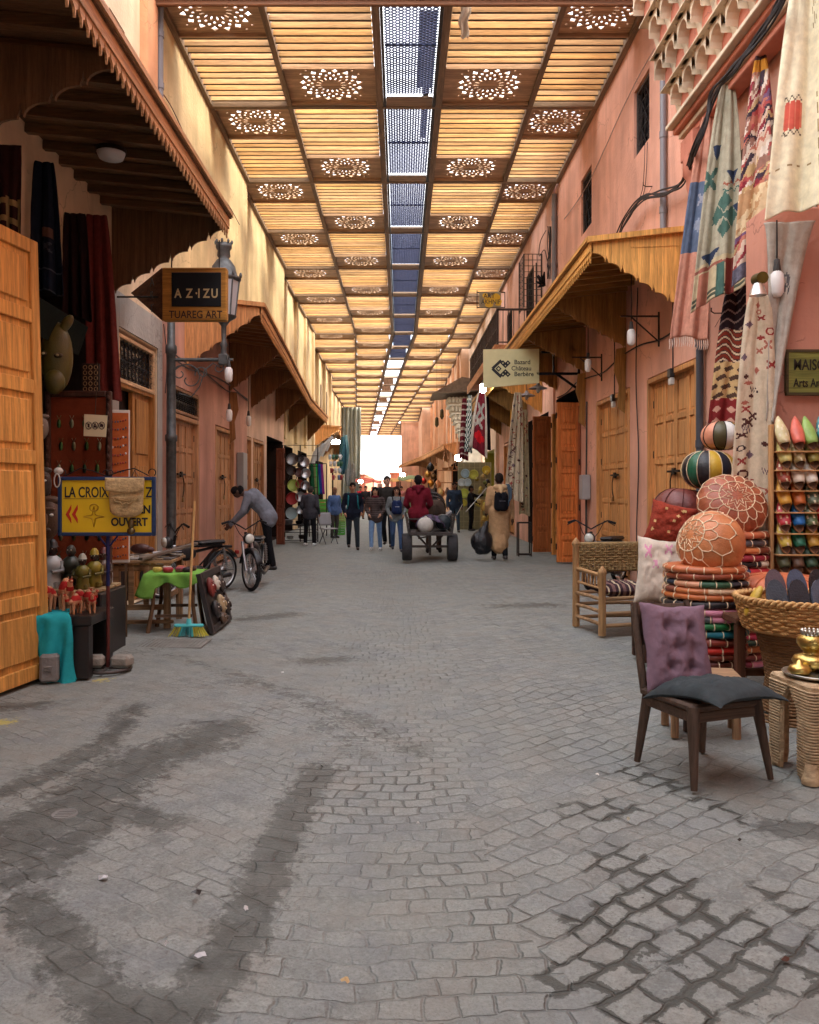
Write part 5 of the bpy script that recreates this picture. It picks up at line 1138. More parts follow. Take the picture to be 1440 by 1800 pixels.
cushion('rust red cushion with yellow diamonds leaning on top of the white one', (2.40, 7.28, 1.19), .40, .38, .2, (R(-8), R(14), R(-12)), lambda u, v: mot(u, v, RD, vary(s(150, 62, 46), .18)))
WD = [(.2, .78, .07, .09, 'x', s(222, 150, 180)), (.6, .82, .07, .08, 'x', s(220, 160, 180)), (.35, .6, .05, .06, 'x', s(222, 160, 184)), (.7, .45, .2, .04, 'b', s(214, 160, 110)), (.9, .42, .06, .06, 'b', s(170, 60, 110))]
cushion('large white cushion with faint pink motifs beside the rope armchair', (2.29, 7.2, .78), .44, .60, .2, (R(-10), R(5), R(-8)), lambda u, v: mot(u, v, WD, vary(s(220, 206, 188), .03)))
t = thing('low_stool', 'dark low stool holding the white cushion beside the armchair', 'stool', (2.33, 7.25, 0)); m = MB(s(74, 50, 38)); m.box(-.24, .24, -.2, .2, .42, .48, .01); m.build('seat', WX, t)
for x in (-.2, .2):
    for y in (-.16, .16): m = MB(s(74, 50, 38)); m.box(x-.03, x+.03, y-.03, y+.03, 0, .419, .006); m.build('leg', WZ, t)

# ================================================================ CHAIR with purple cushion
CH = s(84, 66, 54); t = thing('chair', 'dark wooden chair with bent back standing alone in the right foreground', 'chair', (1.60, 4.38, 0), R(20))
def legm(p0, p1, r0, r1, box=False):
    m = MB(vary(CH, .08)); p0, p1 = Vector(p0), Vector(p1)
    if box: m.bar(p0, p1, r0*2)
    else: m.tube([p0, p0.lerp(p1, .5), p1], [r0, (r0+r1)/2*1.02, r1], 10)
    m.build('leg', WZ, t)
legm((-.20, -.19, .40), (-.235, -.24, 0), .034, .017); legm((.20, -.19, .40), (.25, -.24, 0), .030, .016); legm((-.18, .19, .42), (-.23, .23, 0), .032, .018); legm((.18, .19, .42), (.22, .24, 0), .032, .018)
m = MB(CH); m.box(-.225, .225, -.215, .22, .375, .415, .012); m.box(-.215, .215, -.205, -.18, .32, .375, .006); m.box(-.215, .215, .18, .205, .32, .375, .006); m.box(-.215, -.19, -.179, .179, .32, .375, .006); m.box(.19, .215, -.179, .179, .32, .375, .006); m.build('seat', WX, t)
m = MB(CH)
for sx in (-1, 1): m.tube([(sx*.2, .2, .38), (sx*.205, .235, .55), (sx*.19, .29, .72), (sx*.175, .325, .86)], [.024, .022, .019, .016], 8)
m.grid(lambda u, v: ((u-.5)*.38, .30+.05*(1-(2*u-1)**2)*.6+.02*v, .62+.22*v), 10, 4, thick=.02); m.build('backrest', WZ, t)
def wpos(x, y, z, o=(1.60, 4.38), a=R(20)): return (o[0]+x*math.cos(a)-y*math.sin(a), o[1]+x*math.sin(a)+y*math.cos(a), z)
cushion('mauve tufted cushion tied against the back of the dark chair', wpos(.01, .20, .615), .44, .50, .13, (R(-16), R(5), R(18)), lambda u, v: vary(s(132, 108, 122), .03), tuft=((-.3, .45), (.35, .4), (-.05, 0), (.45, -.05), (-.35, -.45), (.3, -.42)), seed=3, nu=60)
cushion('charcoal flattened cushion drooping over the seat of the dark chair', wpos(.02, -.08, .465), .50, .54, .11, (R(82), R(3), R(26)), lambda u, v: vary(s(62, 68, 70), .04), tuft=((-.2, -.2), (.3, .2), (.1, -.5), (-.5, .3)), seed=8, nu=60, droop=.075)
# wooden work stool behind chair
t = thing('log_stool', 'rough wooden low stool half hidden behind the dark chair', 'stool', (1.86, 5.05, 0), R(-10)); m = MB(s(150, 118, 88)); m.box(-.22, .22, -.17, .17, .33, .37, .01); m.build('seat', WX, t)
for x, y, r, c in ((-.18, -.13, .022, 0), (-.06, .02, .045, 1), (.18, -.1, .024, 0), (.2, .13, .022, 0), (-.2, .14, .022, 0)):
    m = MB(s(62, 44, 34) if c else s(156, 122, 90)); m.tube([(x, y, 0), (x, y, .329)], [r*1.1, r], 8); m.build('leg', WZ, t)
m = MB(s(160, 126, 92))
for z_ in (.1, .2): m.tube([(-.18, -.13, z_), (-.2, .14, z_+.02)], .013, 6); m.tube([(.18, -.1, z_), (.2, .13, z_)], .013, 6)
m.build('stretcher', WX, t)

# ================================================================ ROPE ARMCHAIR
AC = s(176, 136, 92); t = thing('armchair', 'rustic wooden armchair with a woven rope back by the right wall', 'armchair', (2.37, 8.75, 0), R(10)); t.scale = (1.1, 1.1, 1.02)
for (x, y, h, sc_) in ((-.33, -.28, .68, 1), (.33, -.28, .68, 1), (-.36, .28, .93, 1), (.34, .28, .93, 1)):
    m = MB(vary(AC, .1)); m.tube([(x, y, 0), (x, y, h*.5), (x, y, h-.08), (x, y, h-.05), (x, y, h-.03), (x, y, h+.02)], [.036, .034, .034, .044, .04, .006], 10); m.build('leg', WZ, t)
for z_ in (.10, .22, .36):
    for a, b in (((-.33, -.28), (.33, -.28)), ((-.33, -.28), (-.36, .28)), ((.33, -.28), (.34, .28)), ((-.36, .28), (.34, .28))):
        m = MB(vary(s(164, 130, 94), .1)); dz_ = random.uniform(-.01, .02); m.tube([(*a, z_+dz_), ((a[0]+b[0])/2, (a[1]+b[1])/2, z_+dz_+.008), (*b, z_+dz_)], .02, 8); m.build('rail', WX, t)
for sx in (-1, 1):
    m = MB(AC); m.tube([(sx*.33, -.28, .60), (sx*.35, .27, .62)], .022, 8); m.tube([(sx*.33, -.28, .47), (sx*.35, .27, .48)], .014, 8)
    for i in range(6): y = -.2+.075*i; m.tube([(sx*.335, y, .47), (sx*.335, y, .60)], .009, 6)
    m.build('armrest', WY, t)
m = MB(s(150, 124, 82)); m.tube([(-.36, .28, .88), (.34, .28, .88)], .022, 8); m.tube([(-.36, .28, .60), (.34, .28, .60)], .02, 8)
for i in range(34):
    x = -.33+.64*i/33; m.col = vary(s(164, 138, 92), .15); m.tube([(x, .25+.012*(i % 2), .60), (x, .265, .74), (x, .25+.012*((i+1) % 2), .88)], .0095, 5)
for j in range(9):
    z_ = .63+.028*j; m.col = vary(s(150, 122, 78), .15); m.tube([(-.34+.68*i/14, .25+.018*((i+j) % 2), z_) for i in range(15)], .009, 5)
m.build('rope_back', WICKER, t)
def f_pl(u, v):
    k = u*5 % 1; return s(196, 178, 148) if .3 < k < .5 else (s(120, 90, 84) if k > .75 else s(62, 44, 50))
q = cushion('plaid seat cushion on the rope armchair', (2.34, 8.66, .45), .58, .50, .16, (R(90), 0, R(10)), f_pl, seed=5)

# ================================================================ SLIPPER RACK
t = thing('slipper_rack', 'pale wooden rack of slanted shelves holding slippers by the pink pier', 'rack', (3.12, 6.85, 0), w=True)
rx0, rx1 = P(1352, 0, 6.85).x, 3.78; WD_ = s(196, 150, 100)
for x in (rx0, rx1-.03):
    m = MB(WD_); m.box(x, x+.03, 6.82, 6.87, .25, 2.04, .005); m.build('post', WZ, t)
m = MB(s(150, 110, 76)); m.box(rx0+.03, rx1-.03, 6.90, 6.915, .3, 2.0); m.build('back_board', WX, t)
SH = [P(0, y, 6.8).z for y in (793, 826, 862, 900, 937, 974, 1010)]
for z_ in SH:
    m = MB(WD_); m.box(rx0+.031, rx1-.031, 6.74, 6.90, z_-.012, z_, .003); m.build('shelf', WX, t)
SC_ = [('cream embroidered', s(214, 200, 150)), ('coral pink', s(220, 110, 90)), ('lime green', s(150, 186, 96)), ('turquoise patterned', s(60, 130, 140)), ('white', s(230, 226, 216)),
 ('pale lemon', s(206, 196, 120)), ('olive patterned', s(150, 130, 80)), ('khaki', s(140, 126, 54)), ('rust patterned', s(160, 90, 66)), ('gold', s(190, 150, 70)),
 ('rust red embroidered', s(150, 66, 44)), ('ivory', s(222, 210, 188)), ('white embroidered', s(226, 220, 206)), ('dark brown patterned', s(70, 50, 40)), ('black', s(40, 36, 36)),
 ('mustard yellow', s(206, 156, 60)), ('orange tan', s(190, 104, 48)), ('grey green patterned', s(96, 108, 84)), ('moss patterned', s(84, 96, 66)), ('brown', s(110, 70, 50)),
 ('red and white', s(190, 60, 70)), ('bright blue', s(30, 110, 180)), ('leaf patterned', s(96, 110, 70)), ('scarlet', s(206, 34, 44)), ('navy', s(40, 50, 90)),
 ('yellow patterned', s(212, 190, 80)), ('emerald', s(34, 110, 84)), ('honey', s(196, 150, 60)), ('crimson', s(170, 40, 50)), ('teal', s(30, 100, 100)),
 ('dark olive', s(80, 84, 56)), ('bark brown', s(104, 78, 60)), ('forest green', s(56, 84, 60)), ('grey brown', s(110, 96, 84)), ('plum', s(90, 50, 70))]
def slipper(label, loc, col, lean=.25, yaw=0, group=None, sc=1.):
    m = MB(col); L, W_ = .255*sc, .088*sc; rr = random.Random(hash(label) % 999)
    def half(v): return W_/2*(max(0, math.sin(math.pi*min(1, v*1.02)))**.42)*(1-.32*max(0, v-.55)/.45) if 0 < v < 1 else .004
    N = 12
    sole = [(half(j/N), j/N*L) for j in range(N+1)]; poly = [(-x, y) for x, y in sole]+[(x, y) for x, y in sole[::-1]]
    m.col = s(150, 110, 76); m.prism(poly, lambda u, v, d: (u, d, v), .0, .012)
    m.col = s(96, 72, 56); m.prism([(x*.86, .01+y*.93) for x, y in poly], lambda u, v, d: (u, d, v), -.004, .0005)
    m.col = col
    def up(u, v):
        vv = .17+.83*v; w_ = half(vv)*1.06 if vv < 1 else .003; a = math.pi*u; return (-w_*math.cos(a), -.004-(.052*math.sin(a)*(1-.72*v**1.5)), vv*L)
    pat = 'patterned' in label or 'embroid' in label or 'and white' in label
    m.grid(up, 10, 9, lambda u, v: (s(228, 214, 180) if pat and (math.sin(u*19)*math.sin(v*17) > .35) else vary(col, .05)), thick=.004)
    ob = m.build('slipper', LEATH, loc=loc); ob.rotation_euler = (-lean, rr.uniform(-.06, .06), yaw+rr.uniform(-.1, .1)); return tag(ob, label, 'slipper', group)
i = 0
rown = ['top', 'second', 'third', 'fourth', 'fifth', 'sixth', 'lowest']; colc = ['first', 'second', 'third', 'fourth', 'fifth']
for r_, z_ in enumerate(SH):
    for c_ in range(5):
        nm, cl = SC_[i]; x = rx0+.10+.115*c_+.012*(r_ % 2); i += 1
        slipper(f'{nm} pointed slipper, {colc[c_]} from the left on the {rown[r_]} shelf', (x, 6.76, z_+.004), cl, .42 if r_ else .38, 0, 'slippers standing on the rack', 1.22)

# ================================================================ WICKER BASKET, STAND
bc = (2.62, 5.35)
t = thing('wicker_basket', 'wide round wicker basket full of slippers at the right edge', 'basket', (*bc, .58))
m = MB(s(196, 150, 92)); Rb = .40
for j in range(9):
    z_ = .02+.021*j; r_ = Rb*(.88+.12*(j/8)); m.tube([((r_+.006*math.sin(a*24+j*math.pi))*math.cos(a), (r_+.006*math.sin(a*24+j*math.pi))*math.sin(a), z_) for a in [2*math.pi*q/144 for q in range(145)]], .0115, 5, cap=False)
    m.col = vary(s(192, 146, 88), .12)
m.lathe([(.01, 0), (Rb*.86, 0), (Rb*.88, .19)], (0, 0, 0), 32)
m.build('bowl', WICKER, t)
for q0 in (0, .5):
    m = MB(s(206, 162, 104)); m.tube([((Rb+.012*math.cos(a*30+q0*6.28))*math.cos(a), (Rb+.012*math.cos(a*30+q0*6.28))*math.sin(a), .21+.012*math.sin(a*30+q0*6.28)) for a in [2*math.pi*q/240 for q in range(241)]], .012, 6, cap=False); m.build('rim', WICKER, t)
m = MB(s(130, 98, 66))
t2 = thing('wicker_stand', 'tapered wicker pedestal carrying the round basket', 'stand', (bc[0]-.06, bc[1], 0))
for j in range(30):
    z_ = .01+.0188*j; r_ = .155+.08*abs(z_/.49-.55)**1.3*1.4+(.03 if z_ < .05 else 0); m.col = vary(s(136, 102, 68), .15); m.tube([((r_+.004*math.sin(a*20+j*math.pi))*math.cos(a), (r_+.004*math.sin(a*20+j*math.pi))*math.sin(a), z_) for a in [2*math.pi*q/100 for q in range(101)]], .010, 5, cap=False)
m.lathe([(.145, 0), (.145, .57), (.01, .57)], (0, 0, 0), 24); m.build('body', WICKER, t2)
bs = [('slate grey', s(60, 66, 76)), ('charcoal', s(44, 46, 54)), ('blue grey', s(84, 92, 108)), ('black', s(30, 30, 34)), ('dusty mauve', s(96, 74, 80)), ('steel blue', s(74, 84, 104)), ('soot black', s(36, 34, 38)), ('ash grey', s(110, 106, 110))]
for i, (nm, cl) in enumerate(bs):
    m = MB(cl); L, W_ = .29, .125; poly = [(W_/2*math.sin(a)*(1.0-.12*math.cos(a)), L/2-L/2*math.cos(a)) for a in [2*math.pi*q/20 for q in range(20)]]
    m.prism(poly, lambda u, v, d: (u, d, v), -.008, .008); m.col = tuple(c*.55 for c in cl); m.ell((0, .03, L*.3), (W_*.5, .04, L*.3), nu=12, nv=8)
    k = i % 4; row = i // 4; ang = R(-10+8*k)
    ob = m.build('slipper', LEATH, loc=(bc[0]-.25+.135*k+.06*row, bc[1]-.26+.15*row, .655+.05*row)); ob.rotation_euler = (-.32, ang*.5, ang); tag(ob, f'{nm} upturned slipper sole, {colc[k]} from the left in the {"front" if row == 0 else "rear"} row of the basket', 'slipper', 'slippers heaped in the basket')
m = MB(s(206, 170, 60)); m.ell((0, 0, 0), (.03, .05, .11)); ob = m.build('slipper', LEATH, loc=(bc[0]-.34, bc[1]-.06, .78)); ob.rotation_euler = (0, .5, 0); tag(ob, 'thin yellow slipper at the left edge of the basket', 'slipper', 'slippers heaped in the basket')
plain('broad orange pouf lying behind the basket', (2.85, 6.15, .63), .36, .24, [s(206, 116, 74), s(198, 108, 68)], 10, seam=s(190, 110, 76))
t = thing('trestle', 'dark wooden trestle behind the wicker pedestal', 'trestle', (2.6, 5.8, 0))
m = MB(s(96, 62, 44)); m.box(-.32, .5, -.25, .25, .58, .63, .008); m.build('top', WX, t)
for x, y in ((-.28, -.2), (-.28, .2), (.45, -.2), (.45, .2)): m = MB(s(96, 60, 42)); m.box(x-.03, x+.03, y-.03, y+.03, 0, .579, .005); m.build('leg', WZ, t)
m = MB(s(96, 62, 44)); m.box(-.30, .46, -.19, -.15, .22, .27, .005); m.build('stretcher', WX, t)
# ---- rattan stool with brass pots
t = thing('rattan_stool', 'square tan rattan-look stool with arched openings at the right edge', 'stool', (2.235, 4.36, 0), R(8))
RT = s(192, 164, 128); m = MB(RT); w0, w1, hh = .185, .165, .47
m.box(-.18, .18, -.18, .18, hh-.02, hh+.03, .012)
def side_panel(k):
    M_ = Matrix.Rotation(k*math.pi/2, 4, 'Z'); 
    for sx in (-1, 1):
        pts = []
        for j in range(9):
            z_ = hh*j/8; a = max(0, (z_-.02)/.40); inner = (.075*(1-max(0, (z_-.33)/.09)**2)**.5 if z_ < .42 else 0) if .05 < z_ else .085
            pts.append((inner, z_))
        outer = w1+(w0-w1)*0
        poly = [(sx*(outer+.012), 0), (sx*(outer-.006), .2), (sx*outer, hh-.02)]+[(sx*max(0.0, p[0]), p[1]) for p in pts[::-1]]
        for e, (d0, d1) in enumerate(((-.178, -.158),)): m.prism(poly, lambda u, v, d: tuple(M_ @ Vector((u, d, v))), d0, d1)
        for j in range(30):
            z_ = .02+.0152*j; xi = np.interp(z_, [p[1] for p in pts], [p[0] for p in pts]); m.tube([M_ @ Vector((sx*max(xi, .004), -.181, z_)), M_ @ Vector((sx*outer, -.184, z_)), M_ @ Vector((sx*(outer+.014), -.168, z_))], .0075, 5)
for k in range(4): side_panel(k)
m.build('body', WICKER, t)
for x in (-.17, .17):
    for y in (-.17, .17): q = MB(s(192, 164, 128)); q.lathe([(.045, 0), (.048, .02), (.035, .05), (.028, .1)], (x, y, 0), 12); q.build('foot', WICKER, t)
BR = s(206, 178, 104); SV = s(200, 196, 184)
m = MB(SV); m.lathe([(.01, .012), (.16, .008), (.175, .022), (.172, .026), (.15, .014), (.01, .02)], (0, 0, 0), 32); tag(m.build('tray', METAL, loc=(2.22, 4.36, .502)), 'thin round metal tray on the rattan stool', 'tray')
def pot(label, loc, sc, col):
    t = thing('brass_pot', label, 'pot', loc); m = MB(col)
    m.lathe([(r*sc, z*sc) for r, z in ((.01, 0), (.06, 0), (.065, .01), (.1, .03), (.115, .055), (.1, .085), (.055, .1), (.045, .11), (.06, .125), (.085, .16), (.085, .19), (.06, .215), (.05, .22))], (0, 0, 0), 28); m.build('body', METAL, t)
    k = MB(SV)
    for i in range(14): a = 2*math.pi*i/14; k.ell((.055*sc*math.cos(a), .055*sc*math.sin(a), .235*sc), (.012*sc, .012*sc, .016*sc), nu=8, nv=6)
    k.lathe([(.06*sc, .218*sc), (.05*sc, .228*sc), (.001, .235*sc)], (0, 0, 0), 20); k.build('beaded_lid', METAL, t)
pot('tall gold pot with a beaded lid on the rattan stool', (2.22, 4.42, .525), .88, BR); pot('squat gold pot at the front of the tray, cut by the right edge', (2.30, 4.27, .525), .62, BR)
m = MB(BR); m.lathe([(.01, 0), (.045, 0), (.06, .02), (.045, .045), (.02, .05), (.012, .07), (.001, .075)], (0, 0, 0), 22); tag(m.build('brass_burner', METAL, loc=(2.11, 4.33, .525)), 'small round brass burner leftmost on the tray', 'burner')
cushion('magenta cushion slumped behind the rattan stool at the right edge', (2.50, 4.75, .22), .3, .34, .16, (R(-15), 0, R(-20)), lambda u, v: vary(s(190, 20, 110), .06), seed=12)
# ================================================================ LEFT GOODS
BLK = s(34, 30, 30)
t = thing('low_table', 'black low table of toy camels beside the big open door leaf', 'table', (-2.80, 6.72, 0)); m = MB(BLK); m.box(-.36, .36, -.26, .26, .42, .50, .008); m.build('table_top', PAINT, t)
for x, y in ((-.30, -.2), (.27, -.2), (-.3, .2), (.29, .2)): m = MB(BLK); m.box(x-.065, x+.065, y-.05, y+.05, 0, .419, .006); m.build('leg', PAINT, t)
TQ = s(44, 166, 176)
m = MB(TQ)
def tqf(u, v):   # runs over the top then down the front edge
    s_ = v*.80; x = -3.08+.42*u+.12*v*u; 
    if s_ < .22: return (x, 6.70-s_, .512+.006*math.sin(u*9))
    d = s_-.22; k = .55+.45*(u > .25)*min(1, u*1.3); return (x+.04*math.sin(v*5)+.05*d, 6.435-.028*math.sin(u*21+d*4)*min(1, d*6)-.012, .508-d*float(np.interp(u, [0, .3, .55, .72, .82, 1], [.1, .22, .36, .9, .84, .5]))/.58)
m.grid(tqf, 30, 30, thick=.006)
tag(m.build('turquoise_cloth', CLOTH, loc=(-2.8, 6.5, .5), w=True), 'turquoise cloth hanging off the front of the black low table', 'cloth')
def camel(label, loc, rz, sc=1., col=s(192, 134, 96), red=s(158, 40, 38)):
    t = thing('toy_camel', label, 'figurine', loc, rz, 'toy camels on the black low table')
    m = MB(col); q = lambda *p: tuple(sc*c for c in p)
    m.ell(q(0, 0, .125), q(.042, .07, .042), nu=10, nv=7); m.ell(q(0, 0, .175), q(.024, .034, .03), nu=8, nv=6)
    m.tube([q(0, -.05, .13), q(0, -.085, .12), q(0, -.105, .15), q(0, -.108, .19)], [.024*sc, .020*sc, .017*sc, .016*sc], 8); m.ell(q(0, -.125, .197), q(.012, .027, .012), nu=8, nv=6)
    for sx in (-1, 1):
        for y in (-.04, .045): m.tube([q(sx*.02, y, .12), q(sx*.024, y, .06), q(sx*.022, y-.004, 0)], [.018*sc, .012*sc, .011*sc], 6)
        m.ell(q(sx*.01, -.108, .215), q(.004, .004, .009), nu=5, nv=4)
    m.tube([q(0, .06, .14), q(0, .075, .1)], .004*sc, 4); m.build('body', LEATH, t)
    m = MB(red); m.lathe([(.044*sc, .135*sc), (.040*sc, .155*sc), (.026*sc, .178*sc), (.012*sc, .196*sc)], (0, 0, 0), 12, squash=1.45); m.tube([q(0, -.10, .135), q(0, -.104, .16)], .022*sc, 8); m.tube([q(0, -.125, .2), q(0, -.14, .196)], .0135*sc, 6)
    for i in range(8): a = i*.785; m.ell(q(.04*math.cos(a), .055*math.sin(a), .1), (.005, .005, .01), nu=4, nv=3)
    m.build('saddle_cloth', CLOTH, t)
cl = [(-3.02, 6.60, 10, 1.15, 'leftmost large'), (-2.86, 6.56, -15, 1.15, 'second large'), (-2.72, 6.66, 35, 1.3, 'tallest'), (-2.60, 6.56, -30, .8, 'small front'), (-2.56, 6.72, 60, .85, 'small rear'), (-2.68, 6.84, 80, .8, 'small back row'), (-2.49, 6.62, 20, .75, 'rightmost small'), (-2.92, 6.80, -60, .95, 'back row middle')]
for x, y, r_, sc, nm in cl: camel(f'{nm} brown toy camel with a red saddle on the black table', (x, y, .515 if y < 6.72 and x < -2.6 else .503), R(r_), sc)
# tile covered shelf, figurines
t = thing('display_bench', 'dark bench topped with tan tiles behind the toy camels', 'bench', (-3.05, 7.45, 0)); m = MB(s(40, 34, 34)); m.box(-.5, .42, -.25, .4, .0, .58, .01); m.build('body', PAINT, t)
m = MB(s(170, 140, 96)); rr = random.Random(2)
for i in range(9):
    for j in range(4): m.col = vary(s(174, 148, 110), .25); x = -.5+.1*i; m.box(x, x+.09, -.27+.16*j, -.13+.16*j, .581+.004*rr.random(), .60+.02*rr.random(), .004)
tl = m.build('tiles', STONE, t); tl['kind'] = 'stuff'
def bust(label, loc, body, head, hat=None, sc=1.):
    t = thing('figurine', label, 'figurine', loc, group='carved figurines on the tiled bench'); m = MB(body); S = lambda l: [(a*sc, b*sc) for a, b in l]
    m.lathe(S([(.001, 0), (.06, 0), (.065, .02), (.058, .10), (.05, .115), (.062, .13), (.075, .17), (.06, .21), (.03, .235)]), (0, 0, 0), 16); m.col = tuple(q*.55 for q in body); m.box(-.06*sc, .06*sc, -.055*sc, .055*sc, 0, .05*sc, .01)
    for sx in (-1, 1): m.tube([(sx*.07*sc, 0, .19*sc), (sx*.085*sc, -.03*sc, .13*sc), (sx*.03*sc, -.07*sc, .12*sc)], [.018*sc, .016*sc, .014*sc], 8)
    m.col = tuple(min(1, q*1.5) for q in body); m.lathe([(.05*sc, .205*sc), (.058*sc, .19*sc), (.074*sc, .172*sc)], (0, 0, 0), 16); m.build('body', PAINT, t)
    m = MB(head); m.ell((0, 0, .275*sc), (.034*sc, .036*sc, .048*sc)); m.ell((0, -.036*sc, .27*sc), (.008*sc, .01*sc, .013*sc), nu=6, nv=5); m.ell((-.034*sc, 0, .27*sc), (.006, .01, .014), nu=5, nv=4); m.ell((.034*sc, 0, .27*sc), (.006, .01, .014), nu=5, nv=4)
    m.col = s(240, 236, 220); m.ell((-.013*sc, -.033*sc, .285*sc), (.006, .004, .005), nu=6, nv=4); m.ell((.013*sc, -.033*sc, .285*sc), (.006, .004, .005), nu=6, nv=4); m.col = s(120, 30, 30); m.ell((0, -.034*sc, .248*sc), (.012, .005, .004), nu=6, nv=4); m.build('head', PAINT, t)
    if hat: m = MB(hat); m.lathe(S([(.045, .295), (.04, .30), (.036, .325), (.018, .35), (.001, .355)]), (0, 0, 0), 14); m.build('hat', PAINT, t)
for lb, px, Y, b_, h_, k, sc in (('white robed figurine standing leftmost on the tiled bench', 92, 7.35, s(196, 200, 200), s(60, 44, 38), s(60, 60, 60), 1.25), ('dark green squat figurine second from left on the bench', 125, 7.4, s(60, 64, 56), s(64, 60, 54), None, 1.2), ('yellow bibbed figurine with a striped cap on the bench', 145, 7.3, s(120, 110, 48), s(50, 36, 30), s(170, 166, 150), .9), ('yellow figurine with a gold cap near the sign post', 166, 7.45, s(136, 120, 42), s(44, 32, 28), s(150, 128, 40), 1.0), ('brown figurine at the right end of the tiled bench', 182, 7.6, s(90, 66, 50), s(70, 50, 40), s(90, 40, 36), 1.0)):
    bust(lb, (P(px, 0, Y).x, Y, .612), b_, h_, k, sc)
def mask(mb, o, w_, h_, col, M=None, eye=(.9, .88, .8)):
    old = mb.T; mb.T = (old or Matrix.Identity(4)) @ Matrix.Translation(o) @ (M or Matrix.Identity(4)); mb.col = col
    mb.ell((0, 0, 0), (w_/2, w_*.28, h_/2), nu=14, nv=10); mb.ell((0, -w_*.3, -h_*.02), (w_*.09, w_*.1, h_*.16), nu=8, nv=6); mb.ell((0, -w_*.2, h_*.24), (w_*.36, w_*.1, h_*.05), nu=10, nv=5); mb.ell((0, -w_*.24, -h_*.27), (w_*.2, w_*.08, h_*.06), nu=10, nv=5)
    mb.col = eye
    for sx in (-1, 1): mb.ell((sx*w_*.2, -w_*.23, h_*.1), (w_*.1, w_*.05, h_*.035), nu=8, nv=5)
    mb.T = old
gm = 'carved masks hung behind the open door leaf'
for lb, px, py, Y, w_, h_, c in (('pale ringed carved mask hung highest behind the door leaf', 70, 752, 7.2, .16, .22, s(120, 108, 96)), ('dark carved mask hung second from the top behind the leaf', 76, 850, 7.2, .15, .26, s(60, 48, 42)), ('narrow black carved mask hung third behind the leaf', 76, 885, 7.3, .13, .22, s(44, 36, 34)), ('large brown mask with a tall crown above the bench', 86, 912, 7.2, .21, .36, s(96, 72, 56)), ('small dark mask low in the shop doorway', 74, 960, 7.25, .14, .22, s(54, 42, 36))):
    m = MB(); p = P(px, py, Y); mask(m, Vector((0, 0, 0)), w_, h_, c); m.col = c; m.ell((0, .0, h_*.45), (w_*.55, w_*.15, h_*.12), nu=10, nv=6); tag(m.build('carved_mask', LEATH, loc=p), lb, 'mask', gm)
# big olive animal mask
p = P(100, 628, 7.9); m = MB(s(88, 80, 30)); m.ell((0, 0, 0), (.15, .12, .34), nu=18, nv=14); m.ell((-.05, -.02, .34), (.07, .04, .12), (0, -.5, 0)); m.ell((.1, -.02, .32), (.05, .04, .1), (0, .6, 0)); m.ell((.02, -.1, -.25), (.10, .08, .12))
m.col = s(70, 56, 30); m.ell((.06, -.115, 0), (.045, .02, .025)); m.ell((-.08, -.1, .02), (.04, .02, .025)); m.col = s(200, 190, 150); m.ell((.06, -.135, 0), (.016, .01, .012)); m.ell((-.08, -.12, .02), (.016, .01, .012))
tag(m.build('animal_mask', LEATH, loc=p), 'large olive yellow carved animal mask in the shop mouth', 'mask')
# display boards
t = thing('display_board', 'dark framed board of orange velvet with small green pendants', 'display board', (-3.14, 8.0, 0)); m = MB(s(70, 42, 30)); w_ = .27; z0, z1 = .62, 2.46
for q in ((-w_-.05, -w_, z0, z1), (w_, w_+.05, z0, z1), (-w_, w_, z1-.06, z1), (-w_, w_, z0, z0+.06)): m.box(q[0], q[1], -.03, .03, q[2], q[3], .01)
for i in range(22):
    for sx in (-1, 1): m.ell((sx*(w_+.025), -.035, z0+.05+.082*i), (.018, .012, .03), nu=6, nv=4)
m.build('frame', WZ, t); m = MB(s(120, 54, 30)); m.box(-w_, w_, -.005, .01, z0+.06, z1-.06); m.build('velvet', CLOTH, t); m = MB()
for i in range(4):
    for j in range(7):
        m.col = random.choice([s(90, 120, 70), s(120, 110, 60), s(150, 150, 120), s(60, 80, 60)]); x, z_ = -.19+.125*i+.02*(j % 2), .82+.22*j; m.ell((x, -.015, z_), (.022, .008, .045), nu=8, nv=5); m.tube([(x-.02, -.012, z_+.08), (x, -.012, z_+.04), (x+.02, -.012, z_+.08)], .003, 4)
k_ = m.build('pendants', METAL, t); k_['kind'] = 'stuff'
for x in (-w_-.025, w_+.025): m = MB(s(60, 40, 30)); m.box(x-.02, x+.02, -.02, .02, 0, .62); m.build('leg', WZ, t)
t = thing('display_board', 'white edged orange board of bead strings leaning by the doorway', 'display board', (-2.87, 8.25, 0), R(14)); m = MB(s(206, 200, 190)); w_ = .125; z0, z1 = .76, 2.30
m.box(-w_-.012, w_+.012, 0, .02, z0, z1, .004); m.build('backing', PAINT, t); m = MB(s(186, 100, 54)); m.box(-w_, w_, -.008, 0.001, z0+.03, z1-.03); m.build('velvet', CLOTH, t); m = MB(); rr = random.Random(9)
for j in range(17):
    z_ = z0+.08+.085*j
    for i in range(9): m.col = rr.choice([s(150, 40, 40), s(60, 60, 66), s(200, 200, 196), s(120, 60, 40), s(90, 90, 100)]); m.ell((-.1+.025*i, -.014, z_-.02*math.sin(math.pi*i/8)+rr.uniform(-.006, .006)), (.009, .006, .012), nu=6, nv=4)
k_ = m.build('beads', PAINT, t); k_['kind'] = 'stuff'
for x in (-.1, .1): m = MB(s(90, 70, 50)); m.box(x-.012, x+.012, 0, .02, 0, .759); m.build('leg', WZ, t)
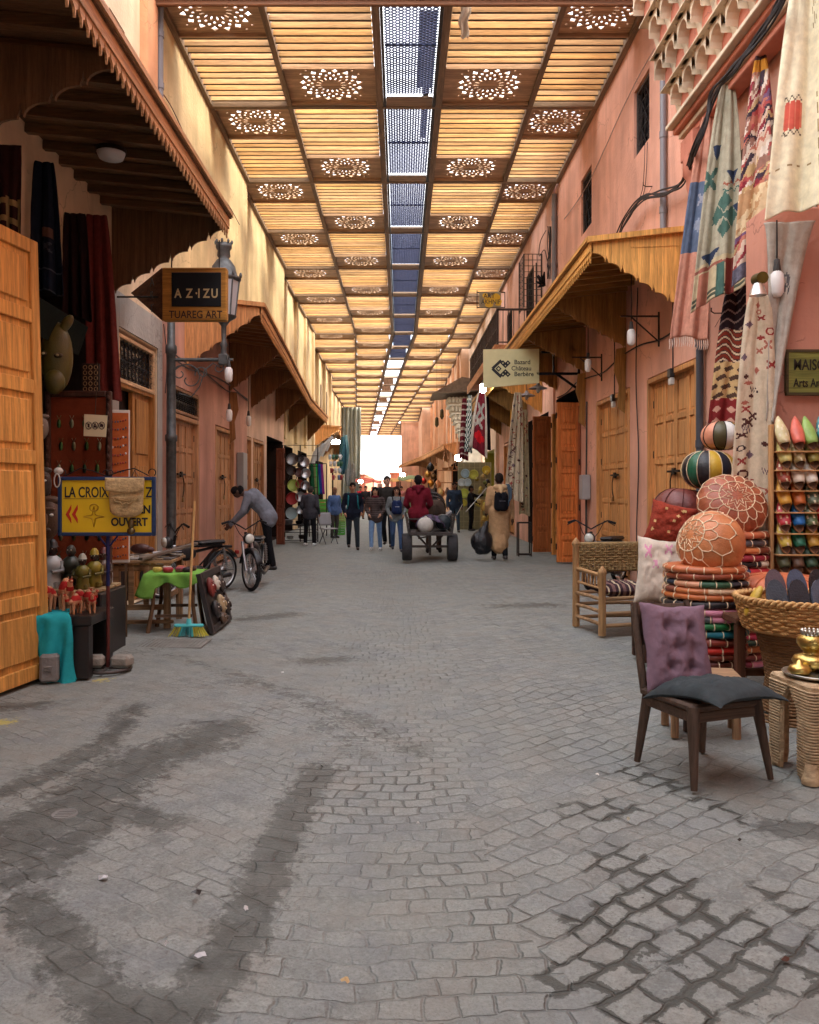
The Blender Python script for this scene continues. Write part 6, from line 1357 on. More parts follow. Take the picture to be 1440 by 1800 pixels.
# no phone, no people, no camera sign
a = P(148, 728, 7.75); b = P(187, 768, 7.75); t = thing('notice', 'cream notice with three crossed-out pictograms hung before the velvet board', 'notice', (a.x, 7.75, b.z), w=True)
m = MB(s(222, 204, 164)); m.prism([(a.x, a.z), (b.x+.01, a.z-.012), (b.x-.005, b.z), (a.x-.006, b.z+.01)], lambda u, v, d: (u, d, v), 7.75, 7.756); m.build('card', PAINT, t)
m = MB(s(60, 26, 22)); cz = (a.z+b.z)/2
for i in range(3):
    cx = a.x+.043+.062*i; m.tube([(cx+.027*math.cos(q), 7.747, cz+.034*math.sin(q)) for q in [k*math.pi/10 for k in range(21)]], .0035, 5, cap=False); m.tube([(cx-.017, 7.747, cz+.026), (cx+.017, 7.747, cz-.026)], .0035, 5)
    if i == 0: m.box(cx-.009, cx+.009, 7.746, 7.749, cz-.018, cz+.018)
    elif i == 1: m.ell((cx, 7.747, cz+.012), (.008, .002, .009), nu=8, nv=5); m.box(cx-.015, cx+.015, 7.745, 7.749, cz-.02, cz+.002)
    else: m.box(cx-.016, cx+.016, 7.745, 7.749, cz-.013, cz+.01); m.box(cx-.006, cx+.006, 7.745, 7.749, cz+.01, cz+.017)
m.build('pictograms', PAINT, t); m = MB(s(70, 60, 50)); m.tube([((a.x+b.x)/2, 7.752, a.z), ((a.x+b.x)/2, 7.8, a.z+.5)], .004, 4); m.build('string', CLOTH, t)
# hanging garments under the near left canopy
gh = 'garments hung under the near left canopy'
rug('dark navy robe with a small woven patch under the near canopy left', P(78, 285, 7.7), P(84, 515, 7.6), .16, .30, R(12), lambda u, v: mot(u, v, [(.5, .55, .2, .035, 'b', s(96, 74, 66)), (.5, .66, .16, .04, 'x', s(60, 66, 76))], s(70, 74, 84) if v > .985 or abs(v-.83) < .006 else s(24, 32, 46)), 24, 80, group=gh, cat='garment', name='hanging_garment', folds=2)
rug('dark brown cloth hung between the navy robe and the wine drape', P(132, 375, 8.4), P(138, 560, 8.4), .2, .30, R(8), lambda u, v: s(38, 22, 22), 16, 40, group=gh, cat='garment', name='hanging_garment')
rug('long wine red drape hung where the near canopy meets the wall', P(170, 378, 9.1), P(184, 700, 9.0), .2, .36, R(10), lambda u, v: vary(s(104, 46, 42), .08), 20, 80, group=gh, cat='garment', name='hanging_garment', folds=2.5)
rug('dark lattice patterned rug hung above the big door leaf at the left edge', P(14, 255, 6.9), P(14, 425, 6.9), .22, .22, R(6), lambda u, v: s(150, 128, 88) if v > .55 and ((int(u*7) % 3 == 0) or (int(v*16) % 3 == 0)) else s(52, 28, 26), 21, 48, group=gh, cat='rug', name='hanging_rug', amp=.015)
m = MB(s(22, 30, 26)); a_ = P(66, 520, 7.3); b_ = P(155, 575, 8.6); m.add([(a_.x, a_.y, a_.z), (b_.x, b_.y, b_.z), (b_.x-.1, b_.y, b_.z-.30), (a_.x-.1, a_.y, a_.z-.3), (a_.x-.25, a_.y, a_.z+.02), (b_.x-.25, b_.y, b_.z+.02)], [(0, 1, 2, 3), (0, 4, 5, 1)]); tag(m.build('shop_valance', CLOTH, loc=a_, w=True), 'dark green valance sloping over the mask shop opening', 'valance')
p = P(160, 665, 8.3); m = MB(s(40, 30, 24)); m.box(-.09, .09, -.012, .012, -.15, .15, .005); m.col = s(160, 130, 90)
for i in range(3):
    for j in range(5): x, z_ = -.055+.055*i, -.11+.055*j; m.tube([(x+.018*math.cos(q), -.015, z_+.02*math.sin(q)) for q in [k*math.pi/4 for k in range(9)]], .004, 4, cap=False)
tag(m.build('scroll_plaque', WZ, loc=p), 'small carved panel with pale scrollwork beside the wine drape', 'carved panel')

# ---- yellow standing sign
SY = 6.78; a = P(103, 838, SY); b = P(274, 942, SY); t = thing('standing_sign', 'yellow street sign in a blue frame on a thin post with a scroll top', 'sign', ((a.x+b.x)/2, SY, 0), w=True)
m = MB(s(222, 186, 28)); m.box(a.x+.03, b.x-.03, SY-.004, SY+.012, b.z+.03, a.z-.03); m.build('panel', PAINT, t)
m = MB(s(26, 52, 92))
for q in ((a.x, a.x+.03, b.z, a.z), (b.x-.03, b.x, b.z, a.z), (a.x+.03, b.x-.03, a.z-.03, a.z), (a.x+.03, b.x-.03, b.z, b.z+.03)): m.box(q[0], q[1], SY-.022, SY+.022, q[2], q[3], .005)
m.build('frame', PAINT, t)
m = MB(s(30, 32, 40)); T_ = lambda st_, sz, px, py, **k: put_text(m, st_, sz, P(px, py, SY-.006), th=.003, **k)
T_('LA CROIX D', .122, 113, 874, sx=.66, off=.002); T_('Z', .122, 256, 874, sx=.70, off=.002); T_('OPEN', .092, 221, 902, sx=.86, off=.003); T_('OUVERT', .092, 195, 924, sx=.86, off=.003)
m.box(P(112, 0, SY).x, P(262, 0, SY).x, SY-.007, SY-.004, P(0, 876.5, SY).z-.002, P(0, 876.5, SY).z+.001); m.build('lettering', PAINT, t)
m = MB(s(190, 44, 26))
for x0 in (116, 127): 
    q = [P(x0, 904, SY), P(x0+10, 887, SY), P(x0+10, 895, SY), P(x0+6, 904, SY), P(x0+10, 912, SY), P(x0+10, 920, SY)]; m.prism([(v.x, v.z) for v in q], lambda u, v, d: (u, d, v), SY-.008, SY-.003)
m.build('arrows', PAINT, t)
m = MB(s(196, 156, 50)); c = P(165, 904, SY-.006)
m.tube([(c.x+.035*math.cos(q), SY-.006, c.z+.055+.03*math.sin(q)) for q in [k*math.pi/8 for k in range(17)]], .005, 5, cap=False)
for k in range(4):
    q = k*math.pi/2; L = .085; pts = []
    for sg in (1, -1): m.tube([(c.x+L*math.cos(q), SY-.006, c.z-.02+L*math.sin(q)), (c.x+.02*math.cos(q+sg*.8), SY-.006, c.z-.02+.02*math.sin(q+sg*.8)), (c.x+.028*math.cos(q+sg*.8), SY-.006, c.z-.02+.028*math.sin(q+sg*.8))], .004, 5)
m.build('emblem', METAL, t)
cx = P(190, 0, SY).x; m = MB(s(104, 50, 44)); m.tube([(cx, SY, .02), (cx, SY, .70)], .015, 10); m.col = s(40, 44, 92); m.tube([(cx, SY, .70), (cx, SY, b.z)], .016, 10); m.tube([(cx, SY, b.z-.10), (cx-.08, SY, b.z)], .008, 6); m.tube([(cx, SY, b.z-.10), (cx+.08, SY, b.z)], .008, 6); m.build('post', IRON, t)
m = MB(s(84, 76, 72)); m.tube([(cx+.18*math.cos(q), SY+.18*math.sin(q), .018) for q in [k*math.pi/16 for k in range(33)]], .014, 8, cap=False)
for q in (0, math.pi/2): m.tube([(cx-.18*math.cos(q), SY-.18*math.sin(q), .022), (cx+.18*math.cos(q), SY+.18*math.sin(q), .022)], .011, 6)
m.build('base_ring', IRON, t)
m = MB(s(40, 36, 36)); zt = a.z
for c0, sg in ((a.x+.1, 1), (b.x-.1, -1)):
    m.tube([(c0-sg*.07+.03*math.cos(q), SY, zt+.035+.03*math.sin(q)) for q in [k*.5-1 for k in range(10)]], .0045, 5); m.tube([(c0-sg*.04, SY, zt+.01), (c0+sg*.08, SY, zt+.07), (c0+sg*.18, SY, zt+.05), (c0+sg*.3, SY, zt+.005)], .005, 5)
for sg in (-1, 1): m.tube([(cx+sg*(.02+.022*math.cos(q)), SY, zt+.03+.025*math.sin(q)) for q in [k*.55 for k in range(11)]], .005, 5)
m.build('scrollwork', IRON, t)
for lb, x, y, r_ in (('rounded cut stone weighing the left side of the sign base', cx-.11, SY-.02, .2), ('rounded cut stone weighing the right side of the sign base', cx+.12, SY-.01, -.15)):
    m = MB(s(150, 144, 134)); m.box(-.085, .085, -.06, .06, 0, .10, .025); m.box(-.05, .05, -.062, -.055, .03, .07); tag(m.build('base_stone', STONE, loc=(x, y, .032), rz=r_), lb, 'stone')
# straw bag
p = P(222, 873, SY-.05); t = thing('straw_bag', 'pale woven straw satchel hung over the yellow sign', 'bag', p); sg_ = s(188, 164, 118)
m = MB(sg_); 
def bagf(side):
    def fn(u, v):
        x = (u-.5)*.30*(1-.10*(1-v)); z_ = -.15+.30*v; ed = (max(0, 1-abs(2*u-1)**4))**.5*(max(0, 1-abs(2*v-1)**6))**.5; z_ += -.02*(1-abs(2*u-1)**2)*(1-v)+.03*(abs(2*u-1)**5)*(1-v)
        return (x, -side*.035*ed, z_)
    return fn
m.grid(bagf(1), 26, 22, lambda u, v: vary(sg_, .1)); m.grid(lambda u, v: bagf(-1)(1-u, v), 12, 12); m.build('body', WICKER, t)
m = MB(vary(s(196, 172, 124), .03)); m.grid(lambda u, v: ((u-.5)*.315, -.042-.006*math.sin(math.pi*v), .155-.105*v-.02*math.sin(math.pi*u)*v), 20, 8, lambda u, v: vary(s(196, 172, 126), .1), thick=.005); m.build('flap', WICKER, t)
m = MB(s(176, 150, 104)); m.tube([(-.11+.22*i/12, -.045, -.01-.05*math.sin(math.pi*i/12)+.012*math.sin(i*2.1)) for i in range(13)], .006, 5); m.grid(lambda u, v: (-.1+.2*u, -.043, 0-.045*math.sin(math.pi*u)*v), 10, 3, thick=.003); m.build('pocket', WICKER, t)
m = MB(s(90, 84, 78)); m.tube([(.02, .03, .13), (.06, .03, .22), (.10, .02, .15)], .004, 5); m.build('strap', CLOTH, t)
p = P(224, 908, SY-.03); m = MB(s(110, 96, 70)); m.ell((0, 0, 0), (.028, .02, .045)); m.ell((0, 0, -.06), (.035, .018, .03)); m.tube([(0, 0, .04), (0, .01, .08)], .003, 4); tag(m.build('amulet', METAL, loc=p+Vector((.03, 0, -.06))), 'small bronze amulet dangling below the straw bag', 'amulet')
p = P(103, 832, SY); m = MB(s(206, 200, 190)); m.ell((0, 0, .02), (.04, .03, .03)); m.tube([(.0+.024*math.sin(q), -.03, -.06+.055*math.cos(q)) for q in [k*.52 for k in range(13)]], .006, 5); tag(m.build('rope_knot', CLOTH, loc=p), 'white knotted rope on the upper left corner of the yellow sign', 'rope')

# ---- plank table with prints
WT = s(150, 116, 82); t = thing('plank_table', 'slatted wooden table covered with tiles and prints behind the yellow sign', 'table', (-2.90, 9.15, 0), R(4))
m = MB(WT)
for i in range(6): m.col = vary(WT, .15); m.box(-.40, .42, -.38+.13*i, -.26+.13*i, .70, .735, .006)
m.build('table_top', WX, t)
for x in (-.35, .36):
    for y in (-.33, .33): m = MB(vary(WT, .1)); m.box(x-.035, x+.035, y-.035, y+.035, 0, .699, .006); m.build('leg', WZ, t)
m = MB(WT)
for x in (-.18, -.02, .14): m.box(x-.03, x+.03, -.35, -.33, .26, .68, .004)
m.box(-.33, .33, -.352, -.328, .2, .26, .005); m.box(-.33, .33, -.345, -.32, .62, .69, .004); m.box(-.42, .44, -.40, -.37, .06, .10, .006); m.box(.33, .36, -.32, .32, .3, .36, .004); m.build('side_rails', WX, t)
rr = random.Random(8); m = MB()
for i in range(9):
    for j in range(6): m.col = rr.choice([s(150, 144, 136), s(120, 110, 100), s(176, 168, 156), s(96, 90, 88), s(140, 120, 96)]); x, y = -.38+.088*i, -.36+.125*j; m.box(x, x+.08, y, y+.11, .737, .75+.012*rr.random(), .003, rot=(0, 0, rr.uniform(-.1, .1)))
k_ = m.build('tiles', STONE, t); k_['kind'] = 'stuff'
m = MB(s(110, 96, 84)); m.box(-.42, .42, -.03, .03, 0, .035, .006, rot=(0, R(-8), 0)); tag(m.build('plank', WX, loc=(-2.55, 9.05, .80), rz=R(60)), 'loose weathered plank resting at the right end of the slatted table', 'plank')
m = MB(s(76, 40, 34)); m.ell((0, 0, .05), (.12, .06, .06)); m.ell((.09, 0, .04), (.07, .04, .035)); tag(m.build('leather_purse', LEATH, loc=(-2.95, 9.3, .775)), 'dark red leather purse lying on the slatted table', 'purse')
for i, (c, lb) in enumerate(((s(200, 200, 204), 'white print lying on the slatted table by the purse'), (s(150, 160, 176), 'blue grey magazine lying on the slatted table'))):
    m = MB(c); m.box(-.11, .11, -.08, .08, 0, .012, .003); tag(m.build('print', PAINT, loc=(-2.72+.12*i, 9.35-.12*i, .775+.012*i), rz=.4-.5*i), lb, 'print')
# ---- green cloth table
t = thing('small_table', 'small table under a lime green cloth in front of the mopeds', 'table', (-2.38, 8.75, 0), R(5))
m = MB(s(96, 70, 50)); m.box(-.26, .24, -.24, .24, .58, .615, .006); m.build('table_top', WX, t)
for x in (-.21, .19):
    for y in (-.2, .2): m = MB(s(112, 84, 60)); m.tube([(x, y, .58), (x*1.02, y*1.05, .3), (x*1.25, y*1.15, 0)], [.024, .02, .024], 8); m.build('leg', WZ, t)
m = MB(s(96, 72, 54)); m.box(-.2, .18, -.19, -.17, .16, .19); m.box(-.2, .18, .17, .19, .22, .25); m.build('stretcher', WX, t)
LG = s(120, 172, 76); m = MB(LG)
def lgf(u, v):
    x = -.30+.58*u; q = v*.78
    if q < .50: return (x, .24-q*1.0, .622+.004*math.sin(u*12+v*9))
    d = q-.50; return (x+(.02*math.sin(u*7)-.10*(u < .12))*d*3, -.262-.018*math.sin(u*16)*min(1, d*8)-.012, .62-d*(.42+.35*(u < .15)+.12*math.sin(u*11)))
m.grid(lgf, 34, 26, thick=.005); k_ = m.build('green_cloth', CLOTH, loc=(-2.38, 8.75, 0), rz=R(5)); tag(k_, 'lime green cloth spread over the small table', 'tablecloth')
for i, (dx, dy, r_, c, nm) in enumerate(((-.18, -.12, .05, s(206, 180, 90), 'yellow straw'), (-.06, -.15, .055, s(170, 50, 60), 'red beaded'), (.05, -.08, .055, s(150, 70, 80), 'dusky rose'), (-.12, .03, .05, s(190, 180, 170), 'white beaded'), (.14, -.14, .05, s(56, 46, 54), 'black'), (.15, .02, .05, s(90, 60, 50), 'brown'), (.02, .08, .05, s(176, 100, 60), 'amber'))):
    m = MB(c); m.lathe([(.001, .0), (r_*.8, 0), (r_, .02), (r_*.96, .042), (r_*.8, .05), (r_*.7, .035), (.001, .03)], (0, 0, 0), 16, colf=lambda a, k, c=c: c if k % 2 else vary(c, .3)); tag(m.build('bead_bowl', PAINT, loc=(-2.38+dx, 8.75+dy, .628)), f'{nm} little lidded bowl on the lime green cloth', 'bowl', 'little bowls on the lime green cloth')
# mask board
t = thing('mask_board', 'black framed board of carved masks leaning on the small table', 'display board', (-1.95, 8.95, 0)); Mb = Matrix.Translation((0, 0, 0)) @ Matrix.Rotation(R(-90-4), 4, 'Z') ; Lb = Matrix.Rotation(R(14), 4, 'X')
MT = Matrix.Rotation(R(90), 4, 'Z') @ Matrix.Rotation(R(-13), 4, 'X')
m = MB(s(44, 38, 38)); m.T = MT
for q in ((-.47, -.40, 0, .64), (.40, .47, 0, .64), (-.399, .399, 0, .07), (-.399, .399, .57, .64)): m.box(q[0], q[1], -.02, .03, q[2], q[3], .006)
m.box(-.40, .40, .0, .01, .05, .6); m.build('frame', PAINT, t)
for i, (x, z_, w_, h_, c) in enumerate(((-.24, .46, .15, .22, s(120, 44, 36)), (.02, .48, .12, .17, s(214, 206, 190)), (.24, .44, .13, .2, s(70, 60, 54)), (-.22, .22, .16, .2, s(52, 44, 42)), (.04, .24, .16, .22, s(170, 146, 110)), (.26, .2, .15, .22, s(60, 46, 40)), (-.02, .09, .15, .14, s(90, 70, 54)))):
    m = MB(); m.T = MT.copy(); mask(m, Vector((0, 0, 0)), w_, h_, c, Matrix.Translation((x, -.04, z_))); k_ = m.build('carved_mask', LEATH, t); k_['label'] = ['dark red mask', 'white round mask', 'grey brown mask', 'black mask', 'pale yellow mask', 'dark brown mask', 'brown flat mask'][i]
m = MB(); 
# broom
t = thing('broom', 'upright broom with a wooden stick and turquoise and yellow bristles', 'broom', (-2.16, 8.36, 0))
m = MB(s(206, 166, 110)); m.tube([(0, .0, .12), (.015, .05, .75), (.035, .10, 1.38)], [.014, .013, .012], 10); m.build('stick', WZ, t)
m = MB(s(90, 196, 200)); m.box(-.15, .15, -.03, .03, .095, .125, .01); m.tube([(0, 0, .12), (.001, .005, .18)], [.03, .02], 10); m.build('head', PAINT, t)
m = MB(); rr = random.Random(3)
for i in range(120):
    u = rr.uniform(-1, 1); m.col = vary(s(90, 186, 190) if abs(u+.1) < .42 else s(214, 206, 90), .15); y = rr.uniform(-.025, .025); m.tube([(u*.14, y, .10), (u*.17, y*1.8, .05), (u*.205, y*2.6, .004)], .0035, 3, cap=False)
m.build('bristles', CLOTH, t)

# ================================================================ MOPEDS
def moped(label, loc, rz, steer, col=s(30, 30, 34), group='parked black mopeds'):
    t = thing('moped', label, 'moped', loc, rz, group); WB = 1.12; r_ = .30
    def wheel(y, st, nm='wheel'):
        M_ = Matrix.Translation((0, y, r_)) @ Matrix.Rotation(st, 4, 'Z'); q = MB(s(26, 26, 28)); q.T = M_
        q.lathe([(r_-.045, -.022), (r_-.015, -.03), (r_, -.012), (r_, .012), (r_-.015, .03), (r_-.045, .022), (r_-.045, -.022)], (0, 0, 0), 36, axis='x'); w_ = q.build(nm, RUBBER, t)
        q = MB(s(186, 186, 188)); q.T = M_; q.lathe([(r_-.046, -.02), (r_-.06, -.014), (r_-.06, .014), (r_-.046, .02)], (0, 0, 0), 36, axis='x'); q.lathe([(.001, -.05), (.05, -.045), (.055, 0), (.05, .045), (.001, .05)], (0, 0, 0), 16, axis='x')
        for k in range(24): a = 2*math.pi*k/24; q.tube([(.02*(-1)**k, .045*math.cos(a+.3*(-1)**k), .045*math.sin(a+.3*(-1)**k)), (0, (r_-.055)*math.cos(a), (r_-.055)*math.sin(a))], .0028, 4)
        for k in range(5): a = 2*math.pi*k/5; q.bar((0, .03*math.cos(a), .03*math.sin(a)), (0, (r_-.06)*math.cos(a), (r_-.06)*math.sin(a)), .012, .02)
        q.build('rim', METAL, w_)
        q = MB(col); q.T = M_; N = 14
        a0, a1 = (R(20), R(165)) if nm == 'front_wheel' else (R(10), R(150)); vs = []
        q.grid(lambda u, v: ((u-.5)*.10, -(r_+.035)*math.cos(a0+(a1-a0)*v)*(1 if True else 1), (r_+.035+.008*math.sin(math.pi*u))*math.sin(a0+(a1-a0)*v)), 5, 18, thick=.004); q.build('mudguard', PAINT, t)
        return M_
    M_ = wheel(-WB/2, steer, 'front_wheel'); wheel(WB/2, 0, 'rear_wheel')
    q = MB(s(190, 190, 194)); q.T = M_
    for sx in (-1, 1): q.tube([(sx*.075, 0, 0), (sx*.075, .10, .26), (sx*.07, .15, .42)], [.017, .02, .022], 10); q.tube([(sx*.075, .0, .0), (sx*.078, .045, .13)], .025, 10)
    q.box(-.09, .09, .13, .18, .40, .43, .008); q.build('front_fork', METAL, t)
    q = MB(s(36, 34, 36)); q.T = M_; q.tube([(0, .16, .40), (0, .20, .56)], .024, 8)
    q.tube([(-.33, .24, .70), (-.24, .22, .73), (-.10, .19, .66), (0, .2, .60), (.10, .19, .66), (.24, .22, .73), (.33, .24, .70)], .011, 8)
    for sx in (-1, 1): q.tube([(sx*.25, .222, .727), (sx*.36, .25, .69)], .018, 8); q.tube([(sx*.26, .19, .71), (sx*.36, .18, .66)], .006, 5); q.tube([(sx*.2, .21, .73), (sx*.12, .15, .55), (0, .1, .4)], .006, 5)
    q.build('handlebar', IRON, t)
    q = MB(s(40, 40, 42)); q.T = M_; q.ell((0, .09, .47), (.085, .075, .085), nu=14, nv=10); hl = q.build('headlight', PAINT, t); q = MB(s(206, 206, 196)); q.T = M_; q.ell((0, .045, .47), (.072, .04, .072), nu=14, nv=10); q.build('lens', GLASS, hl)
    q = MB(col); f0, b0 = -WB/2, WB/2
    q.tube([(0, f0+.17, .74), (0, f0+.26, .56), (0, f0+.38, .36), (0, .05, .30), (0, b0-.05, .32)], .028, 8); q.tube([(0, f0+.2, .68), (0, 0, .60), (0, b0-.1, .66), (0, b0+.2, .64)], .022, 8)
    for sx in (-1, 1): q.tube([(sx*.1, b0, .3), (sx*.09, .1, .31)], .014, 6); q.tube([(sx*.09, b0-.06, .62), (sx*.08, .15, .35)], .012, 6)
    q.build('frame', PAINT, t)
    q = MB(vary(col, .1)); q.ell((0, -.16, .60), (.09, .22, .11), (R(-8), 0, 0), nu=14, nv=10); q.build('fuel_tank', PAINT, t)
    q = MB(s(24, 22, 24)); q.box(-.11, .11, .05, .56, .70, .76, .03); q.box(-.09, .09, .04, .5, .67, .70, .01); q.build('saddle', LEATH, t)
    q = MB(s(84, 82, 84)); q.box(-.08, .08, -.10, .16, .20, .40, .03)
    for k in range(6): q.box(-.095, .095, -.17, -.09, .27+.025*k, .28+.025*k)
    q.tube([(.09, -.1, .28), (.13, .05, .2), (.14, .6, .24)], [.02, .025, .035], 8); q.build('engine', METAL, t)
    for sx in (-1, 1):
        q = MB(s(170, 170, 172)); q.tube([(sx*.12, b0, .32), (sx*.11, b0-.06, .64)], .012, 8)
        for k in range(9): z_ = .36+.028*k; q.tube([(sx*.12-sx*.01*(k/9), b0-.01-.05*k/9, z_), (sx*.12-sx*.01*(k/9), b0-.01-.05*k/9, z_+.012)], .028, 10)
        q.build('shock_absorber', METAL, t)
    q = MB(s(170, 30, 30)); q.box(-.04, .04, b0+.30, b0+.33, .52, .58, .01); q.build('tail_lamp', PAINT, t)
moped('black moped with a chrome spoked wheel turned out, beside the bending man', (-2.25, 12.68, -.005), R(4), R(30))
moped('black moped half hidden behind the lime green table', (-2.98, 11.75, -.005), R(-34), R(-20))
moped('dark moped against the pink wall behind the rope armchair', (3.16, 12.7, -.005), R(-38), R(14), s(34, 42, 50))

# ================================================================ HANDCART AND LOAD
t = thing('cart', 'low two wheeled grey wooden cart with fat tyres, seen from behind', 'cart', (.62, 17.2, 0)); CW = s(70, 62, 58)
for x in (-.48, .47):
    q = MB(s(54, 52, 54)); q.lathe([(.20, -.10), (.26, -.105), (.285, -.08), (.29, 0), (.285, .08), (.26, .105), (.20, .10)], (x, 0, .29), 32, axis='x')
    w_ = q.build('wheel', RUBBER, t); q = MB(s(90, 84, 80)); q.lathe([(.001, -.06), (.1, -.07), (.2, -.09), (.2, .09), (.1, .07), (.001, .06)], (x, 0, .29), 20, axis='x'); q.build('rim', IRON, w_)
q = MB(CW); q.bar((-.40, 0, .30), (.40, 0, .30), .05); q.bar((-.3, -.1, .58), (-.05, 0, .30), .035); q.bar((.3, -.1, .58), (.05, 0, .30), .035); q.bar((0, -.1, .58), (0, -.05, .0+.12), .05); q.bar((-.25, -.2, .48), (-.05, -.2, .52), .03); q.build('axle_frame', IRON, t)
q = MB(CW)
for i in range(6): q.col = vary(CW, .2); x = -.40+.134*i; q.box(x, x+.128, -.25, 1.55, .56, .60, .005)
q.box(-.45, .45, -.28, -.25, .54, .61, .006); q.build('bed', WY, t)
for sx in (-1, 1):
    q = MB(vary(CW, .1))
    for k in range(3): q.bar((sx*(.43+.022*k), -.24, .64+.12*k), (sx*(.43+.022*k), 1.5, .64+.12*k), .025, .10)
    for y in (-.2, .4, .95, 1.45): q.bar((sx*.45, y, .58), (sx*.51, y, .98), .035)
    q.bar((sx*.36, 1.5, .58), (sx*.30, 3.3, .78), .05); q.build('side_board', WY, t)
q = MB(CW); q.bar((-.45, 1.5, .7), (.45, 1.5, .7), .03, .2); q.bar((-.44, 1.05, .84), (.44, 1.05, .84), .30, .03); q.build('bench', WX, t)
q = MB(s(200, 196, 188)); q.ell((0, 0, .15), (.17, .16, .17), nu=16, nv=12); q.tube([(0, -.02, .26), (.01, -.03, .34)], [.08, .015], 10); q.tube([(.02, -.158, .03), (.01, -.165, .15), (.0, -.12, .28)], .004, 4); tag(q.build('sack', CLOTH, loc=(.52, 17.1, .60)), 'round pale sack tied at the tail of the cart', 'sack')
q = MB(s(84, 74, 92)); q.grid(lambda u, v: (-.30+.62*u, .0+.5*v, .1+.26*math.sin(math.pi*u)**.5*(.6+.4*math.sin(math.pi*v))+.04*fbm(u*6, v*6)), 22, 16, lambda u, v: s(96, 80, 104) if math.sin(u*26+v*6) > 0 else s(60, 56, 66), thick=.02); tag(q.build('blanket', CLOTH, loc=(.62, 17.22, .60)), 'crumpled purple grey blanket heaped behind the sack on the cart', 'blanket')
q = MB(s(46, 54, 58)); q.lathe([(.001, -.26), (.15, -.26), (.165, -.24), (.165, -.1), (.17, -.09), (.165, .1), (.165, .24), (.15, .26), (.001, .26)], (0, 0, 0), 24, axis='y'); q.col = s(120, 124, 126); q.lathe([(.166, -.262), (.172, -.25), (.166, -.238)], (0, 0, 0), 24, axis='y'); ob = q.build('drum', PAINT, loc=(.92, 17.75, .79)); tag(ob, 'dark blue grey drum lying on the right side of the cart', 'drum')
q = MB(s(150, 146, 150)); q.grid(lambda u, v: (.16*math.sin(u*2.6)-.05, -.1+.5*v, .02+.20*math.cos(u*2.6-1.3)+.02*math.sin(v*20)), 10, 16, lambda u, v: s(160, 156, 158) if math.sin(v*40) > 0 else s(90, 84, 92), thick=.01); tag(q.build('bundle', CLOTH, loc=(1.0, 17.75, .80)), 'grey striped cloth thrown over the drum on the cart', 'cloth')

# ================================================================ STALLS, left
def round_pan(mb, c, r_, col, tilt=0, handle=None, plate=False):
    mb.col = col; mb.lathe([(r_, -.03), (r_*1.02, -.035), (r_*.9, 0), (r_*.75, .012), (.001, .012)] if not plate else [(r_, -.012), (r_*.97, -.018), (r_*.7, 0), (.001, .004)], c, 20, axis='y')
    if plate: mb.col = tuple(x*.6 for x in col); mb.lathe([(r_*.72, -.006), (r_*.66, -.006)], c, 20, axis='y')
    if handle: mb.col = s(40, 36, 36); mb.tube([Vector(c)+Vector((r_*math.cos(handle), -.02, r_*math.sin(handle))), Vector(c)+Vector((r_*1.9*math.cos(handle), -.02, r_*1.9*math.sin(handle)))], .012, 6)
gp = 'pans and trays hung on the kitchenware stall'
t = thing('stall_rack', 'black wire rack of the kitchenware stall left', 'rack', (-2.85, 23.3, 0)); q = MB(s(44, 40, 42))
for x in (-.5, 0, .5): q.bar((x, 0, 0), (x, 0, 2.75), .03)
for z_ in np.arange(.35, 2.76, .3): q.bar((-.5, .0, z_), (.5, 0, z_), .014)
for x in (-.5, .5): q.bar((x, -.5, 0), (x, -.5, .5), .025)
for z_ in (.08, .3, .5): q.bar((-.5, -.5, z_), (.5, -.5, z_), .02); q.bar((-.5, 0, z_), (-.5, -.5, z_), .02); q.bar((.5, 0, z_), (.5, -.5, z_), .02)
q.box(-.5, .5, -.5, 0, .5, .52); q.build('frame', IRON, t)
pans = [('grey steel tray', 514, 807, .17, s(150, 152, 156)), ('small dark pan', 527, 806, .12, s(70, 60, 62)), ('bright steel lid', 536, 812, .14, s(190, 192, 196)), ('black frying pan', 513, 827, .14, s(48, 42, 44)), ('brown frying pan', 525, 830, .13, s(90, 54, 50)), ('silver colander', 538, 832, .14, s(200, 202, 206)), ('lime green tray', 516, 853, .17, s(164, 186, 90)), ('red copper pan', 527, 850, .12, s(150, 60, 52)), ('steel pot lid', 537, 853, .13, s(178, 180, 184)), ('dark red platter', 514, 876, .18, s(150, 34, 36)), ('aluminium basin', 528, 873, .14, s(186, 186, 190)), ('pink enamel pan', 539, 873, .11, s(196, 120, 124)), ('pale blue ringed tray', 513, 902, .17, s(150, 172, 176)), ('steel sieve', 528, 896, .12, s(170, 172, 176)), ('grey baking tin', 539, 896, .11, s(130, 130, 134))]
for i, (nm, px, py, r_, c) in enumerate(pans):
    q = MB(); round_pan(q, (0, 0, 0), r_, c, handle=(R(250) if 'pan' in nm else None)); p = P(px, py, 23.15); tag(q.build('pan', METAL if c[0] > .3 and abs(c[0]-c[2]) < .08 else PAINT, loc=p), f'{nm} hung on the rack of the kitchenware stall', 'pan', gp)
for i, (nm, x, z_, r_, c) in enumerate((('steel cooking pot', -3.15, .52, .13, s(196, 196, 200)), ('black kettle', -2.85, .52, .10, s(50, 48, 52)), ('wide aluminium bowl', -2.58, .52, .15, s(210, 210, 212)), ('stack of steel cups', -3.1, .1, .09, s(206, 206, 208)), ('dark roasting pot', -2.75, .1, .12, s(60, 54, 54)))):
    q = MB(c); q.lathe([(.001, 0), (r_*.8, 0), (r_, r_*.4), (r_, r_*.9), (r_*1.06, r_*.92), (r_*.9, r_*.95), (r_*.85, r_*.2), (.001, r_*.15)], (0, 0, 0), 20); tag(q.build('pot', METAL, loc=(x, 23.05, z_+.005)), f'{nm} {"on top of" if z_ > .3 else "inside"} the black kitchenware rack', 'pot', 'pots on the kitchenware rack')
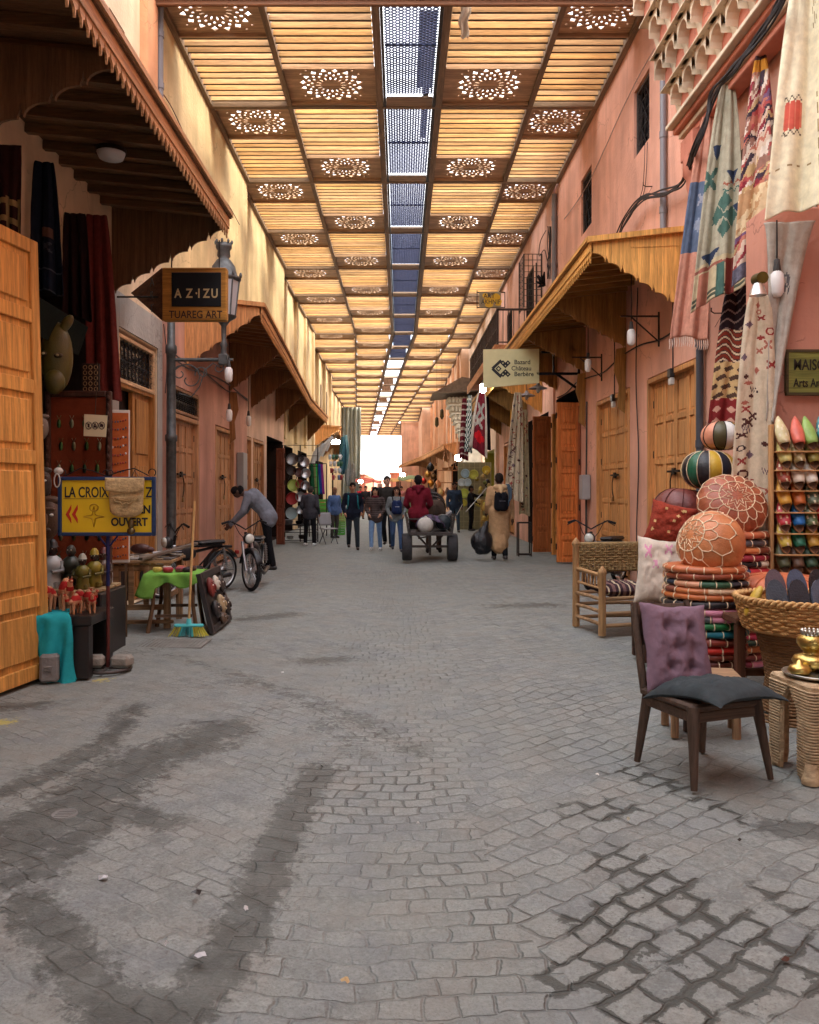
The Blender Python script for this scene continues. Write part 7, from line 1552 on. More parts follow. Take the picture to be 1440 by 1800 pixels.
for nm, px, c, Y in (('dark green', 548, s(30, 90, 56), 26), ('pale olive', 552, s(130, 140, 90), 26.1), ('bright green', 556, s(40, 190, 90), 26.2), ('royal blue', 561, s(40, 70, 150), 26.3), ('purple', 565, s(150, 50, 130), 26.4)):
    p = P(px, 816, Y); q = MB(c); q.grid(lambda u, v: ((u-.5)*(.10+.12*v), .03*math.sin(u*9), -.95*v+.02*math.sin(u*5)), 8, 14, thick=.02); tag(q.build('hanging_garment', CLOTH, loc=p), f'{nm} garment on the clothes line of the kitchenware stall', 'garment', 'garments on the stall line')
q = MB(s(60, 54, 52)); a_ = P(544, 815, 25.9); q.tube([a_, a_+Vector((.5, .5, .02))], .015, 6); q.tube([a_, (a_.x, a_.y, 0)], .02, 6); q.tube([a_+Vector((.5, .5, 0)), (a_.x+.5, a_.y+.5, 0)], .02, 6); tag(q.build('clothes_rail', IRON, loc=a_, w=True), 'thin clothes rail holding the green and purple garments', 'rail')
for i, (px, py, dx, dz, c) in enumerate(((548, 808, .28, .75, s(206, 206, 206)), (556, 800, .3, .72, s(190, 196, 200)), (564, 792, .34, .7, s(216, 214, 212)), (572, 784, .3, .6, s(196, 200, 204)))):
    p = P(px, py, 30+i*.6); q = MB(c); q.tube([(0, 0, -dz*.3), (dx*.5, 0, dz*.3), (dx, 0, dz*.6)], [.09, .10, .07], 10); tag(q.build('plastic_roll', GLASS, loc=p), f'{["lowest", "second", "third", "highest"][i]} slanting plastic wrapped roll above the kitchenware stall', 'roll', 'plastic wrapped rolls')
gc = 'mugs and packs hung under the third canopy'
k = 0
for r_, row in enumerate(((580, 586, 592, 598), (581, 588, 595, 600), (583, 590, 597), (586, 596, 600))):
    for c_, px in enumerate(row):
        c = [s(176, 190, 206), s(206, 206, 212), s(130, 30, 44), s(60, 110, 96), s(150, 40, 60), s(200, 196, 200), s(40, 90, 70), s(90, 110, 150)][(k*3+r_) % 8]; k += 1; p = P(px, 803+12*r_, 36.5)
        q = MB(c); q.lathe([(.001, -.12), (.06, -.12), (.07, .1), (.064, .1), (.055, -.1)], (0, 0, 0), 12); q.tube([(.07, 0, .06), (.11, 0, .02), (.07, 0, -.04)], .012, 5); q.tube([(0, 0, .1), (0, 0, .2)], .006, 4)
        tag(q.build('hanging_mug', PAINT, loc=p), f'mug {["first", "second", "third", "fourth"][c_]} from left in the {["top", "second", "third", "bottom"][r_]} row under the third canopy', 'mug', gc)
for i, (px, y0_, y1_, c, Y) in enumerate(((603, 768, 850, s(60, 100, 116), 37.0), (607, 765, 840, s(110, 150, 160), 37.8), (612, 800, 868, s(136, 140, 140), 44), (620, 815, 870, s(150, 148, 140), 46))):
    p = P(px, y0_, Y); L = (y1_-y0_)*Y/F; q = MB(c); q.grid(lambda u, v: ((u-.5)*(.15+.2*math.sin(math.pi*v)), .06*math.sin(u*8+v*3), -L*v*.8), 12, 20, lambda u, v: vary(c, .15), thick=.02); tag(q.build('hanging_bag', CLOTH, loc=p), f'{["dark teal", "pale teal", "grey", "light grey"][i]} bag bundle hanging beside the mugs, {["first", "second", "third", "last"][i]} from left', 'bag', 'bag bundles hung left')
def crate(label, x, y, z_, w_, h_, c, group):
    q = MB(c); b_ = .02
    for (a0, a1, b0, b1) in ((-w_, w_, -w_*.7, -w_*.7+b_), (-w_, w_, w_*.7-b_, w_*.7), (-w_, -w_+b_, -w_*.7+b_, w_*.7-b_), (w_-b_, w_, -w_*.7+b_, w_*.7-b_)):
        for k in range(3): q.box(a0, a1, b0, b1, h_*k/3+.012, h_*(k+1)/3-.012, .004)
    q.box(-w_, w_, -w_*.7, w_*.7, 0, .011)
    for sx in (-1, 1):
        for sy in (-1, 1): q.box(sx*w_-.01, sx*w_+.01, sy*w_*.7-.01, sy*w_*.7+.01, 0, h_, .003)
    tag(q.build('plastic_crate', PAINT, loc=(x, y, z_)), label, 'crate', group)
gg = 'green crates and buckets left'
for i, (px, Y, z_, w_, h_, c, lb) in enumerate(((571, 27.5, .85, .20, .32, s(110, 196, 80), 'lime crate on the table behind the man at the stall'), (573, 27.4, .52, .22, .32, s(84, 176, 70), 'green crate beneath the lime crate at the stall'), (597, 27.0, .0, .17, .22, s(80, 170, 60), 'lowest green crate right of the man in blue'), (598, 27.0, .235, .17, .22, s(120, 190, 90), 'second green crate right of the man in blue'), (599, 27.0, .47, .17, .22, s(160, 200, 110), 'third pale green crate right of the man in blue'), (598, 27.0, .70, .15, .2, s(190, 206, 150), 'topmost pale crate right of the man in blue'))):
    crate(lb, P(px, 0, Y).x, Y, z_, w_, h_, c, gg)
t = thing('stall_table', 'grey metal table behind the man at the kitchenware stall', 'table', (-2.45, 27.4, 0)); q = MB(s(110, 110, 112)); q.box(-.45, .45, -.3, .3, .46, .5, .005); q.build('table_top', METAL, t)
for x in (-.42, .42):
    for y in (-.26, .26): q = MB(s(90, 90, 92)); q.tube([(x, y, 0), (x, y, .46)], .018, 6); q.build('leg', METAL, t)
t = thing('plastic_chair', 'grey folding chair beside the man at the kitchenware stall', 'chair', (-1.98, 22.6, 0), R(30)); q = MB(s(150, 150, 152)); q.box(-.2, .2, -.2, .2, .40, .43, .01); q.build('seat', PAINT, t); q = MB(s(140, 140, 144)); q.grid(lambda u, v: ((u-.5)*.38, .2+.1*v, .5+.35*v), 6, 6, thick=.02); q.build('backrest', PAINT, t)
for x in (-.18, .18): q = MB(s(80, 80, 84)); q.tube([(x, -.2, 0), (x, .22, .55)], .012, 6); q.tube([(x, .22, 0), (x, -.18, .42)], .012, 6); q.build('leg', METAL, t)
t = thing('stall_counter', 'wooden stall counter under the mugs left', 'counter', (-3.0, 36.8, 0)); q = MB(s(150, 104, 66)); q.box(-.7, .5, -.4, .4, 0, .8, .02); q.build('body', WZ, t); q = MB(s(130, 90, 60)); q.box(-.75, .55, -.45, .45, .8, .85, .01); q.build('counter_top', WX, t)
for i, (x, c) in enumerate(((-.5, s(190, 60, 50)), (-.25, s(60, 90, 150)), (0, s(220, 200, 120)), (.3, s(70, 130, 80)))):
    q = MB(c); q.box(-.1, .1, -.1, .1, 0, .18+.05*(i % 2), .02); q.col = tuple(min(1, a*1.5) for a in c); q.box(-.08, .08, -.105, -.1, .05, .12); tag(q.build('carton', PAINT, loc=(-3.0+x, 36.7, .855)), f'{["red", "blue", "cream", "green"][i]} carton on the stall counter under the mugs', 'carton', 'cartons on the far left counter')
# ================================================================ STALLS, right
gpl = 'plates hung at the plate stall'
for nm, px, py, r_, c in (('pale blue', 818, 832, .17, s(170, 206, 220)), ('lime rimmed', 833, 834, .18, s(200, 206, 90)), ('white blue', 812, 848, .15, s(206, 222, 228)), ('soft blue', 822, 848, .15, s(190, 214, 224)), ('large lime', 816, 867, .18, s(186, 200, 80)), ('small yellow', 815, 884, .14, s(206, 196, 70)), ('golden', 855, 826, .16, s(214, 190, 60)), ('mustard', 843, 884, .15, s(190, 176, 80))):
    q = MB(); round_pan(q, (0, 0, 0), r_, c, plate=True); tag(q.build('plate', GLASS if False else PAINT, loc=P(px, py, 30.2)), f'{nm} round plate on the wire wall of the plate stall', 'plate', gpl)
t = thing('stall_rack', 'wire display wall of the plate stall right', 'rack', (2.75, 30.35, 0)); q = MB(s(196, 190, 150))
for x in np.arange(-.6, .61, .2): q.bar((x, 0, 0), (x, 0, 2.5), .016)
for z_ in np.arange(.1, 2.5, .2): q.bar((-.6, 0, z_), (.6, 0, z_), .012)
q.build('mesh', IRON, t); q = MB(s(150, 146, 110)); q.box(-.62, .62, .03, .05, 0, 2.5); q.build('backing', PAINT, t)
rr = random.Random(6)
for i in range(12):
    p = P(838+rr.uniform(0, 22), 835+5.5*i, 29.2); q = MB(rr.choice([s(206, 190, 90), s(150, 140, 70), s(190, 170, 110), s(120, 130, 70)])); q.lathe([(.001, 0), (.05, .01), (.08, .07), (.05, .12), (.03, .16)], (0, 0, 0), 12)
    tag(q.build('ceramic_pot', PAINT, loc=p), f'{["ochre", "moss", "straw", "olive", "mustard", "sand", "green gold", "khaki", "honey", "bronze", "lemon", "earth"][i]} small pot strung at the plate stall', 'pot', 'small pots strung at the plate stall')
t = thing('stall_shelf', 'yellow wooden shelves with baskets below the small pots', 'shelf', (3.1, 28.4, 0)); q = MB(s(190, 160, 90))
for z_ in (.05, .4, .75, 1.1): q.box(-.3, .4, -.2, .2, z_, z_+.03)
for x in (-.3, .38):
    for y in (-.2, .18): q.box(x, x+.03, y, y+.03, 0, 1.12)
q.build('frame', WZ, t)
for z_ in (.08, .43, .78):
    for x in (-.15, .2): k_ = MB(vary(s(200, 176, 96), .2)); k_.lathe([(.001, .0), (.1, 0), (.13, .16), (.12, .16), (.09, .02)], (3.1+x, 28.4, z_+.002), 14); tag(k_.build('basket', WICKER, loc=(3.1+x, 28.4, z_), w=True), f'small yellow basket on the {"bottom" if z_ < .2 else "middle" if z_ < .6 else "top"} shelf, {"left" if x < 0 else "right"} side', 'basket', 'baskets on yellow shelves')
for nm, px, py, Y, r_ in (('left copper', 783, 828, 33, .14), ('middle copper', 793, 826, 33, .1), ('right copper', 807, 826, 32, .14)):
    q = MB(s(190, 130, 90)); q.lathe([(.001, 0), (r_*.7, .02), (r_, .12), (r_*1.05, .14), (r_*.95, .13)], (0, 0, 0), 16); q.tube([(-r_, 0, .14), (0, 0, 1.1)], .008, 4); q.tube([(r_, 0, .14), (0, 0, 1.1)], .008, 4); tag(q.build('hanging_pan', METAL, loc=P(px, py, Y)), f'{nm} balance pan hung on cords by the portal', 'pan', 'copper pans hung by the portal')
for i, (px, py, Y, c, k) in enumerate(((757, 822, 46, s(60, 60, 60), 1), (752, 834, 46, s(200, 150, 80), .8), (762, 838, 46, s(120, 90, 60), .8), (757, 850, 46, s(214, 140, 60), .9), (745, 846, 48, s(180, 60, 50), .8), (770, 852, 44, s(190, 130, 90), .9), (775, 868, 42, s(160, 110, 70), 1))):
    q = MB(c); q.lathe([(.001, .3*k), (.08*k, .25*k), (.2*k, .1*k), (.22*k, -.05*k), (.1*k, -.2*k), (.001, -.22*k)], (0, 0, 0), 14); q.tube([(0, 0, .28*k), (0, 0, .6)], .012, 4); tag(q.build('hanging_lantern', METAL, loc=P(px, py, Y)), f'{["black metal", "brass", "dark bronze", "amber", "red", "copper", "brown"][i]} lantern or basket hung before the far right canopy', 'lantern', 'lanterns hung before the far right canopy')
t = thing('stall_cabinet', 'open wooden cabinet of pots beyond the denim jacket man', 'cabinet', (2.6, 40, 0)); q = MB(s(170, 110, 66))
for z_ in (0, .6, 1.2, 1.8, 2.4): q.box(-.8, .6, -.25, .25, z_, z_+.04)
for x in (-.8, -.1, .58): q.box(x, x+.04, -.25, .25, .04, 2.4)
q.build('frame', WZ, t)
for i in range(8):
    k_ = MB(random.choice([s(190, 100, 60), s(90, 60, 50), s(200, 170, 110), s(150, 60, 40)])); r_ = .12; x, z_ = 1.95+.33*(i % 4), .645+.6*(i//4); k_.lathe([(.001, 0), (.08, 0), (.13, .12), (.08, .25), (.05, .3), (.07, .34)], (x, 39.8, z_), 12); tag(k_.build('clay_pot', PAINT, loc=(x, 39.8, z_), w=True), f'clay pot {["first", "second", "third", "fourth"][i % 4]} from left on the {"lower" if i < 4 else "upper"} cabinet shelf', 'pot', 'clay pots in the open cabinet')
# far stalls clutter
for i, (px, Y, side, c, lb) in enumerate(((640, 62, -1, s(214, 110, 90), 'far pink stall box left of the red jacket'), (655, 75, 0, s(230, 130, 110), 'far pale red stall in the glare at the street end'), (706, 60, 1, s(196, 150, 90), 'far tan stall counter right under the canopy'), (722, 52, 1, s(120, 130, 90), 'far green stall counter right under the canopy'))):
    p = P(px, 0, Y); t = thing('market_stall', lb, 'stall', (p.x, Y, 0)); q = MB(c); q.box(-.6, .6, -.5, .5, 0, .9, .03); q.build('counter', PAINT, t); q = MB(vary(c, .2)); q.grid(lambda u, v: (-.8+1.6*u, -.7+1.4*v, 2.1+.25*v-.06*math.sin(u*9)), 10, 4, thick=.02); q.build('awning', CLOTH, t)
    for x in (-.7, .7):
        for y in (-.6, .6): q = MB(s(110, 100, 90)); q.tube([(x, y, 0), (x, y, 2.2)], .025, 6); q.build('post', IRON, t)
# ground bits
m = MB(s(86, 84, 82)); m.lathe([(.001, .002), (.11, .002), (.115, .005), (.125, .005), (.13, 0)], (-1.35, 0, .0), 28)
gy = GY(1432); q = MB(s(128, 126, 122)); q.lathe([(.001, .003), (.05, .003), (.052, .006), (.058, .006), (.06, -.01)], (0, 0, 0), 28)
for i in range(4): q.box(-.035, .035, -.034+.02*i, -.028+.02*i, .003, .0055)
tag(q.build('manhole_cover', STONE, loc=((113-CX)*gy/F, gy, .0)), 'small round iron cover set in the paving, lower left', 'manhole cover')
gy = GY(1131); q = MB(s(132, 130, 124)); q.box(-.32, .32, -.22, .22, -.01, .006, .003)
for i in range(15):
    for j in range(9): q.box(-.29+.04*i, -.27+.04*i, -.19+.045*j, -.17+.045*j, .006, .009)
tag(q.build('manhole_cover', STONE, loc=((305-CX)*gy/F, gy, .0)), 'rectangular studded iron cover in the paving before the broom', 'manhole cover')
lit = [(183, 1546, 'white crumpled scrap left of the wet trail', s(200, 200, 202), .022), (350, 1684, 'white scrap inside the curve of the wet trail', s(190, 190, 192), .022), (432, 1600, 'tiny white dot of litter on the right wet trail', s(230, 230, 230), .01), (607, 1727, 'tan husk on the pale paving, bottom centre', s(206, 176, 130), .014), (1050, 1365, 'small white filter on the paving left of the dark chair', s(230, 226, 216), .014), (1104, 1443, 'beige chip below the small wet crack pattern', s(206, 196, 170), .012), (497, 1184, 'pale flake near the long wet smear', s(220, 220, 216), .014), (345, 1572, 'dark leaf scrap left of the wet trail', s(60, 56, 54), .02), (1380, 1690, 'brown scrap on the wet patch at lower right', s(90, 60, 50), .014), (293, 1663, 'white dot beside the wet curve', s(226, 226, 226), .008), (735, 1450, 'pale dot by the sett joint at centre', s(220, 220, 214), .008), (1300, 1480, 'dark pebble below the chair', s(50, 46, 44), .012)]
for px, py, lb, c, r_ in lit:
    gy = GY(py); q = MB(c); rr = random.Random(px); q.add([(r_*math.cos(a)*rr.uniform(.6, 1.2), r_*.7*math.sin(a)*rr.uniform(.6, 1.2), rr.uniform(.004, .02)) for a in [k*math.pi/4 for k in range(8)]]+[(0, 0, .022)], [(k, (k+1) % 8, 8) for k in range(8)]); tag(q.build('litter_scrap', PAINT, loc=((px-CX)*gy/F, gy, -.004)), lb, 'litter', 'scraps of litter on the paving')
# ================================================================ PEOPLE
def remesh(mb, name, matl, vox, parent=None, loc=None, rz=0, smooth=3, colf=None):
    me = bpy.data.meshes.new('t'); me.from_pydata([tuple(v) for v in mb.v], [], mb.f); ob = bpy.data.objects.new('t', me); COL.objects.link(ob)
    r_ = ob.modifiers.new('r', 'REMESH'); r_.mode = 'VOXEL'; r_.voxel_size = vox; r_.adaptivity = 0
    if smooth: k = ob.modifiers.new('s', 'SMOOTH'); k.factor = .5; k.iterations = smooth
    bpy.context.view_layer.update(); e = bpy.data.meshes.new_from_object(ob.evaluated_get(bpy.context.evaluated_depsgraph_get()))
    o = MB(mb.col); vs = [tuple(v.co) for v in e.vertices]; fs = [tuple(p.vertices) for p in e.polygons]
    cols = [colf(Vector(p.center)) for p in e.polygons] if colf else None
    o.add(vs, fs, True, cols); bpy.data.objects.remove(ob); bpy.data.meshes.remove(me); bpy.data.meshes.remove(e)
    return o.build(name, matl, parent, loc=loc, rz=rz)
J0 = dict(pel=(0, 0, .96), wai=(0, 0, 1.10), che=(0, .0, 1.30), nek=(0, .0, 1.47), hed=(0, -.015, 1.64), lsh=(.18, 0, 1.42), rsh=(-.18, 0, 1.42), lel=(.235, .03, 1.14), rel=(-.235, .03, 1.14), lwr=(.25, -.06, .90), rwr=(-.25, -.06, .90),
          lhi=(.09, 0, .93), rhi=(-.09, 0, .93), lkn=(.095, -.02, .50), rkn=(-.095, -.02, .50), lan=(.09, .02, .08), ran=(-.09, .02, .08), fd=(0, -1, 0), hd=(0, -1, 0))
def person(label, loc, rz, ht, pose, top, bot, shoe, hair, skin=s(170, 120, 92), hairlen=0, hat=None, female=False, loose=1., long_top=None, grp=None, vox=.012, sleeve=True):
    J = {k: Vector(v) for k, v in {**J0, **pose}.items()}; k_ = ht/1.76; wd = .93 if female else 1.
    B = MB(skin); S_ = lambda p: Vector(p)*k_
    c = lambda a, b, r1, r2: B.cap(S_(J[a]), S_(J[b]), r1*k_, r2*k_)
    up = (J['nek']-J['che']).normalized(); hdv = J['hd'].normalized(); hu = (J['hed']-J['nek']).normalized(); sd_ = hdv.cross(hu).normalized()
    B.cap(S_(J['nek'])-up*.03, S_(J['hed']), .055*k_, .055*k_); H_ = J['hed']
    B.ell(S_(H_+hu*.015), (.076*k_, .094*k_, .115*k_), None); 
    B.ell(S_(H_+hdv*.045-hu*.05), (.05*k_, .045*k_, .055*k_)); B.cap(S_(H_+hdv*.088+hu*.01), S_(H_+hdv*.108-hu*.018), .010*k_, .017*k_)
    for sg in (-1, 1): B.ell(S_(H_+sd_*sg*.078), (.018*k_, .022*k_, .032*k_))
    shx = (J['lsh']-J['rsh']).normalized()
    B.cap(S_(J['pel']), S_(J['che']), .115*k_, .13*k_)
    for q in 'lr':
        c(q+'sh', q+'el', .045, .036); c(q+'el', q+'wr', .036, .026); c(q+'hi', q+'kn', .072, .05); c(q+'kn', q+'an', .05, .034); B.cap(S_(J['che']), S_(J[q+'sh']), .09*k_, .05*k_)
        w_ = J[q+'wr']; d = (w_-J[q+'el']).normalized(); n_ = shx*(1 if q == 'l' else -1); t_ = d.cross(n_).normalized()
        B.cap(S_(w_+d*.02), S_(w_+d*.085), .028*k_, .034*k_)
        for i in range(4): o_ = t_*(.028-.019*i); L = (.075, .085, .08, .062)[i]; B.tube([S_(w_+d*.09+o_), S_(w_+d*(.09+L*.55)+o_*1.15-n_*.01), S_(w_+d*(.09+L)+o_*1.1-n_*.028)], [.0105*k_, .0095*k_, .0075*k_], 6)
        B.tube([S_(w_+d*.03+t_*.03), S_(w_+d*.065+t_*.055-n_*.01), S_(w_+d*.10+t_*.058-n_*.02)], [.013*k_, .011*k_, .009*k_], 6)
    for q in 'lr': f = J.get(q+'fd', J['fd']); B.cap(S_(J[q+'an']-Vector((0, 0, .035))), S_(J[q+'an']-Vector((0, 0, .045))+f*.13), .035*k_, .028*k_)
    def bc(p):
        h = p/k_-H_; fwd = h.dot(hdv); u = h.dot(hu); x = h.dot(sd_)
        if fwd > .06:
            if abs(abs(x)-.031) < .015 and abs(u-.025) < .009: return s(34, 26, 24)
            if abs(abs(x)-.031) < .019 and abs(u-.046) < .006: return hair
            if abs(x) < .024 and abs(u+.052) < .008: return s(140, 76, 68)
        return skin
    ob = remesh(B, 'person', SKIN, vox, None, loc, rz, 2, bc); tag(ob, label, 'person', grp)
    # top garment
    T = MB(top); g = loose
    T.cap(S_(J['wai']), S_(J['che']), .135*k_*g*wd, .15*k_*g*wd); T.cap(S_(J['pel'])+(S_(J['wai'])-S_(J['pel']))*(.0 if not long_top else 0), S_(J['wai']), .148*k_*g, .135*k_*g*wd)
    T.ell(S_(J['che'])+up*.02*k_, (.205*k_*g*wd, .14*k_*g, .19*k_)); sx_ = shx*.075*k_*wd; T.cap(S_(J['pel'])-sx_+Vector((0, 0, .01)), S_(J['pel'])+sx_+Vector((0, 0, .01)), .135*k_*g, .135*k_*g); T.cap(S_(J['pel'])-sx_-Vector((0, 0, .06)), S_(J['pel'])+sx_-Vector((0, 0, .06)), .12*k_*g, .12*k_*g)
    for q in 'lr': T.cap(S_(J['che'])+up*.02, S_(J[q+'sh']), .10*k_*g, .072*k_*g); T.cap(S_(J[q+'sh']), S_(J[q+'el']), .070*k_*g, .058*k_*g); 
    if sleeve:
        for q in 'lr': T.cap(S_(J[q+'el']), S_(J[q+'wr']), .057*k_*g, .042*k_*g)
    T.cap(S_(J['nek']-up*.06), S_(J['nek']-up*.005), .078*k_, .066*k_)
    if long_top:
        for q in 'lr': T.cap(S_(J[q+'hi']), S_(J[q+'kn']), .125*k_, .125*k_)
        T.cap(S_(J['pel']), S_((J['lkn']+J['rkn'])/2), .16*k_, .165*k_); b_ = (J['lan']+J['ran'])/2; T.cap(S_((J['lkn']+J['rkn'])/2), S_(Vector((b_.x, b_.y, .30))), .17*k_, .185*k_)
    remesh(T, 'robe' if long_top else 'jacket', CLOTH, vox, ob, colf=(top if callable(top) else None) and (lambda p: top(p/k_)), smooth=3) if callable(top) else remesh(T, 'robe' if long_top else 'jacket', CLOTH, vox, ob, smooth=14 if long_top else 3, colf=lambda p: vary(top, .06))
    Lg = MB(bot); 
    for q in 'lr':
        Lg.cap(S_(J['pel']), S_(J[q+'hi']), .125*k_, .10*k_); Lg.cap(S_(J[q+'hi']), S_(J[q+'kn']), .096*k_, .070*k_); Lg.cap(S_(J[q+'kn']), S_(J[q+'an'])+Vector((0, 0, .02)), .068*k_, .056*k_)
    remesh(Lg, 'trousers', CLOTH, vox, ob, colf=lambda p: vary(bot, .06))
    for q in 'lr':
        f = J.get(q+'fd', J['fd']); a_ = S_(J[q+'an']-Vector((0, 0, .035))); k2 = MB(shoe); k2.cap(a_-f*.03*k_, a_+f*.15*k_-Vector((0, 0, .008)), .046*k_, .036*k_); k2.cap(a_, a_+Vector((0, 0, .04)), .045*k_, .042*k_); remesh(k2, 'shoe', LEATH, .009, ob)
    h = MB(hair)
    if hat:
        h.ell(S_(H_+hu*.055-hdv*.01), (.087*k_, .10*k_, .085*k_)); 
        if hat[1]: h.cap(S_(H_+hu*.06+hdv*.06), S_(H_+hu*.05+hdv*.13), .05*k_, .03*k_)
        remesh(h, 'cap', CLOTH, .009, ob, colf=lambda p: hat[0])
        h = MB(hair)
    h.ell(S_(H_+hu*.052-hdv*.014), (.088*k_, .099*k_, .086*k_)); h.ell(S_(H_+hu*.0-hdv*.045), (.084*k_, .07*k_, .095*k_))
    if hairlen:
        for sg in (-1, 0, 1): h.cap(S_(H_+sd_*sg*.078+hdv*(.02-.08*(sg == 0))+hu*.02), S_(H_+sd_*sg*.095-hdv*.02-hu*hairlen), .036*k_, .034*k_)
    if not (hat and hat[2]): remesh(h, 'hair', CLOTH, .010, ob, colf=lambda p: vary(hair, .15))
    return ob, J, k_
def strap(m, pts, r): m.tube(pts, r, 6)
def backpack(ob, J, k_, col, front=False, size=(.15, .09, .24), zc=1.22, lacol=None):
    sg = -1 if front else 1; d = J['hd'].normalized(); q = MB(col); c = Vector((0, 0, zc))*k_+Vector((J['che'].x, J['che'].y, 0))*k_+Vector((0, sg*.20, 0))*k_
    q.cap(c+Vector((-.06, 0, -.12))*k_, c+Vector((-.06, 0, .10))*k_, .09*k_, .08*k_); q.cap(c+Vector((.06, 0, -.12))*k_, c+Vector((.06, 0, .10))*k_, .09*k_, .08*k_); q.cap(c+Vector((0, sg*.06, -.12))*k_, c+Vector((0, sg*.05, .0))*k_, .085*k_, .07*k_)
    b = remesh(q, 'backpack', CLOTH, .012, ob, colf=lambda p: vary(col, .05)); q = MB(lacol or s(26, 26, 30))
    for sx in (-1, 1): q.tube([Vector((J['che'].x+sx*.10, J['che'].y+sg*.15, zc+.16))*k_, Vector((J['che'].x+sx*.115, J['che'].y+0, 1.50))*k_, Vector((J['che'].x+sx*.12, J['che'].y-sg*.155, zc+.1))*k_, Vector((J['che'].x+sx*.15, J['che'].y-sg*.10, zc-.13))*k_], .018*k_, 6)
    q.build('strap', CLOTH, b); q = MB(s(190, 190, 194)); q.tube([c+Vector((-.06, sg*.137, .0))*k_, c+Vector((.06, sg*.137, .0))*k_], .004, 4); q.build('zip', METAL, b)
walk = lambda a, b=0: dict(lkn=(.105, -.15*a-.03, .50), rkn=(-.10, .07*a-.06, .51), lan=(.115, -.27*a+.02, .08+.02*b), ran=(-.085, .30*a+.02, .12+.05*b), lwr=(.27, .06*a-.03, .90), rwr=(-.27, -.14*a-.03, .92), lel=(.25, .08, 1.14), rel=(-.25, .0, 1.14))
gw = 'people walking toward the camera'
Y = 20.4; x = P(620, 0, Y).x
o, J, k = person('man in a dark navy jacket walking forward with teal backpack straps', (x, Y, 0), R(8), 1.66, {**walk(.8), 'rwr': (-.22, -.16, .98), 'lwr': (.22, -.16, .98)}, s(28, 32, 46), s(44, 50, 56), s(60, 50, 44), s(24, 20, 20), loose=1.12)
q = MB(s(40, 120, 130))
for sx in (-1, 1): q.tube([Vector((sx*.11, .08, 1.50))*k, Vector((sx*.12, -.13, 1.40))*k, Vector((sx*.13, -.155, 1.2))*k, Vector((sx*.16, -.06, 1.06))*k], .018, 6)
q.build('backpack_strap', CLOTH, o)
Y = 20.0; x = P(660, 0, Y).x
def puffer(p): return s(86, 74, 72) if math.sin(p.z*105) > -.75 else s(48, 40, 40)
o, J, k = person('smiling woman in a brown quilted jacket and ripped light jeans', (x, Y, 0), R(-4), 1.55, {**walk(-.9), 'rwr': (-.17, -.14, 1.02), 'lwr': (.17, -.14, 1.02), 'lel': (.26, .05, 1.17), 'rel': (-.26, .05, 1.17)}, puffer, s(110, 136, 172), s(206, 206, 208), s(34, 26, 26), s(190, 144, 116), hairlen=.16, female=True, loose=1.12)
q = MB(s(110, 40, 50)); q.tube([Vector((.07*math.cos(a), -.02+.07*math.sin(a), 1.50))*k for a in [i*math.pi/6 for i in range(13)]], .03*k, 8, cap=False); q.build('scarf', CLOTH, o)
Y = 21.4; x = P(681, 0, Y).x
person('tall man in a dark coat walking behind the two women', (x, Y, 0), R(-6), 1.84, {**walk(.7), 'hd': (.5, -.8, 0)}, s(52, 50, 48), s(36, 38, 44), s(70, 60, 54), s(44, 34, 30), s(206, 160, 136), loose=1.1)
Y = 19.8; x = P(697, 0, Y).x
o, J, k = person('woman in a grey top with a blue backpack worn on her chest', (x, Y, 0), R(4), 1.56, {**walk(.9), 'rwr': (-.19, -.13, 1.0), 'lwr': (.19, -.13, 1.0), 'lel': (.25, .05, 1.16), 'rel': (-.25, .05, 1.16)}, s(120, 126, 128), s(70, 92, 128), s(60, 60, 70), s(40, 28, 26), s(184, 138, 110), hairlen=.10, female=True, loose=1.06)
backpack(o, J, k, s(34, 46, 84), front=True)
Y = 21.8; x = P(545, 0, Y).x
person('man in a grey jacket and cap with white trainers browsing the kitchenware stall', (x, Y, 0), R(170), 1.60, dict(hed=(0, -.06, 1.61), hd=(0, -1, -.5), lwr=(.22, -.22, 1.0), rwr=(-.24, -.12, .95), lan=(.14, .0, .08), ran=(-.13, .03, .08), lkn=(.12, -.02, .5), rkn=(-.11, -.02, .5)), s(66, 66, 74), s(26, 26, 30), s(220, 220, 222), s(60, 54, 50), s(150, 106, 84), hat=(s(96, 104, 104), 1, 0), loose=1.15)
Y = 25.2; x = P(588, 0, Y).x
person('bald man in a blue work jacket standing by the green crates', (x, Y, 0), R(40), 1.55, dict(lwr=(.22, -.08, .9)), s(84, 108, 152), s(70, 66, 62), s(40, 36, 34), s(150, 110, 90), s(150, 108, 84), hat=(s(150, 108, 84), 0, 1), loose=1.12)
# bending man
Y = 15.3; x = P(468, 0, Y).x
o, J, k = person('man in a grey jumper and black trousers bending over the moped', (x, Y, 0), R(-88), 1.80, dict(pel=(0, .05, .95), wai=(0, -.03, 1.11), che=(0, -.21, 1.29), nek=(0, -.37, 1.38), hed=(0, -.51, 1.42), hd=(0, -.8, -.55), lsh=(.19, -.30, 1.35), rsh=(-.19, -.30, 1.35), lel=(.23, -.38, 1.08), rel=(-.23, -.40, 1.08), lwr=(.12, -.62, .84), rwr=(-.14, -.64, .84), lkn=(.11, .06, .50), rkn=(-.10, .02, .50), lan=(.12, .14, .08), ran=(-.11, .0, .08)), s(120, 124, 134), s(22, 22, 26), s(36, 32, 32), s(26, 22, 22), s(86, 60, 48), loose=1.12)
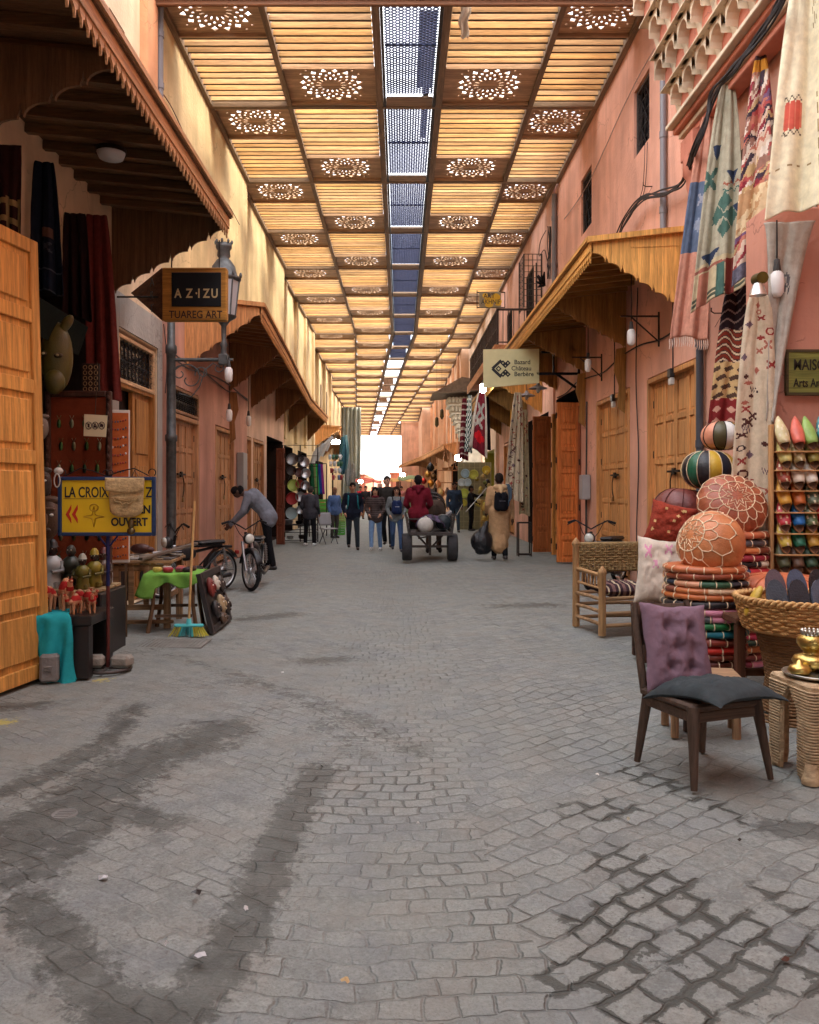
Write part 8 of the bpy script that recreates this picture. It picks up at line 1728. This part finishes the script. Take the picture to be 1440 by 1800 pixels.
# djellaba man
Y = 17.4; x = P(878, 0, Y).x
o, J, k = person('man in a tan hooded robe walking away with a black backpack', (x, Y, 0), R(184), 1.84, dict(lkn=(.09, -.05, .5), rkn=(-.09, .0, .5), lan=(.09, -.10, .08), ran=(-.09, .16, .10), rwr=(-.27, -.02, .86), lwr=(.24, -.12, .98), hd=(0, -1, -.3), hed=(0, -.03, 1.63)), s(190, 152, 112), s(22, 22, 26), s(60, 52, 48), s(40, 32, 28), s(96, 70, 56), loose=1.22, long_top=True)
backpack(o, J, k, s(24, 24, 30), zc=1.20)
q = MB(s(206, 172, 130)); q.cap(Vector((-.09, .10, 1.48))*k, Vector((.09, .10, 1.48))*k, .06, .06); q.cap(Vector((0, .12, 1.46))*k, Vector((0, .19, 1.38))*k, .07, .04); remesh(q, 'hood', CLOTH, .012, o)
q = MB(s(70, 84, 96))
for i in range(5): q.tube([Vector((-.13-.012*i, .05, 1.53))*k, Vector((-.15-.015*i, .17, 1.44))*k, Vector((-.16-.01*i, .22, 1.25))*k, Vector((-.14, .24, 1.1+.02*i))*k], .016, 6)
q.build('shawl', CLOTH, o)
p = P(848, 0, 17.2); q = MB(s(26, 26, 30)); q.ell((0, 0, .30), (.235, .18, .25), nu=20, nv=14, colf=None); q.cap((.0, 0, .42), (.11, 0, .70), .15, .035); q.cap((-.05, -.05, .14), (.1, .04, .12), .12, .1)
ob = remesh(q, 'bin_bag', LEATH, .012, None, (p.x, 17.3, .10), 0, 2); 
for v in ob.data.vertices: n_ = fbm(v.co.x*9, v.co.y*9, v.co.z*5); v.co.x += .02*n_; v.co.y += .02*n_
tag(ob, 'full black bin bag carried by the man in the tan robe', 'bag')
# cart driver, seated, seen from behind
o, J, k = person('man in a maroon hoodie seated on the cart with his back to us', (.40, 18.28, .02), R(180), 1.78, dict(pel=(0, 0, .93), wai=(0, -.02, 1.08), che=(0, -.05, 1.30), nek=(0, -.08, 1.48), hed=(0, -.12, 1.65), lhi=(.10, -.03, .92), rhi=(-.10, -.03, .92), lkn=(.15, -.45, .90), rkn=(-.15, -.45, .90), lan=(.14, -.52, .50), ran=(-.14, -.52, .50), lel=(.27, -.08, 1.14), rel=(-.27, -.08, 1.14), lwr=(.22, -.34, 1.06), rwr=(-.22, -.34, 1.06), lsh=(.19, -.05, 1.42), rsh=(-.19, -.05, 1.42)), s(116, 30, 44), s(60, 64, 74), s(40, 36, 36), s(30, 26, 26), s(110, 80, 64), hat=(s(60, 60, 66), 1, 0), loose=1.22)
q = MB(s(104, 26, 40)); q.cap(Vector((-.09, .04, 1.50))*k, Vector((.09, .04, 1.50))*k, .06, .06); q.cap(Vector((0, .06, 1.48))*k, Vector((0, .12, 1.40))*k, .075, .05); remesh(q, 'hood', CLOTH, .012, o)
Y = 28.6; x = P(799, 0, Y).x
o, J, k = person('man in a dark denim jacket walking beside the cart with a cane', (x, Y, 0), R(6), 1.74, {**walk(.7)}, s(52, 66, 86), s(56, 74, 90), s(50, 44, 40), s(26, 22, 22), s(120, 84, 66), loose=1.12)
q = MB(s(196, 190, 180)); q.tube([(x+.28, Y-.1, .98), (x+.05, Y-.5, .62)], .012, 6); tag(q.build('cane', WX, loc=(x+.28, Y-.1, .9), w=True), 'pale stick held by the man in the denim jacket', 'stick')
Y = 29.6; x = P(828, 0, Y).x
o, J, k = person('thin man in black reaching a long pole toward the plate stall', (x, Y, 0), R(70), 1.62, dict(lel=(.22, -.24, 1.34), lwr=(.20, -.48, 1.42), rel=(-.22, -.14, 1.2), rwr=(-.16, -.34, 1.1)), s(30, 30, 34), s(28, 28, 32), s(40, 38, 38), s(34, 28, 26), s(110, 76, 60))
q = MB(s(200, 200, 200)); q.tube([P(856, 857, 29.4), P(819, 900, 29.2)], .014, 6); q.col = s(60, 60, 66); q.ell(P(857, 850, 29.4), (.10, .06, .16)); tag(q.build('pole', METAL, loc=P(840, 880, 29.3), w=True), 'long pale pole with a dark head held by the man in black', 'pole')
for px, Y, c, b_, lb, r_ in ((634, 44, s(206, 40, 56), s(50, 50, 60), 'distant person in a red jacket behind the navy jacket man', 0), (643, 40, s(40, 36, 40), s(150, 110, 80), 'distant dark haired person behind the quilted jacket woman', 20), (706, 46, s(190, 120, 110), s(60, 60, 70), 'distant person in pale red left of the cart driver', 10), (655, 58, s(200, 190, 190), s(90, 90, 110), 'very distant person in white toward the bright street end', 0), (722, 52, s(60, 80, 70), s(50, 50, 54), 'distant person in green at the far right stalls', -30)):
    person(lb, (P(px, 0, Y).x, Y, 0), R(r_), 1.66, walk(.6), c, b_, s(50, 46, 44), s(30, 26, 26), vox=.018)
# donkey in the shafts
q = MB(s(70, 56, 48)); D = lambda *a: Vector(a)
q.cap(D(0, .1, 1.02), D(0, 1.0, 1.04), .27, .25); q.cap(D(0, 1.0, 1.06), D(0, 1.3, 1.30), .19, .13); q.cap(D(0, 1.3, 1.30), D(0, 1.45, 1.42), .12, .10); q.cap(D(0, 1.45, 1.42), D(0, 1.72, 1.22), .10, .065)
for sx in (-1, 1):
    q.cap(D(sx*.06, 1.42, 1.48), D(sx*.10, 1.40, 1.68), .035, .015)
    y0 = .05 if sx > 0 else -.04
    q.cap(D(sx*.14, .05, .95), D(sx*.15, -.02+y0, .66), .15, .09); q.cap(D(sx*.15, -.02+y0, .66), D(sx*.15, .14+y0, .46), .075, .05); q.cap(D(sx*.15, .14+y0, .46), D(sx*.15, .08+y0, .12), .042, .036); q.cap(D(sx*.15, .08+y0, .12), D(sx*.15, .05+y0, .03), .04, .055)
    q.cap(D(sx*.13, .95, .90), D(sx*.13, .98, .50), .10, .055); q.cap(D(sx*.13, .98, .50), D(sx*.13, .96-.06*sx, .12), .045, .034); q.cap(D(sx*.13, .96-.06*sx, .12), D(sx*.13, .94-.06*sx, .03), .04, .05)
q.tube([D(0, -.14, 1.12), D(0, -.20, .9), D(0, -.18, .62)], [.03, .02, .03], 8)
dk = remesh(q, 'donkey', CLOTH, .02, None, (.80, 19.5, 0), 0, 2, lambda p: s(34, 28, 28) if p.z < .1 or (p.z > 1.25 and p.y < 1.35) else vary(s(78, 64, 56), .1)); tag(dk, 'dark brown donkey harnessed in front of the cart', 'donkey')
q = MB(s(50, 36, 30)); q.tube([D(.30*math.cos(a), 1.0, 1.08+.33*math.sin(a)) for a in [i*math.pi/8 for i in range(17)]], .035, 6, cap=False); q.tube([D(.29*math.cos(a), .35, 1.03+.30*math.sin(a)) for a in [i*math.pi/8 for i in range(17)]], .025, 6, cap=False); q.build('harness', LEATH, dk)
